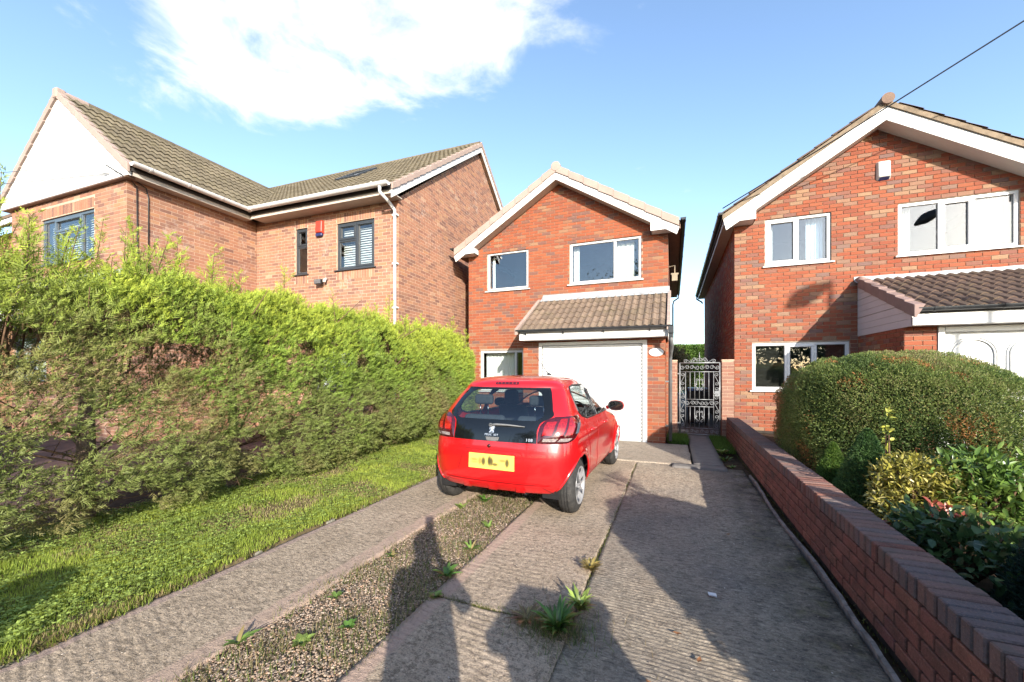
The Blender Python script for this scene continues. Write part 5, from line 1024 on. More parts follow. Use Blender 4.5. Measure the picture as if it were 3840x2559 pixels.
# ------------------------------------------------------------------ bushes
def leaves(P, D, L, Wd, cols, fold=.3):
    """one pointed leaf (4-vert diamond) per point"""
    n = len(P); D = norm(D); sd = norm(np.cross(D, rng.normal(0, 1, (n, 3)))); up = np.cross(sd, D)
    a = P; b_ = P + D * (L * .45)[:, None] + sd * (Wd / 2)[:, None] + up * (Wd * fold)[:, None]; c = P + D * L[:, None]; d = P + D * (L * .45)[:, None] - sd * (Wd / 2)[:, None] + up * (Wd * fold)[:, None]
    V = np.stack([a, b_, c, d], 1).reshape(-1, 3); return V, np.arange(len(V)).reshape(-1, 4), np.repeat(cols, 4, 0)
def leaves2(P, D, L, Wd, cols):
    """broad leaf with midrib fold and drooping tip: 8 triangles"""
    n = len(P); D = norm(D); sd = norm(np.cross(D, np.array((0, 0, 1.)) + rng.normal(0, .5, (n, 3)))); up = np.cross(sd, D); dr = np.array((0, 0, -1.)) * (L * rng.uniform(.0, .28, n))[:, None]
    def q(t, s_, f, d_): return P + D * (L * t)[:, None] + sd * (Wd * s_)[:, None] + up * (Wd * f)[:, None] + dr * d_
    VV = [q(0, 0, 0, 0), q(.28, -.46, .14, .05), q(.28, 0, 0, .05), q(.28, .46, .14, .05), q(.66, -.40, .14, .4), q(.66, 0, 0, .4), q(.66, .40, .14, .4), q(1, 0, .05, 1)]
    T = np.array([(0, 2, 1), (0, 3, 2), (1, 2, 5), (1, 5, 4), (2, 3, 6), (2, 6, 5), (4, 5, 7), (5, 6, 7)])
    V = np.stack(VV, 1).reshape(-1, 3); return V, (T[None] + (np.arange(n) * 8)[:, None, None]).reshape(-1, 3), np.repeat(cols, 8, 0)
def dome(n, c, r, h, e=2.5, rmin=.86, zc=.45, cone=False, lump=.10):
    """points on a lumpy rounded shell standing on c"""
    if cone:
        t = rng.random(n) ** 1.4; a = rng.uniform(0, 6.283, n); rr = (1 - t) ** .75 * rng.uniform(rmin, 1, n) * (1 + lump * 2 * (vn.fbm(a * 2, t * 6) - .47)); P = np.stack([c[0] + r[0] * rr * np.cos(a), c[1] + r[1] * rr * np.sin(a), c[2] + .04 + t * h], -1)
        N = norm(np.stack([np.cos(a), np.sin(a), np.full(n, .5)], -1)); return P, N
    v = norm(rng.normal(0, 1, (n, 3))); v[:, 2] = np.where(v[:, 2] < -.55, -v[:, 2], v[:, 2]); q = (np.abs(v) ** e).sum(1) ** (-1 / e); s_ = rng.uniform(rmin, 1, n) * (1 + lump * 2 * (vn.fbm(v[:, 0] * 3.2 + v[:, 2] * 2 + 9, v[:, 1] * 3.2 - v[:, 2] * 2 + 9) - .47))
    u = v * (q * s_)[:, None]; z = np.where(u[:, 2] > 0, u[:, 2] * h * (1 - zc), u[:, 2] * h * zc / .75); return np.stack([c[0] + r[0] * u[:, 0], c[1] + r[1] * u[:, 1], np.maximum(c[2] + h * zc + z, c[2] + .02)], -1), v
def bush(name, label, c, r, h, n, L, Wd, pal, cat='bush', e=2.5, rmin=.86, cone=False, mat='leaf', lump=.10, group=None, out=.7, zc=.45, stemsn=10, core=True, patch=None, broad=False):
    t = thing(name, c, label, cat, group); P, N = dome(n, c, r, h, e, rmin, zc, cone, lump); D = N * out + rng.normal(0, .55, (n, 3)) + np.array((0, 0, .25))
    pal = np.array(pal); w = np.clip(noise3(P[:, 0] + 7, P[:, 1], P[:, 2], 1.8) * 2 - .5 + rng.normal(0, .22, n), 0, .999) * (len(pal) - 1); i = w.astype(int); cols = pal[i] + (pal[np.minimum(i + 1, len(pal) - 1)] - pal[i]) * (w - i)[:, None]
    if patch is not None: pm = (noise3(P[:, 0], P[:, 1] + 3, P[:, 2] + 5, 3.6) > patch[1]) & (rng.random(n) < .8); cols[pm] = np.array(patch[0]) * rng.uniform(.7, 1.3, (pm.sum(), 1))
    V, F, C = (leaves2 if broad else leaves)(P, D, rng.uniform(.7, 1.25, n) * L, rng.uniform(.8, 1.2, n) * Wd, cols); npmesh('foliage', V, F, mat, t, C, broad)
    br = B(); rr = random.Random(int(abs(c[0] * 100)))
    for k in range(stemsn):
        a = rr.uniform(0, 6.283); q = rr.uniform(.3, .8); br.tube([(c[0], c[1], c[2] - .03), (c[0] + r[0] * q * .5 * math.cos(a), c[1] + r[1] * q * .5 * math.sin(a), c[2] + h * .4), (c[0] + r[0] * q * math.cos(a) * (.3 if cone else 1), c[1] + r[1] * q * math.sin(a) * (.3 if cone else 1), c[2] + h * .78)], [.02, .012, .004], 6)
    br.build('stems', 'twig', t, True)
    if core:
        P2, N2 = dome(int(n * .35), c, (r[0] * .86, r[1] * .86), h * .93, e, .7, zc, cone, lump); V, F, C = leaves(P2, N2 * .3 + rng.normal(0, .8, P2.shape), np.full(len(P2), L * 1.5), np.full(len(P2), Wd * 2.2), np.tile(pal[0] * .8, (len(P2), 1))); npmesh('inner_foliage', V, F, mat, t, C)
    return t
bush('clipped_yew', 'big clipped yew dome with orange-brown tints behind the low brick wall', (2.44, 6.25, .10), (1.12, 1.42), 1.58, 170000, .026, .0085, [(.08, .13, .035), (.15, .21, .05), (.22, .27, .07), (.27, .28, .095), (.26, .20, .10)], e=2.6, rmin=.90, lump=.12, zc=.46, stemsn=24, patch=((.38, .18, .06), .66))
bush('dwarf_spruce', 'small bright green dwarf spruce by the wall, smaller of the two', (1.56, 5.15, .15), (.20, .20), .52, 9000, .026, .006, [(.08, .16, .03), (.17, .28, .05), (.26, .36, .07)], 'shrub', cone=True, rmin=.7)
bush('dwarf_spruce', 'larger dwarf spruce between the wall and the yellow shrub', (1.63, 4.55, .15), (.30, .30), .74, 16000, .030, .006, [(.06, .13, .04), (.13, .23, .06), (.21, .32, .08)], 'shrub', cone=True, rmin=.65)
bush('variegated_shrub', 'yellow variegated shrub with cream-edged leaves behind the wall', (1.80, 4.12, .15), (.32, .30), .66, 4200, .050, .017, [(.30, .28, .05), (.46, .40, .09), (.62, .54, .24), (.20, .24, .05)], 'shrub', broad=True, mat='leafg', rmin=.45, out=.6, lump=.2, core=False, zc=.4)
bush('variegated_sprig', 'tall lime yellow sprig sticking up left of the yellow shrub', (1.72, 4.42, .15), (.06, .06), .98, 90, .05, .026, [(.46, .48, .07), (.55, .50, .14)], 'shrub', broad=True, mat='leafg', cone=True, core=False, stemsn=3, rmin=.3)
bush('laurel_shrub', 'fresh green laurel-like shrub with long glossy leaves', (2.15, 4.05, .15), (.36, .34), .74, 2400, .075, .024, [(.085, .16, .03), (.15, .24, .045), (.24, .33, .07)], 'shrub', broad=True, mat='leafg', rmin=.35, out=.55, lump=.22, core=False, zc=.4)
bush('skimmia', 'dark green shrub with broad leaves and red buds right behind the wall', (1.66, 3.35, .15), (.34, .55), .42, 1300, .075, .034, [(.04, .08, .028), (.075, .14, .042), (.115, .19, .055), (.18, .09, .05)], 'shrub', broad=True, mat='leafg', rmin=.3, out=.5, lump=.2, core=False, zc=.45, patch=((.26, .06, .035), .74))
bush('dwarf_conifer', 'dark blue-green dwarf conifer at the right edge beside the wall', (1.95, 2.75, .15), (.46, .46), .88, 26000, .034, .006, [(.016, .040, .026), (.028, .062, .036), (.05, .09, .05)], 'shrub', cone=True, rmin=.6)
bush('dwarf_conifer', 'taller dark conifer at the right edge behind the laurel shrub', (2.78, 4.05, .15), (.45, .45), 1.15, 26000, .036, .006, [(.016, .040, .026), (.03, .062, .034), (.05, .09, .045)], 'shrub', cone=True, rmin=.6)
# conifer outside the frame whose shadow lies across the drive
bush('round_conifer', 'rounded garden conifer just outside the right edge, shadowing the drive', (2.22, .95, .10), (.82, .82), 1.62, 60000, .06, .022, [(.03, .06, .025), (.06, .10, .035)], 'conifer', e=2.2, rmin=.7, zc=.38)
q = bush('spiky_plant', 'spiky leafy plant beside the conifer outside the right edge', (2.60, .62, .10), (.22, .30), 2.15, 260, .34, .03, [(.08, .14, .03), (.14, .2, .05)], 'shrub', cone=True, rmin=.2, core=False, stemsn=5)
# back garden beyond the gate
bush('back_hedge', 'tall clipped green hedge at the end of the back garden', (1.0, 27.5, 0), (6.5, 1.2), 3.1, 60000, .12, .07, [(.09, .17, .03), (.15, .25, .045), (.20, .30, .06)], 'hedge', e=7, rmin=.94, lump=.03, zc=.5)
bush('back_bush', 'brown-leaved bush against the back hedge, seen over the gate', (-.1, 24.0, 0), (1.1, .9), 3.0, 5000, .11, .06, [(.20, .12, .06), (.17, .14, .06), (.26, .16, .08), (.12, .11, .05)], 'bush', rmin=.5, lump=.2, core=False)
# ------------------------------------------------------------------ the red car
car = thing('car', (-1.70, 4.12, 0), 'small red hatchback parked on the drive facing the garage', 'car')
CARM = Matrix.Translation((-1.70, 4.12, 0)) @ Matrix.Rotation(rad(-1.6), 4, 'Z')
PINV[car.name] = Matrix.Translation((1.70, -4.12, 0))
t = NT('red_car_paint'); fl_ = t.mix(t.mr(t.noise(900, 1), .45, .6, 0, .12), (.44, .004, .006), (.52, .014, .014))
t.bsdf(fl_, .30, 0, .5, None, 1.0); M['paint'] = t.m
M['tyre'] = plain('tyre_rubber', (.042, .040, .038), .8, spec=.3, var=.35, scale=20, dirt=(.10, .09, .08))
M['alloy'] = plain('silver_alloy', (.46, .46, .47), .35, metal=.3, var=.08)
M['chrome'] = plain('chrome', (.75, .77, .80), .12, metal=1, var=.02)
def lens(name, col, rough=.08, em=0):
    t = NT(name); v = t.n('ShaderNodeTexVoronoi'); v.inputs['Scale'].default_value = 60; t.l(t.pos(), v.inputs['Vector'])
    t.bsdf(t.mix(t.mr(v.outputs['Distance'], 0, .6), col, tuple(q * .5 for q in col)), rough, 0, .6, None, 1.0); return t.m
M['lens_r'] = lens('red_lens', (.36, .007, .010)); M['lens_d'] = lens('dark_red_lens', (.075, .005, .008)); M['lens_w'] = lens('clear_lens', (.36, .30, .29)); M['lens_o'] = lens('bright_red_lens', (.62, .03, .02))
M['seat'] = plain('grey_seat_fabric', (.055, .06, .066), .85, var=.15, scale=30); M['frit'] = plain('black_glass_panel', (.006, .007, .008), .04, spec=.6, var=.1)
M['plate'] = None
def interp(zs, vs):
    zs = np.array(zs, float); vs = np.array(vs, float)
    # monotone-ish smooth interpolation by Catmull-Rom
    def f(z):
        z = np.clip(np.asarray(z, float), zs[0], zs[-1]); i = np.clip(np.searchsorted(zs, z) - 1, 0, len(zs) - 2); h = zs[i + 1] - zs[i]; u = (z - zs[i]) / h
        m = np.gradient(vs, zs); a, b_ = vs[i], vs[i + 1]; m0, m1 = m[i] * h, m[i + 1] * h
        return (2 * u ** 3 - 3 * u ** 2 + 1) * a + (u ** 3 - 2 * u ** 2 + u) * m0 + (-2 * u ** 3 + 3 * u ** 2) * b_ + (u ** 3 - u ** 2) * m1
    return f
ZR = 1.425
yr = interp([.20, .26, .31, .38, .50, .62, .70, .76, .86, .95, 1.03, 1.12, 1.20, 1.275, 1.31, 1.345, 1.37, 1.39, 1.405, 1.418, ZR], [-.33, -.405, -.44, -.46, -.468, -.465, -.452, -.44, -.415, -.375, -.325, -.245, -.165, -.085, -.075, -.05, .0, .10, .25, .48, .72])
hw = interp([.20, .28, .36, .46, .58, .70, .80, .88, .94, 1.00, 1.08, 1.16, 1.24, 1.30, 1.345, 1.375, 1.395, 1.41, 1.42, ZR], [.735, .775, .795, .806, .812, .812, .806, .795, .778, .752, .715, .678, .636, .598, .555, .505, .440, .345, .22, .08])
yf = interp([.20, .30, .42, .56, .68, .78, .86, .92, .96, 1.00, 1.08, 1.16, 1.24, 1.30, 1.345, 1.375, 1.395, 1.41, 1.42, ZR], [2.92, 3.0, 3.04, 3.02, 2.95, 2.80, 2.50, 2.20, 2.05, 1.96, 1.82, 1.68, 1.54, 1.42, 1.32, 1.22, 1.12, 1.02, .92, .82])
rc = interp([.20, .40, .60, .80, .95, 1.1, 1.3, 1.37, 1.40, ZR], [.34, .36, .36, .36, .34, .30, .26, .26, .20, .06]); PE = 2.7
def surf(s_, z, off=0.0, side=1):
    """s 0..1 rear centre -> rear corner, 1..2 along the side, 2..3 front corner -> front centre"""
    s_ = np.asarray(s_, float); z = np.asarray(z, float); w = hw(z); R = np.minimum(rc(z), (yf(z) - yr(z)) * .48); Rf = np.minimum(.75, (yf(z) - yr(z)) * .48)
    a = np.clip(s_, 0, 1) * np.pi / 2; x1 = w * np.sin(a) ** (2 / PE); y1 = yr(z) + R * (1 - np.cos(a) ** (2 / PE))
    t = np.clip(s_ - 1, 0, 1); y2 = yr(z) + R + (yf(z) - Rf - yr(z) - R) * t
    a3 = np.clip(s_ - 2, 0, 1) * np.pi / 2; x3 = w * np.cos(a3) ** (2 / 2.4); y3 = yf(z) - Rf + Rf * np.sin(a3) ** (2 / 2.4)
    x = np.where(s_ < 1, x1, np.where(s_ < 2, w, x3)); y = np.where(s_ < 1, y1, np.where(s_ < 2, y2, y3))
    # feature line along the doors and a shoulder above the arches
    sh = .010 * np.exp(-((z - .78) / .035) ** 2) - .014 * np.exp(-((z - .52) / .10) ** 2) * np.clip((y - .45) * 3, 0, 1) * np.clip((1.95 - y) * 3, 0, 1)
    for cy in (0., 2.34): d = np.hypot(y - cy, z - .285); sh = sh + .022 * np.exp(-((d - .335) / .06) ** 2) * (z < .72)
    x = x + sh * np.clip((s_ - .85) * 6, 0, 1) * np.clip((2.2 - s_) * 5, 0, 1)
    P = np.stack([x, y, z + 0 * x], -1)
    return P * np.array((side, 1, 1)) if not np.any(off) else P * np.array((side, 1, 1))
def normal(s_, z, side=1):
    e = 1e-3; a = surf(s_ + e, z, 0, side) - surf(s_ - e, z, 0, side); b_ = surf(s_, np.clip(z + e, .2, ZR), 0, side) - surf(s_, np.clip(z - e, .2, ZR), 0, side); n_ = norm(np.cross(a, b_)); return n_ * side
def surfo(s_, z, off, side=1): return surf(s_, z, 0, side) + normal(s_, z, side) * np.asarray(off)[..., None]
def s_of_x(x, z): return np.arcsin(np.clip(np.abs(x) / hw(z), 0, 1) ** (PE / 2)) / (np.pi / 2)
def s_of_y(y, z):
    R = rc(z); return 1 + (y - yr(z) - R) / (yf(z) - .75 - yr(z) - R)
def cw_(P): P = np.asarray(P, float); M3 = np.array(CARM.to_3x3()); return P @ M3.T + np.array(CARM.translation)
def carmesh(name, V, F, mat, parent=None, smooth=True): return npmesh(name, cw_(V), F, mat, parent or car, None, smooth)
# --- body shell with holes for the glass, lamps' recess left solid, wheel arches cut
zsr = np.concatenate([np.linspace(.255, .9, 60), np.linspace(.91, 1.33, 52), np.linspace(1.338, 1.40, 14), np.linspace(1.404, ZR, 8)])
ssr = np.concatenate([np.linspace(0, 1, 64), np.linspace(1, 2, 130)[1:], np.linspace(2, 3, 40)[1:]])
SS, ZZ = np.meshgrid(ssr, zsr)
REARW = [(-.0, .96), (.455, .96), (.53, 1.0), (.50, 1.10), (.455, 1.20), (.40, 1.262), (0, 1.272)]            # half outline x,z of the rear glass opening
W1 = [(.16, 1.03), (.24, .975), (.40, .94), (.85, .93), (.85, 1.30), (.42, 1.305), (.26, 1.285), (.19, 1.22)]   # rear door glass y,z
W2 = [(.93, .93), (1.86, .935), (1.72, 1.06), (1.50, 1.23), (1.32, 1.305), (.93, 1.305)]                        # front door glass
WS = None
def inside(poly, X, Y):
    r = np.zeros(X.shape, bool); n = len(poly)
    for i in range(n):
        (x0, y0), (x1, y1) = poly[i], poly[(i + 1) % n]
        c = ((y0 > Y) != (y1 > Y)); 
        with np.errstate(divide='ignore', invalid='ignore'): r ^= c & (X < (x1 - x0) * (Y - y0) / (y1 - y0 + 1e-12) + x0)
    return r
def nearest(poly, X, Y):
    bd = np.full(X.shape, 9.); bx, by = X.copy(), Y.copy(); n = len(poly)
    for i in range(n):
        (x0, y0), (x1, y1) = poly[i], poly[(i + 1) % n]; L2 = (x1 - x0) ** 2 + (y1 - y0) ** 2 + 1e-12; t = np.clip(((X - x0) * (x1 - x0) + (Y - y0) * (y1 - y0)) / L2, 0, 1); px_, py_ = x0 + t * (x1 - x0), y0 + t * (y1 - y0); d = np.hypot(X - px_, Y - py_); m = d < bd; bd[m] = d[m]; bx[m] = px_[m]; by[m] = py_[m]
    return bx, by
def body_half(side):
    P = surf(SS, ZZ); S2, Z2 = SS.copy(), ZZ.copy(); X, Yc = P[..., 0], P[..., 1]; ny, nx = SS.shape
    dead = np.zeros(SS.shape, bool)
    rearpoly = [(x, z) for x, z in REARW] + [(-.3, 1.272), (-.3, .96)]
    m = inside(rearpoly, X, ZZ) & (SS < 1); bx, by = nearest([p for p in rearpoly], X, ZZ); snap = {}
    newS, newZ = np.where(m, s_of_x(np.maximum(bx, 0), by), S2), np.where(m, by, Z2); ins = m.copy()
    for poly in (W1, W2):
        m = inside(poly, Yc, ZZ) & (SS >= .95) & (SS < 2.2); bx, by = nearest(poly, Yc, ZZ); newS = np.where(m, s_of_y(bx, by), newS); newZ = np.where(m, by, newZ); ins |= m
    wsm = (SS > 2.02) & (ZZ > .965) & (ZZ < 1.335); ins |= wsm          # windscreen opening
    Pn = surf(newS, newZ)
    for cy in (0., 2.34):
        d = np.hypot(Yc - cy, ZZ - .285); m = (d < .325) & (X > .55) & (SS < 2.7); ang = np.arctan2(ZZ - .285, Yc - cy); yy = cy + .325 * np.cos(ang); zz = np.maximum(.285 + .325 * np.sin(ang), .255); ins |= m
        Q = np.stack([X, yy, zz], -1); Pn = np.where(m[..., None], Q, Pn)
    V = Pn.reshape(-1, 3) * np.array((side, 1, 1)); i = np.arange(nx * ny).reshape(ny, nx); f = np.stack([i[:-1, :-1], i[:-1, 1:], i[1:, 1:], i[1:, :-1]], -1); al = ins[:-1, :-1] & ins[:-1, 1:] & ins[1:, 1:] & ins[1:, :-1]
    f = f[~al]; return V, (f if side > 0 else f[:, ::-1])
Vr, Fr_ = body_half(1); Vl, Fl_ = body_half(-1); bodyo = carmesh('body', np.vstack([Vr, Vl]), np.vstack([Fr_, Fl_ + len(Vr)]), 'paint')
def patch(name, sf, zf, nu, nv, off, mat, side=1, parent=None, u01=(0, 1)):
    """surface patch: sf(u,v)->s, zf(u,v)->z, lifted by off (scalar or function)"""
    u, v = np.meshgrid(np.linspace(*u01, nu), np.linspace(0, 1, nv)); s_, z = sf(u, v), zf(u, v); o = off(u, v) if callable(off) else np.full(u.shape, off); P = surfo(s_, z, o, side).reshape(-1, 3); i = np.arange(nu * nv).reshape(nv, nu); f = np.stack([i[:-1, :-1], i[:-1, 1:], i[1:, 1:], i[1:, :-1]], -1).reshape(-1, 4)
    return carmesh(name, P, f if side > 0 else f[:, ::-1], mat, parent)
# --- black glass tailgate: opaque lower panel and frame round the clear upper window
xo = interp([.745, .80, .90, .955, 1.0, 1.08, 1.16, 1.24, 1.285], [.468, .468, .470, .50, .585, .572, .545, .51, .485])
xi = interp([.955, .985, 1.03, 1.10, 1.18, 1.235, 1.262], [.40, .475, .50, .482, .445, .40, .34])
gate_parts = []
def rearpatch(name, xa, xb, za, zb, off, mat, nu=24, nv=24, parent=None):
    u, v = np.meshgrid(np.linspace(0, 1, nu), np.linspace(0, 1, nv)); z = za + (zb - za) * v; x = xa(z) + (xb(z) - xa(z)) * u; sgn = np.where(x < 0, -1, 1); s_ = s_of_x(x, z)
    P = surf(s_, z); nn = normal(np.maximum(s_, .002), z); P[..., 0] *= sgn; nn[..., 0] *= sgn; P = P + nn * off; i = np.arange(nu * nv).reshape(nv, nu); f = np.stack([i[:-1, :-1], i[:-1, 1:], i[1:, 1:], i[1:, :-1]], -1).reshape(-1, 4); return carmesh(name, P.reshape(-1, 3), f, mat, parent)
tg = rearpatch('tailgate_panel', lambda z: -xo(z), xo, .752, .965, .005, 'frit', 50, 14)
rearpatch('window_surround', lambda z: -xo(z), lambda z: -xi(z), .965, 1.262, .005, 'frit', 8, 30, tg); rearpatch('window_surround', xi, xo, .965, 1.262, .005, 'frit', 8, 30, tg); rearpatch('window_surround', lambda z: -xo(z), xo, 1.262, 1.285, .005, 'frit', 40, 4, tg)
rearpatch('rear_window', lambda z: -xi(z), xi, .965, 1.262, .004, 'carglass', 40, 24, tg)
rearpatch('panel_trim', lambda z: -xo(z) - .004, lambda z: xo(z) + .004, .744, .752, .007, 'paint', 50, 2, tg)
# --- third brake light and spoiler line
rearpatch('high_brake_light', lambda z: z * 0 - .14, lambda z: z * 0 + .14, 1.318, 1.345, .004, 'lens_d', 20, 4)
for k in range(6):
    b = B(CARM); b.box(-.115 + k * .043, -.103 + k * .043, -.0, .0, 0, 0); x = -.11 + k * .044; rearpatch('led', lambda z, x=x: z * 0 + x - .006, lambda z, x=x: z * 0 + x + .006, 1.328, 1.337, .0065, 'lens_o', 3, 3)
rearpatch('spoiler_shut_line', lambda z: z * 0 - .50, lambda z: z * 0 + .50, 1.287, 1.291, .002, 'black', 40, 2)
# --- tail lamps wrapping round the corners
lz0, lz1 = .755, 1.005
sin_ = interp([.75, .80, .88, .94, .98, 1.008], [0, 0, .01, .05, .16, .36]); sout = interp([.75, .78, .82, .88, .94, .98, 1.008], [.42, .62, .74, .86, .93, .94, .90])
for sd in (1, -1):
    s0 = lambda z: s_of_x(np.full(np.shape(z), .474), z)
    sA = lambda z: s0(z) + sin_(z) * (.98 - s0(z)) * .9; sB = lambda z: s0(z) + sout(z) * (1.14 - s0(z))
    bul = lambda u, v: .006 + .026 * np.sin(np.pi * np.clip(u, 0, 1)) ** .5 * np.sin(np.pi * np.clip(v * .94 + .03, 0, 1)) ** .5
    lam = patch('tail_lamp', lambda u, v: sA(lz0 + (lz1 - lz0) * v) + (sB(lz0 + (lz1 - lz0) * v) - sA(lz0 + (lz1 - lz0) * v)) * u, lambda u, v: lz0 + (lz1 - lz0) * v, 26, 22, bul, 'lens_d', sd)
    def sub(nm, u0, u1, v0, v1, mat, ex=.003):
        f1 = lambda u, v: u0 + (u1 - u0) * u; f2 = lambda u, v: v0 + (v1 - v0) * v
        patch(nm, lambda u, v: (lambda z, uu: sA(z) + (sB(z) - sA(z)) * uu)(lz0 + (lz1 - lz0) * f2(u, v), f1(u, v)), lambda u, v: lz0 + (lz1 - lz0) * f2(u, v), 8, 12, lambda u, v: bul(f1(u, v), f2(u, v)) + ex, mat, sd, lam)
    sub('light_bar', .07, .24, .30, .80, 'lens_r'); sub('light_bar', .29, .46, .30, .90, 'lens_r'); sub('light_bar', .51, .70, .30, .93, 'lens_r')
    sub('bright_lens_patch', .09, .22, .34, .52, 'lens_o', .005); sub('bright_lens_patch', .31, .44, .34, .56, 'lens_o', .005); sub('bright_lens_patch', .53, .66, .34, .60, 'lens_o', .005)  # brighter red patches low in each light bar, plain lens colour
    sub('reversing_lens', .10, .40, .07, .19, 'lens_w'); sub('indicator_lens', .45, .78, .07, .19, 'lens_w'); sub('side_marker', .78, .96, .34, .70, M['anth2'], .006)
# --- bumper details: number plate recess, lower moulding, tow-eye cap
b = rearpatch('plate_recess_line', lambda z: z * 0 - .36 + (z - .45) * .25, lambda z: z * 0 + .36 - (z - .45) * .25, .665, .672, .002, plain('dark_red_line', (.22, .004, .006), .4), 30, 2)
for sx in (-1, 1): rearpatch('plate_recess_line', lambda z, sx=sx: sx * (.40 - (z - .44) * .36) - .004, lambda z, sx=sx: sx * (.40 - (z - .44) * .36) + .004, .45, .665, .002, bpy.data.materials['dark_red_line'], 3, 14)
t = NT('number_plate'); tcn = t.n('ShaderNodeTexCoord'); sx_ = t.n('ShaderNodeSeparateXYZ'); t.l(tcn.outputs['Object'], sx_.inputs[0])
# blurred, unreadable characters as in the photograph
acc = None
for (cx_, cz_, rw_, rh_, kk) in ((-.19, .540, .040, .012, .55), (-.185, .515, .034, .010, .45), (-.125, .528, .018, .032, .6), (-.085, .528, .020, .036, .95), (-.015, .536, .020, .042, 1.0), (.005, .53, .018, .036, .95), (.045, .505, .030, .013, .85), (.13, .548, .035, .012, .6), (.18, .528, .018, .036, .95)):
    a = t.n('ShaderNodeMath', operation='SUBTRACT'); t.l(sx_.outputs[0], a.inputs[0]); a.inputs[1].default_value = cx_; a2 = t.n('ShaderNodeMath', operation='DIVIDE'); t.l(a.outputs[0], a2.inputs[0]); a2.inputs[1].default_value = rw_; a3 = t.n('ShaderNodeMath', operation='POWER'); t.l(a2.outputs[0], a3.inputs[0]); a3.inputs[1].default_value = 2
    c_ = t.n('ShaderNodeMath', operation='SUBTRACT'); t.l(sx_.outputs[2], c_.inputs[0]); c_.inputs[1].default_value = cz_ + .02; c2_ = t.n('ShaderNodeMath', operation='DIVIDE'); t.l(c_.outputs[0], c2_.inputs[0]); c2_.inputs[1].default_value = rh_; c3 = t.n('ShaderNodeMath', operation='POWER'); t.l(c2_.outputs[0], c3.inputs[0]); c3.inputs[1].default_value = 2
    s2 = t.n('ShaderNodeMath', operation='ADD'); t.l(a3.outputs[0], s2.inputs[0]); t.l(c3.outputs[0], s2.inputs[1]); g_ = t.mr(s2.outputs[0], .1, 2.6, kk, 0, True)
    if acc is None: acc = g_
    else: mm = t.n('ShaderNodeMath', operation='MAXIMUM'); t.l(acc, mm.inputs[0]); t.l(g_, mm.inputs[1]); acc = mm.outputs[0]
t.bsdf(t.mix(acc, (.60, .46, .10), (.06, .05, .02)), .35, 0, .5); M['plate'] = t.m
def local_obj(name, bb, mat, parent=None, smooth=False):
    """mesh kept in car space so that its texture follows the car"""
    me = bpy.data.meshes.new(name); me.from_pydata([tuple(v) for v in bb.v], [], bb.f); me.materials.append(M[mat] if isinstance(mat, str) else mat)
    if smooth: me.polygons.foreach_set('use_smooth', [True] * len(me.polygons))
    o = bpy.data.objects.new(name, me); COL.objects.link(o); o.parent = parent or car; o.matrix_parent_inverse = PINV[car.name] if (parent or car) is car else Matrix.Identity(4); o.matrix_basis = CARM; return o
b = B(); b.add([(-.255, -.478, .475), (.255, -.478, .475), (.255, -.468, .625), (-.255, -.468, .625), (-.255, -.40, .475), (.255, -.40, .475), (.255, -.40, .625), (-.255, -.40, .625)], [(0, 1, 2, 3), (0, 4, 5, 1), (1, 5, 6, 2), (2, 6, 7, 3), (3, 7, 4, 0)]); local_obj('number_plate', b, 'plate')
for sx in (-1, 1): rearpatch('bumper_crease', lambda z, sx=sx: sx * (.60 - (z - .29) * 1.6) - .005, lambda z, sx=sx: sx * (.60 - (z - .29) * 1.6) + .005, .275, .352, .0145, bpy.data.materials['dark_red_line'], 3, 10)
rearpatch('bumper_crease', lambda z: z * 0 - .50, lambda z: z * 0 + .50, .350, .357, .0145, bpy.data.materials['dark_red_line'], 40, 2)
# lower bumper: three fins and a dark under-edge
lowt = interp([.20, .335], [.52, .60])
fin = rearpatch('bumper_moulding', lambda z: -lowt(z), lowt, .325, .345, .012, 'paint', 60, 4)
for cx_ in (-.30, .0, .30): rearpatch('bumper_fin', lambda z, c=cx_: z * 0 + c - .055 + (z - .23) * .2, lambda z, c=cx_: z * 0 + c + .055 - (z - .23) * .2, .262, .34, .014, 'paint', 8, 6)
b = B(CARM); b.box(-.46, .46, -.22, .25, .22, .30); b.box(-.70, .70, .36, 1.98, .20, .262); b.build('underbody', 'black', car)
b = B(CARM); b.tube([(.30, -.30, .215), (.30, .1, .215)], .02, 8); b.build('exhaust', 'black', car, True)
P_ = surf(s_of_x(.02, .70), .70); b = B(CARM); b.tube([(-.03, P_[1] - .006, .705), (-.03, P_[1] + .02, .705)], .020, 14); b.build('lock_badge', 'lens_d', car, True)
# --- side glass, pillars
def sidepatch(name, poly, off, mat, side, parent=None, nv=18):
    zs_ = np.linspace(min(p[1] for p in poly), max(p[1] for p in poly), nv); rows = []
    for z in zs_:
        xs = []; n = len(poly); zq = min(max(z, zs_[0] + 1e-4), zs_[-1] - 1e-4)
        for i in range(n):
            (x0, z0), (x1, z1) = poly[i], poly[(i + 1) % n]
            if (z0 - zq) * (z1 - zq) < 0: xs.append(x0 + (x1 - x0) * (zq - z0) / (z1 - z0))
        rows.append((min(xs), max(xs)))
    nu = 10; Y_ = np.array([[a + (c - a) * k / (nu - 1) for k in range(nu)] for a, c in rows]); Z_ = np.repeat(zs_[:, None], nu, 1); P = surfo(s_of_y(Y_, Z_), Z_, np.full(Z_.shape, off), side).reshape(-1, 3); i = np.arange(nu * nv).reshape(nv, nu); f = np.stack([i[:-1, :-1], i[:-1, 1:], i[1:, 1:], i[1:, :-1]], -1).reshape(-1, 4); return carmesh(name, P, f if side > 0 else f[:, ::-1], mat, parent)
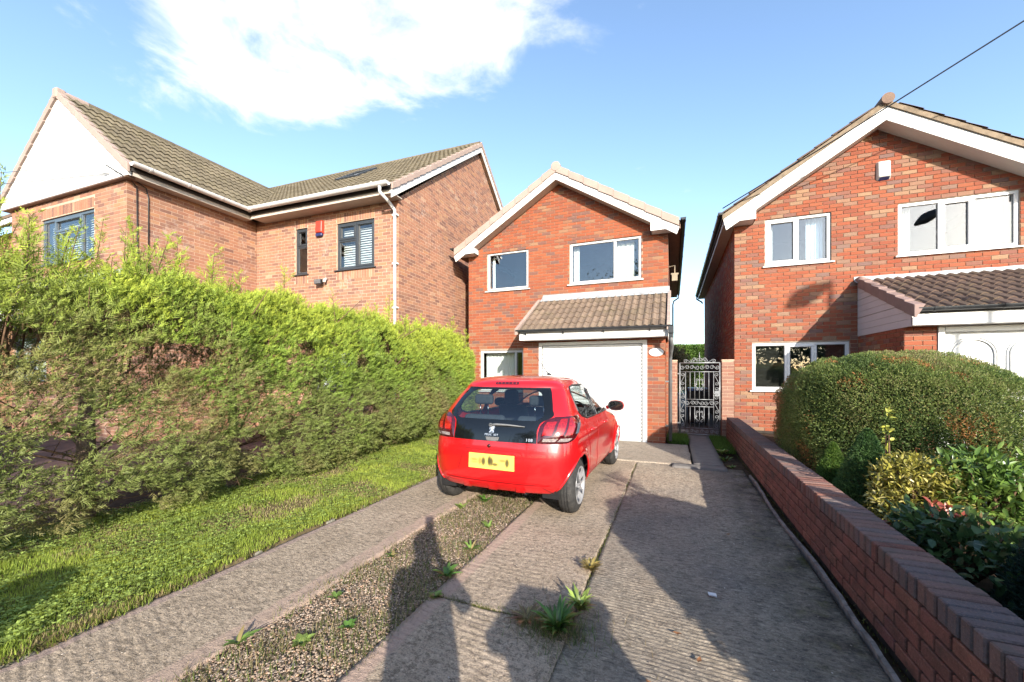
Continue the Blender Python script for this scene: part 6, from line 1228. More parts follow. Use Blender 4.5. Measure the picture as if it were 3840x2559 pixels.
def grow(poly, k):
    cx_ = sum(p[0] for p in poly) / len(poly); cz_ = sum(p[1] for p in poly) / len(poly); return [(p[0] + (k if p[0] > cx_ else -k), p[1] + (k if p[1] > cz_ else -k)) for p in poly]
def ringtube(poly, side, r, name, mat, parent=None):
    pts = []
    for i in range(len(poly)):
        (y0, z0), (y1, z1) = poly[i], poly[(i + 1) % len(poly)]
        for k in range(5):
            y, z = y0 + (y1 - y0) * k / 5, z0 + (z1 - z0) * k / 5; pts.append(CARM @ Vector(surfo(np.array(s_of_y(y, z)), np.array(z), np.array(.001), side)))
    pts.append(pts[0]); b = B(); b.tube(pts, r, 6, False); return b.build(name, mat, parent or car, True)
for sd in (1, -1):
    dr = sidepatch('rear_door_glass', W1, -.004, 'carglass_s', sd); ringtube(W1, sd, .011, 'window_seal', 'black', dr)
    df = sidepatch('front_door_glass', W2, -.004, 'carglass_s', sd); ringtube(W2, sd, .011, 'window_seal', 'black', df)
    sidepatch('door_pillar', [(.845, .935), (.935, .935), (.935, 1.30), (.845, 1.30)], .003, 'black', sd)
    for poly_ in ([(.47, .50), (.43, .62), (.36, .72), (.28, .80), (.26, .90), (.30, .955)], [(.895, .27), (.89, .50), (.885, .70), (.89, .925)], [(1.98, .30), (1.96, .55), (1.99, .80), (1.97, .93)], [(.47, .27), (1.2, .265), (1.96, .275)], [(.47, .27), (.475, .40), (.47, .50)]):
        pts = []
        for (y0, z0), (y1, z1) in zip(poly_[:-1], poly_[1:]):
            for k in range(5): y, z = y0 + (y1 - y0) * k / 5, z0 + (z1 - z0) * k / 5; pts.append(CARM @ Vector(surfo(np.array(s_of_y(y, z)), np.array(z), np.array(.0005), sd)))
        b = B(); b.tube(pts, .0035, 5); b.build('door_gap', bpy.data.materials['dark_red_line'], car, True)
    for hy in (.42, 1.18):
        b = B(); p = [CARM @ Vector(surfo(np.array(s_of_y(hy + k * .045, .80)), np.array(.80), np.array(o_), sd)) for k, o_ in enumerate((.004, .028, .032, .028, .004))]; b.tube(p, [.010, .014, .015, .014, .010], 8); b.build('door_handle', 'paint', car, True)
    # mirror
    mx_, my_, mz_ = sd * .90, 1.70, .985; b = B(CARM); b.tube([(sd * .76, 1.72, .95), (mx_ - sd * .06, 1.71, .965)], [.03, .025], 8); n_ = 12; vs = []
    for k, (dy_, sc) in enumerate(((-.055, .92), (-.035, 1.0), (.0, .98), (.04, .80), (.07, .35))):
        for j in range(n_): a = 6.2832 * j / n_; vs.append((mx_ + .115 * sc * abs(math.cos(a)) ** .8 * (1 if math.cos(a) > 0 else -1), my_ + dy_, mz_ + .075 * sc * abs(math.sin(a)) ** .8 * (1 if math.sin(a) > 0 else -1)))
    fs = [(k * n_ + j, k * n_ + (j + 1) % n_, (k + 1) * n_ + (j + 1) % n_, (k + 1) * n_ + j) for k in range(4) for j in range(n_)] + [tuple(4 * n_ + j for j in range(n_))]
    b.add(vs, fs); mi = b.build('door_mirror', 'paint', car, True)
    b = B(CARM); b.add([(mx_ + .108 * abs(math.cos(6.2832 * j / n_)) ** .8 * (1 if math.cos(6.2832 * j / n_) > 0 else -1), my_ - .052, mz_ + .068 * abs(math.sin(6.2832 * j / n_)) ** .8 * (1 if math.sin(6.2832 * j / n_) > 0 else -1)) for j in range(n_)], [tuple(range(n_))]); b.build('mirror_surround', 'black', mi)
    b = B(CARM); b.add([(mx_ + .094 * abs(math.cos(6.2832 * j / n_)) ** .8 * (1 if math.cos(6.2832 * j / n_) > 0 else -1), my_ - .0545, mz_ + .057 * abs(math.sin(6.2832 * j / n_)) ** .8 * (1 if math.sin(6.2832 * j / n_) > 0 else -1)) for j in range(n_)], [tuple(range(n_))]); b.build('mirror_glass', 'frit', mi)
# windscreen
u, v = np.meshgrid(np.linspace(2.0, 3, 24), np.linspace(.96, 1.34, 14))
for sd in (1, -1):
    P = surfo(u, v, np.full(u.shape, -.003), sd).reshape(-1, 3); i = np.arange(24 * 14).reshape(14, 24); f = np.stack([i[:-1, :-1], i[:-1, 1:], i[1:, 1:], i[1:, :-1]], -1).reshape(-1, 4); carmesh('windscreen', P, f if sd > 0 else f[:, ::-1], 'carglass_s')
# --- interior
b = B(CARM); b.box(-.66, .66, -.25, 1.9, .24, .30); b.box(-.68, .68, -.30, .02, .30, .84); b.box(-.62, .62, 1.70, 1.98, .5, .92); b.build('interior_floor', 'black', car)
for sx in (-.34, .34):
    b = B(CARM); b.add([(sx - .30, .02, .5), (sx + .30, .02, .5), (sx + .30, .16, .5), (sx - .30, .16, .5), (sx - .26, .00, .96), (sx + .26, .00, .96), (sx + .25, .09, .97), (sx - .25, .09, .97)], [(0, 3, 2, 1), (4, 5, 6, 7), (0, 1, 5, 4), (1, 2, 6, 5), (2, 3, 7, 6), (3, 0, 4, 7)]); b.box(sx - .3, sx + .3, .15, .55, .36, .52); bevel(b.build('rear_seat', 'seat', car), .04, 3)
    b = B(CARM); b.box(sx - .115, sx + .115, .00, .075, 1.085, 1.20); hr = bevel(b.build('headrest', 'seat', car), .03, 3)
    for px_ in (-.05, .05):
        b = B(CARM); b.tube([(sx + px_, .035, .95), (sx + px_, .035, 1.10)], .007, 8); b.build('headrest_post', 'chrome', car, True)
    b = B(CARM); b.add([(sx - .24, .98, .45), (sx + .24, .98, .45), (sx + .24, 1.12, .45), (sx - .24, 1.12, .45), (sx - .20, .80, 1.02), (sx + .20, .80, 1.02), (sx + .20, .90, 1.02), (sx - .20, .90, 1.02)], [(0, 3, 2, 1), (4, 5, 6, 7), (0, 1, 5, 4), (1, 2, 6, 5), (2, 3, 7, 6), (3, 0, 4, 7)]); b.box(sx - .10, sx + .10, .78, .86, 1.02, 1.22); b.box(sx - .24, sx + .24, 1.05, 1.5, .36, .52); bevel(b.build('front_seat', 'seat', car), .04, 3)
b = B(CARM); n_ = 28; b.tube([(.34 + .18 * math.cos(6.2832 * k / n_), 1.50 + .05 * math.sin(6.2832 * k / n_), .86 + .17 * math.sin(6.2832 * k / n_)) for k in range(n_ + 1)], .014, 6, False); b.bar((.2, 1.5, .86), (.48, 1.5, .86), .03, .04); b.build('steering_wheel', 'black', car, True)
b = B(CARM); b.box(-.10, .10, 1.28, 1.31, 1.24, 1.30); b.build('rear_view_mirror', 'black', car)
# --- wheels
def xsurf(y, z):
    R = float(rc(z)); t_ = 1 - (y - float(yr(z))) / R
    if t_ > 0: return float(hw(z)) * max(0., 1 - min(1, t_) ** PE) ** (1 / PE)
    return float(surf(np.array(min(2., s_of_y(y, z))), np.array(z))[0]) - .003
def wheel(y, sd):
    prof = [(.0, .185), (.012, .198), (.012, .205), (.002, .235), (-.012, .262), (-.028, .277), (-.05, .284), (-.085, .286), (-.12, .284), (-.145, .277), (-.162, .262), (-.172, .235), (-.176, .20), (-.17, .188)]
    cx_ = sd * .795; n_ = 48; vs = []
    for k in range(n_):
        a = 6.2832 * k / n_
        for (px_, r) in prof: vs.append((cx_ + sd * px_, y + r * math.cos(a), .284 + r * math.sin(a)))
    m = len(prof); fs = [(k * m + j, k * m + j + 1, ((k + 1) % n_) * m + j + 1, ((k + 1) % n_) * m + j) for k in range(n_) for j in range(m - 1)]
    th_ = bpy.data.objects.new('wheel', None); COL.objects.link(th_); th_.parent = car; th_.matrix_parent_inverse = PINV[car.name]
    b = B(CARM); b.add(vs, fs); ty = b.build('tyre', 'tyre', th_, True)
    b = B(CARM)
    for q in (-.055, -.085, -.115):     # tread grooves
        b.tube([(cx_ + sd * q, y + .2862 * math.cos(6.2832 * k / 40), .284 + .2862 * math.sin(6.2832 * k / 40)) for k in range(41)], .0035, 4, False)
    b.build('tread_groove', 'black', th_)
    b = B(CARM); ringn = 40; vs = []
    for k in range(ringn):
        a = 6.2832 * k / ringn; c, s_ = math.cos(a), math.sin(a)
        for (px_, r) in ((.004, .196), (.012, .192), (.006, .176), (-.02, .170), (-.05, .165)): vs.append((cx_ + sd * px_, y + r * c, .284 + r * s_))
    b.add(vs, [(k * 5 + j, k * 5 + j + 1, ((k + 1) % ringn) * 5 + j + 1, ((k + 1) % ringn) * 5 + j) for k in range(ringn) for j in range(4)])
    for k in range(7):
        a0 = 6.2832 * k / 7 + .2
        for da, rr in ((-.16, .0), (.16, .0)):
            pass
        pts = []
        for r, w_ in ((.035, .028), (.09, .026), (.14, .036), (.182, .062)):
            for s_ in (-1, 1): a = a0 + s_ * w_ / r / 2 * (1 if r > .05 else 1); pts.append((cx_ + sd * (.004 - .02 * (1 - r / .18) * -.2), y + r * math.cos(a), .284 + r * math.sin(a)))
        b.add(pts, [(0, 1, 3, 2), (2, 3, 5, 4), (4, 5, 7, 6)])
    b.add([(cx_ + sd * .010, y + .045 * math.cos(6.2832 * k / 16), .284 + .045 * math.sin(6.2832 * k / 16)) for k in range(16)], [tuple(range(16))])
    b.build('wheel_trim', 'alloy', th_)
    b = B(CARM); b.add([(cx_ - sd * .045, y + .175 * math.cos(6.2832 * k / 24), .284 + .175 * math.sin(6.2832 * k / 24)) for k in range(24)], [tuple(range(24))]); b.add([(cx_ - sd * .172, y + .18 * math.cos(6.2832 * k / 24), .284 + .18 * math.sin(6.2832 * k / 24)) for k in range(24)], [tuple(range(24))]); b.build('brake_disc', 'pipe_g', th_)
    # black wheel housing inside the arch
    b = B(CARM); n2 = 24; vs = []
    for k in range(n2 + 1):
        a = -.25 + (math.pi + .5) * k / n2; c, s_ = math.cos(a), math.sin(a); vs += [(sd * (.68 if y + .33 * c < -.05 else .765), y + .33 * c, .285 + .33 * s_), (sd * .50, y + .33 * c, .285 + .33 * s_)]
    b.add(vs, [(2 * k, 2 * k + 1, 2 * k + 3, 2 * k + 2) for k in range(n2)]); b.add([vs[2 * k + 1] for k in range(n2 + 1)], [tuple(range(n2 + 1))]); b.build('wheel_housing', 'black', car, True)
    # rolled arch lip
    pts = []
    for k in range(33):
        a = -.22 + (math.pi + .44) * k / 32; yy, zz = y + .326 * math.cos(a), .285 + .326 * math.sin(a)
        if zz < .258: continue
        pts.append(CARM @ Vector((sd * xsurf(yy, zz), yy, zz)))
    b = B(); b.tube(pts, .012, 6); b.build('arch_lip', 'paint', car, True)
for y in (0., 2.34):
    for sd in (1, -1): wheel(y, sd)
# --- wiper, badge, lettering, boot handle, aerial
def rp(x, z, off=.012): s_ = s_of_x(x, z); p = surfo(np.maximum(np.array(s_), .002), np.array(z), np.array(off), 1); return CARM @ Vector((math.copysign(p[0], x), p[1], p[2]))
b = B(); b.tube([rp(-.03, .905, .02), rp(.03, .912, .026), rp(.16, .913, .022), rp(.34, .905, .014)], [.013, .012, .009, .004], 8); b.tube([rp(-.03, .905, .0), rp(-.03, .905, .03)], .02, 10); wp = b.build('rear_wiper', 'pipe_g', car, True)
b = B(); b.tube([rp(.0, .898, .008), rp(.33, .896, .007)], .004, 5); b.build('wiper_blade', 'black', wp)
b = B(); n_ = 12
vs = [rp(x, z, .008) for x, z in ((-.078, .797), (.078, .797), (.068, .762), (.045, .752), (-.045, .752), (-.068, .762))] + [rp(x, z, .022) for x, z in ((-.068, .793), (.068, .793), (.058, .765), (.04, .757), (-.04, .757), (-.058, .765))]
b.add(vs, [(6, 11, 10, 9, 8, 7)] + [(k, (k + 1) % 6, (k + 1) % 6 + 6, k + 6) for k in range(6)]); b.build('boot_handle', 'pipe_g', car)
M['badge'] = plain('silver_badge', (.66, .70, .76), .22, metal=.5, var=.05)
# rampant lion emblem, as flat raised limbs
em = thing('tmp', (0, 0, 0), 'x', 'x'); bpy.data.objects.remove(em)
b = B(); S_ = .050; ox, oz = -.012, .868
def limb(pts, ws):
    pts = [(ox + p[0] * S_, oz + p[1] * S_) for p in pts]; q = []
    for i, (p, w_) in enumerate(zip(pts, ws)):
        d = Vector((pts[min(i + 1, len(pts) - 1)][0] - pts[max(i - 1, 0)][0], pts[min(i + 1, len(pts) - 1)][1] - pts[max(i - 1, 0)][1])).normalized(); n2 = Vector((-d.y, d.x)) * w_ * S_; q.append(((p[0] + n2.x, p[1] + n2.y), (p[0] - n2.x, p[1] - n2.y)))
    for a, c in zip(q[:-1], q[1:]): b.add([rp(*a[0], .009), rp(*a[1], .009), rp(*c[1], .009), rp(*c[0], .009)], [(0, 1, 2, 3)])
limb([(-.05, .62), (.05, .40), (.02, .1), (-.12, -.12)], [.20, .30, .24, .16])
limb([(.02, .62), (.25, .66), (.36, .52)], [.16, .12, .05]); limb([(.28, .48), (.50, .58), (.58, .36)], [.08, .07, .05]); limb([(.15, .15), (.42, .22), (.46, .02), (.34, -.02)], [.10, .08, .06, .05])
limb([(-.10, -.05), (-.35, -.40), (-.58, -.62), (-.40, -.66)], [.14, .10, .08, .05]); limb([(.0, .0), (.25, -.30), (.42, -.62), (.15, -.68)], [.13, .11, .09, .05]); limb([(-.05, -.25), (-.15, -.50), (-.22, -.66)], [.06, .05, .05])
limb([(-.18, .35), (-.52, .50), (-.62, .38)], [.10, .08, .05]); limb([(-.16, .22), (-.50, .26), (-.64, .12)], [.08, .07, .05]); limb([(-.18, .1), (-.45, .02), (-.6, -.02)], [.06, .05, .04])
b.build('badge', 'badge', car)
def lettering(name, txt, x, z, size, sxk=1.0):
    cu = bpy.data.curves.new(name, 'FONT'); cu.body = txt; cu.size = size; cu.align_x = 'CENTER'; cu.align_y = 'CENTER'; cu.extrude = .001; cu.space_character = 1.12; cu.offset = size * .012
    o = bpy.data.objects.new('tmp_text', cu); COL.objects.link(o); dg = bpy.context.evaluated_depsgraph_get(); me = bpy.data.meshes.new_from_object(o.evaluated_get(dg)); me.name = name
    bpy.data.objects.remove(o); me.materials.clear(); me.materials.append(M['badge']); co = np.empty(len(me.vertices) * 3, np.float32); me.vertices.foreach_get('co', co); co = co.reshape(-1, 3)
    out = np.array([rp(x + sxk * c[0] if abs(x + sxk * c[0]) > 1e-4 else 1e-4, z + c[1], .009 + c[2]) for c in co], np.float32); me.vertices.foreach_set('co', out.ravel()); me.update(); o = bpy.data.objects.new(name, me); link(o, car); return o
lettering('lettering', 'PEUGEOT', -.012, .8155, .027, 1.2); lettering('lettering', '108', .395, .782, .040, 1.1)
b = B(CARM); b.tube([(.10, 1.08, 1.42), (.02, .95, 1.60), (-.02, .88, 1.68)], [.006, .004, .003], 6); b.tube([(.10, 1.12, 1.41), (.10, 1.06, 1.435)], [.03, .018], 8); b.build('aerial', 'black', car, True)
# ------------------------------------------------------------------ low garden wall with brick-on-edge coping
import bmesh
def bev_mesh(name, sx, sy, sz, w, mat):
    bm = bmesh.new(); bmesh.ops.create_cube(bm, size=1); bmesh.ops.scale(bm, vec=(sx, sy, sz), verts=bm.verts); bmesh.ops.bevel(bm, geom=bm.edges[:], offset=w, segments=1, affect='EDGES'); me = bpy.data.meshes.new(name); bm.to_mesh(me); bm.free(); me.materials.append(M[mat]); return me
gw = thing('garden_wall', (1.16, 4.5, 0), 'low red brick garden wall with brick-on-edge coping along the drive', 'wall'); X0 = 1.06; WH = 5 * PITCH; y_a, y_b = .16, 9.70
b = B(); b.box(X0 + .013, X0 + .205, y_a, y_b, -.05, WH + .06); core = b.build('mortar_core', 'mortarW', gw)
mes = [bev_mesh('brick', .0225, BL - .014, .064, .004, 'brickW') for _ in (0,)]
cand = []
for r in range(5):
    y = y_a - (r % 2) * BL / 2
    while y < y_b:
        a, c = max(y, y_a) + .0055, min(y + BL, y_b) - .0055
        if c - a > .05: cand.append((a, c, r))
        y += BL
full = [q for q in cand if q[1] - q[0] > BL - .0115]
for (a, c, r) in cand:
    o = bpy.data.objects.new('brick', mes[0]); COL.objects.link(o); o.parent = core; o.location = (X0 + .0113 + random.uniform(-.0015, .0015), (a + c) / 2, r * PITCH + .035); o.scale = (1, (c - a) / (BL - .011), 1); o.rotation_euler = (0, 0, random.uniform(-.008, .008))
mc = bev_mesh('coping_brick', .218, .064, .104, .006, 'brickcap'); mc2 = bev_mesh('coping_brick', .218, .064, .104, .006, 'brickW'); k = 0; y = y_a
while y + PITCH <= y_b + .001:
    o = bpy.data.objects.new('coping_brick', mc if random.random() < .93 else mc2); COL.objects.link(o); o.parent = core; o.location = (X0 + .108 + random.uniform(-.003, .003), y + PITCH / 2, WH + .052 + random.uniform(-.002, .002)); o.rotation_euler = (random.uniform(-.012, .012), 0, random.uniform(-.012, .012)); y += PITCH
# gate pillar at the street end of the wall (its shadow lies in the foreground)
def pillar(name, label, x, y, s_, h, cap):
    t = thing(name, (x, y, 0), label, 'gate pillar', 'gate pillars'); bk = Bricks(t, 'brickW'); hs = s_ / 2
    for (o, u, d) in (((x - hs, y - hs, 0), (1, 0, 0), (0, 1, 0)), ((x + hs, y - hs, 0), (0, 1, 0), (-1, 0, 0)), ((x + hs, y + hs, 0), (-1, 0, 0), (0, -1, 0)), ((x - hs, y + hs, 0), (0, -1, 0), (1, 0, 0))): brick_wall(bk, 'pillar_face', frame(o, u, d), s_, -.08, h, (), 'mortarW')
    bk.finish(0); c = cap / 2; b = B(); b.add([(x - c, y - c, h), (x + c, y - c, h), (x + c, y + c, h), (x - c, y + c, h), (x - c, y - c, h + .06), (x + c, y - c, h + .06), (x + c, y + c, h + .06), (x - c, y + c, h + .06), (x, y, h + .13)], [(3, 2, 1, 0), (0, 1, 5, 4), (1, 2, 6, 5), (2, 3, 7, 6), (3, 0, 4, 7), (4, 5, 8), (5, 6, 8), (6, 7, 8), (7, 4, 8)]); b.build('pillar_cap', 'edging', t); return t
pillar('gate_pillar', 'brick gate pillar at the street end of the low wall, behind the camera', 1.02, -.30, .45, 1.10, .56)
bush('verge_shrub', 'small rounded shrub left of the drive entrance, behind the camera', (-2.85, -.30, -.02), (.26, .26), .84, 9000, .04, .016, [(.04, .08, .025), (.07, .12, .03)], 'shrub', e=2.6, rmin=.7)
# ------------------------------------------------------------------ iron gate between two pale brick piers
for nm, (xa, xb), lab in (('l', (-.06, .085), 'pale brick gate pier beside the grey downpipe'), ('r', (.985, 1.225), 'pale brick gate pier at the corner of the right-hand house')):
    t = thing('gate_pier', ((xa + xb) / 2, 9.9, 0), lab, 'gate pier', 'piers of the iron gate'); bk = Bricks(t, 'brickP', .006); h = 1.70
    brick_wall(bk, 'pier_face', frame((xa, 9.80, 0), (1, 0, 0), (0, 1, 0)), xb - xa, 0, h, (), 'mortarA'); brick_wall(bk, 'pier_face', frame((xb, 9.80, 0), (0, 1, 0), (-1, 0, 0)), .22, 0, h, (), 'mortarA'); brick_wall(bk, 'pier_face', frame((xa, 10.02, 0), (0, -1, 0), (1, 0, 0)), .22, 0, h, (), 'mortarA'); bk.finish(120)
    b = B(); b.box(xa - .003, xb + .003, 9.795, 10.025, h, h + .03); b.build('pier_cap', 'mortarA', t)
ig = thing('iron_gate', (.54, 9.82, .05), 'ornate silver wrought iron gate closing the side passage', 'gate'); GX0, GX1, GZ0, GZ1, GY = .135, .945, .06, 1.66, 9.82
def gb(name, pts, r=.008, m='iron', seg=6): b = B(); b.tube(pts, r, seg); return b.build(name, m, ig, True)
ix0, ix1 = GX0 + .12, GX1 - .12; z1_, z2_, z3_ = 1.46, .84, .68
for (n_, p, r) in (('stile', [(GX0, GY, GZ0), (GX0, GY, GZ1)], .016), ('stile', [(GX1, GY, GZ0), (GX1, GY, GZ1)], .014), ('rail', [(GX0, GY, GZ1), (GX1, GY, GZ1)], .014), ('rail', [(GX0, GY, GZ0), (GX1, GY, GZ0)], .012), ('rail', [(GX0, GY, z1_), (GX1, GY, z1_)], .008), ('rail', [(ix0, GY, z2_), (ix1, GY, z2_)], .009), ('rail', [(ix0, GY, z3_), (ix1, GY, z3_)], .009), ('rail', [(GX0, GY, .2), (GX1, GY, .2)], .007), ('inner_stile', [(ix0, GY, .2), (ix0, GY, z1_)], .008), ('inner_stile', [(ix1, GY, .2), (ix1, GY, z1_)], .008)): gb(n_, p, r)
for k in range(1, 6):
    x = ix0 + (ix1 - ix0) * k / 6; gb('bar', [(x, GY, z2_), (x, GY, z1_)], .0075); gb('bar', [(x, GY, .2), (x, GY, z3_)], .0075)
gb('finial', [((GX0 + GX1) / 2, GY, GZ1), ((GX0 + GX1) / 2, GY, GZ1 + .24)], .008)
def spiral(cx_, cz_, r, a0, turns, sg=1, n_=16): return [(cx_ + r * (1 - .75 * k / n_) * math.cos(a0 + sg * turns * 6.2832 * k / n_), GY, cz_ + r * (1 - .75 * k / n_) * math.sin(a0 + sg * turns * 6.2832 * k / n_)) for k in range(n_ + 1)]
def scroll(xa, za, xb, zb, r, flip=1):
    """S scroll between two points, a spiral at each end"""
    d = Vector((xb - xa, zb - za)); a = math.atan2(d.y, d.x); s1 = spiral(xa, za, r, a + flip * 1.2, 1.15, flip); s2 = spiral(xb, zb, r, a + math.pi + flip * 1.2, 1.15, flip); gb('scroll', s1[::-1] + s2, .0065, seg=5)
for k in range(4):
    zz = .27 + k * .31; scroll(GX0 + .06, zz, GX0 + .06, zz + .19, .042, 1 if k % 2 else -1); scroll(GX1 - .06, zz, GX1 - .06, zz + .19, .042, -1 if k % 2 else 1)
for k in range(3):
    w = (ix1 - ix0) / 3; x = ix0 + w * (k + .22); scroll(x, .76, x + w * .55, .76, .045, 1 if k % 2 else -1)
for k in range(4):
    w = (GX1 - GX0) / 4; x = GX0 + w * (k + .25); scroll(x, 1.56, x + w * .5, 1.56, .045, 1 if k % 2 else -1)
for k, (x0_, x1_, zz) in enumerate(((GX0 + .12, GX0 + .26, 1.70), (GX0 + .30, GX0 + .37, 1.735), (GX1 - .26, GX1 - .12, 1.70), (GX1 - .37, GX1 - .30, 1.735))): scroll(x0_, zz, x1_, zz + .0, .04, 1 if k < 2 else -1)
for k in range(4): w = (GX1 - GX0) / 4; x = GX0 + w * (k + .25); scroll(x, .13, x + w * .5, .13, .035, 1)
for zz in (1.17, .45):
    cx_ = (GX0 + GX1) / 2
    for s_ in (-1, 1):
        scroll(cx_ + s_ * .045, zz - .10, cx_ + s_ * .075, zz + .0, .026, s_); scroll(cx_ + s_ * .075, zz + .01, cx_ + s_ * .04, zz + .11, .026, s_)
b = B(); b.box(GX1 - .10, GX1 + .01, GY - .02, GY + .02, .92, 1.04); b.bar((GX1 - .13, GY - .03, .985), (GX1 - .02, GY - .03, .985), .02, .02); b.build('lock_case', 'iron', ig)
for z in (1.42, .3):
    b = B(); b.bar((GX0 - .06, GY, z), (GX0 + .02, GY, z), .03, .025); b.build('hinge', 'steel', ig)
# blue handle of something leaning in the passage, and a dark bin behind the gate
bn = thing('wheelie_bin', (.62, 12.0, 0), 'dark wheelie bin standing in the shaded passage behind the gate', 'bin')
b = B(); b.add([(.40, 11.8, .08), (.84, 11.8, .08), (.84, 12.3, .08), (.40, 12.3, .08), (.35, 11.74, .95), (.89, 11.74, .95), (.89, 12.36, .95), (.35, 12.36, .95)], [(0, 3, 2, 1), (4, 5, 6, 7), (0, 1, 5, 4), (1, 2, 6, 5), (2, 3, 7, 6), (3, 0, 4, 7)]); bevel(b.build('bin_body', 'black', bn), .02)
b = B(); b.prism([(.33, .95), (.91, .95), (.88, 1.02), (.36, 1.02)], 11.72, 12.38); bevel(b.build('bin_lid', 'anth', bn), .02); b = B(); b.tube([(.36, 11.70, .97), (.72, 11.70, .97)], .026, 8); b.build('bin_handle', plain('blue_plastic', (.05, .13, .32), .4), bn, True)
for x in (.42, .82): b = B(); b.tube([(x - .03, 12.3, .1), (x + .03, 12.3, .1)], .1, 14); b.build('wheel', 'black', bn, True)
# ------------------------------------------------------------------ overhead wire from the right-hand house
tag(tube_part('telephone_wire', [(.97, 9.5, 4.93), (2.8, 8.75, 5.67), (4.64, 8.0, 6.47), (12, 5.0, 9.75)], .011, 'black', None, 6), 'thin black telephone wire running up to the right over the house', 'wire')
# small litter
b = B(); b.add([(.215, 2.87, .012), (.260, 2.86, .018), (.258, 2.905, .014), (.21, 2.91, .012)], [(0, 1, 2, 3)]); b.add([(.215, 2.87, .006), (.260, 2.86, .01), (.258, 2.905, .009), (.21, 2.91, .006)], [(3, 2, 1, 0)]); tag(b.build('paper_scrap', 'upvc'), 'scrap of white paper in the shaded part of the drive', 'litter')
for k, (x, y, lab) in enumerate([(.02, 2.38, 'curled brown leaf on the sunny slab near the wall shadow'), (.12, 2.20, 'small orange leaf on the right-hand slab'), (-.10, 1.95, 'dark dry leaf on the slab at the bottom of the photo'), (.45, 4.0, 'dry leaf lying in the shadow by the wall')]):
    a = k * 1.3; pts = [Vector((x + (j - 2) * .012 * math.cos(a), y + (j - 2) * .012 * math.sin(a), .010 + .004 * abs(j - 2))) for j in range(5)]; vs, fs = leaf_strip(pts, [.001, .009, .012, .008, .001]); o = meshobj('fallen_leaf', vs, fs, plain('dry_leaf', (.26, .11, .04), .8) if k == 0 else bpy.data.materials['dry_leaf'], None, True); tag(o, lab, 'leaf', 'fallen leaves')
# ------------------------------------------------------------------ the photographer (behind the lens; only the shadow shows)
fw = Vector((-FS, FC, 0)); rt = Vector((FC, FS, 0)); upv = Vector((0, 0, 1)); base = -fw * .27
pj = {}; sk_v = []; sk_e = []; sk_r = []
def J(name, f_, r_, z, rad_, par=None):
    pj[name] = len(sk_v); sk_v.append(base + fw * f_ + rt * r_ + upv * z); sk_r.append(rad_)
    if par: sk_e.append((pj[par], pj[name]))
J('pelvis', 0, 0, .80, .17); J('waist', 0, 0, .93, .165, 'pelvis'); J('chest', .0, 0, 1.08, .18, 'waist'); J('collar', 0, 0, 1.19, .11, 'chest'); J('neck', .01, 0, 1.26, .055, 'collar'); J('jaw', .03, 0, 1.33, .095, 'neck'); J('skull', .02, 0, 1.41, .120, 'jaw'); J('crown', .01, 0, 1.47, .085, 'skull')
for s_, n_ in ((-1, 'l'), (1, 'r')):
    J(n_ + 'hip', 0, s_ * .09, .74, .12, 'pelvis'); J(n_ + 'knee', .03, s_ * .10, .43, .085, n_ + 'hip'); J(n_ + 'calf', .0, s_ * .10, .30, .075, n_ + 'knee'); J(n_ + 'ankle', -.02, s_ * .10, .05, .04, n_ + 'calf'); J(n_ + 'toe', .14, s_ * .12, .0, .035, n_ + 'ankle')
    J(n_ + 'shoulder', 0, s_ * .17, 1.17, .065, 'chest'); J(n_ + 'elbow', .10, s_ * (.27 if s_ > 0 else .18), 1.0, .055, n_ + 'shoulder'); J(n_ + 'wrist', .20, s_ * .07, 1.22, .032, n_ + 'elbow'); J(n_ + 'palm', .215, s_ * .05, 1.30, .030, n_ + 'wrist')
    for k in range(4): J(n_ + 'fa%d' % k, .22, s_ * .055, 1.345 + k * .015, .009, n_ + 'palm'); J(n_ + 'fb%d' % k, .225, s_ * .03, 1.35 + k * .015, .008, n_ + 'fa%d' % k)
    J(n_ + 'thumb', .195, s_ * .05, 1.345, .010, n_ + 'palm'); J(n_ + 'thumbtip', .19, s_ * .03, 1.365, .009, n_ + 'thumb')
me = bpy.data.meshes.new('person'); me.from_pydata([tuple(v) for v in sk_v], sk_e, []); po = bpy.data.objects.new('person', me); COL.objects.link(po)
md = po.modifiers.new('skin', 'SKIN'); md.use_smooth_shade = True
for i, d in enumerate(me.skin_vertices[0].data): d.radius = (sk_r[i], sk_r[i]); d.use_root = (i == 0)
po.modifiers.new('sub', 'SUBSURF').levels = 2; po.modifiers['sub'].render_levels = 2
t = NT('person_clothes'); xyz = t.n('ShaderNodeSeparateXYZ'); t.l(t.pos(), xyz.inputs[0]); t.bsdf(t.ramp(t.mr(xyz.outputs[2], 0, 1.5), [(0, (.02, .02, .02)), (.05, (.03, .04, .07)), (.53, (.03, .04, .07)), (.535, (.03, .03, .035)), (.82, (.03, .03, .035)), (.825, (.45, .27, .19)), (.93, (.45, .27, .19)), (.935, (.06, .035, .02))], 'CONSTANT'), .8); me.materials.append(t.m)
tag(po, 'person in dark jacket and jeans holding up a phone, the photographer', 'person')
pm = Matrix.Identity(4)
for i in range(3): pm[i][0] = rt[i]; pm[i][1] = fw[i]; pm[i][2] = upv[i]
pm.translation = Vector((0, 0, CAM_H)); b = B(pm); b.box(-.042, .042, -.035, -.026, -.11, .085); ph = b.build('phone', 'black'); bevel(ph, .006); tag(ph, 'black phone held upright by the photographer', 'phone')
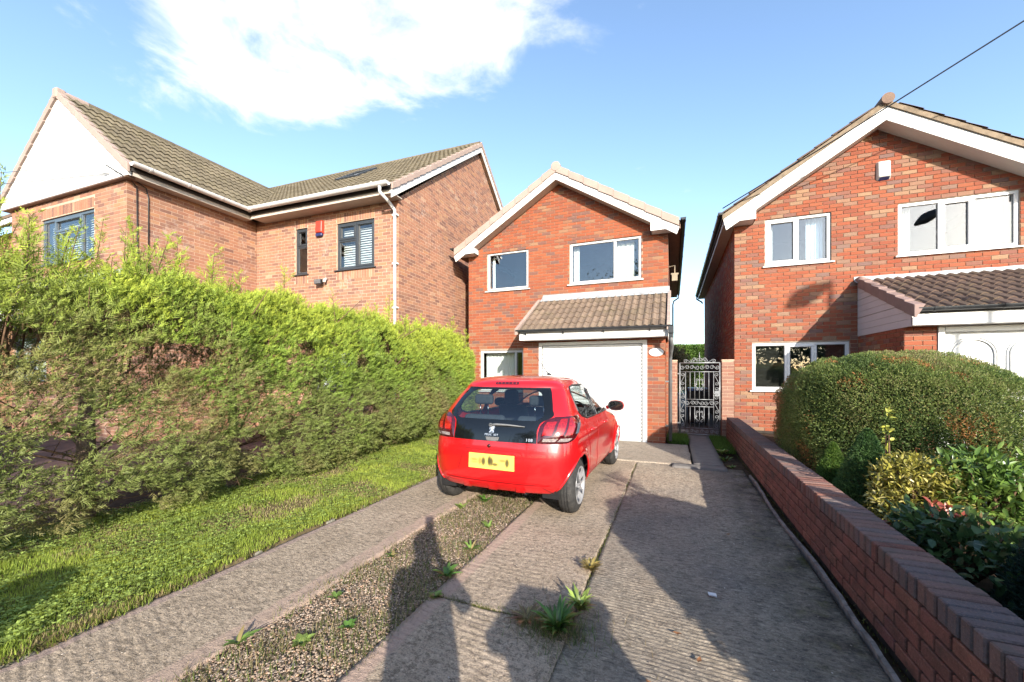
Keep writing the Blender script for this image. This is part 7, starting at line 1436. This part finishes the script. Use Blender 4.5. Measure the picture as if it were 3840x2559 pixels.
# ------------------------------------------------------------------ street lamp (shadow on the right house) and street trees (reflected in the glass)
D11 = 11.6; hp = Vector((2.95, 9.9, 3.28)) + TOSUN * D11; lp = thing('street_lamp', (hp.x + .0, hp.y, 0), 'street lamp behind the camera casting a shadow on the right house', 'street lamp')
b = B(); b.tube([(hp.x, hp.y, -.1), (hp.x, hp.y, 1.2), (hp.x, hp.y, hp.z)], [.07, .055, .035], 12); b.build('post', 'pipe_g', lp, True)
b = B(); a = hp; e = hp + Vector((-.80, .12, -.50)); b.tube([a, a.lerp(e, .4), a.lerp(e, .7), e], [.04, .17, .19, .07], 10); b.build('lamp_head', 'anth', lp, True)
def street_tree(x, y, h, label, seed):
    r = random.Random(seed); t = thing('street_tree', (x, y, -.1), label, 'tree', 'trees across the street'); b = B(); b.tube([(x, y, -.2), (x + .05, y, h * .3), (x, y + .1, h * .7)], [.22, .16, .05], 10); tips = []
    for k in range(18):
        a = r.uniform(0, 6.28); z0 = r.uniform(.28, .65) * h; e = Vector((x + math.cos(a) * h * .26, y + math.sin(a) * h * .26, z0 + h * r.uniform(.1, .3))); b.tube([(x, y, z0), e], [.06, .015], 6); tips.append(e)
    b.build('trunk', 'bark', t, True); P = []
    for e in tips + [Vector((x, y, h * .85))]: P.append(np.array(e) + rng.normal(0, h * .075, (260, 3)))
    P = np.concatenate(P); n_ = len(P); V, F, C = leaves(P, rng.normal(0, 1, (n_, 3)), np.full(n_, .22), np.full(n_, .12), np.array((.05, .085, .025)) * rng.uniform(.6, 1.4, (n_, 1))); npmesh('crown', V, F, 'leaf', t, C)
street_tree(-3.6, -11.5, 9.0, 'broad street tree across the road, mirrored in the upper window', 1)
street_tree(-24, -14, 8.0, 'street tree far left across the road behind the camera', 2)
bush('screening_hedge', 'long clipped hedge added unseen across the road, screening low sky glow from reflections', (-8, -12.5, -.1), (30, .8), 3.3, 40000, .16, .10, [(.03, .06, .02), (.06, .10, .03)], 'hedge', e=8, rmin=.95, lump=.02, zc=.5, stemsn=12)  # unseen hedge added, height set to keep low sky glow out of window reflections
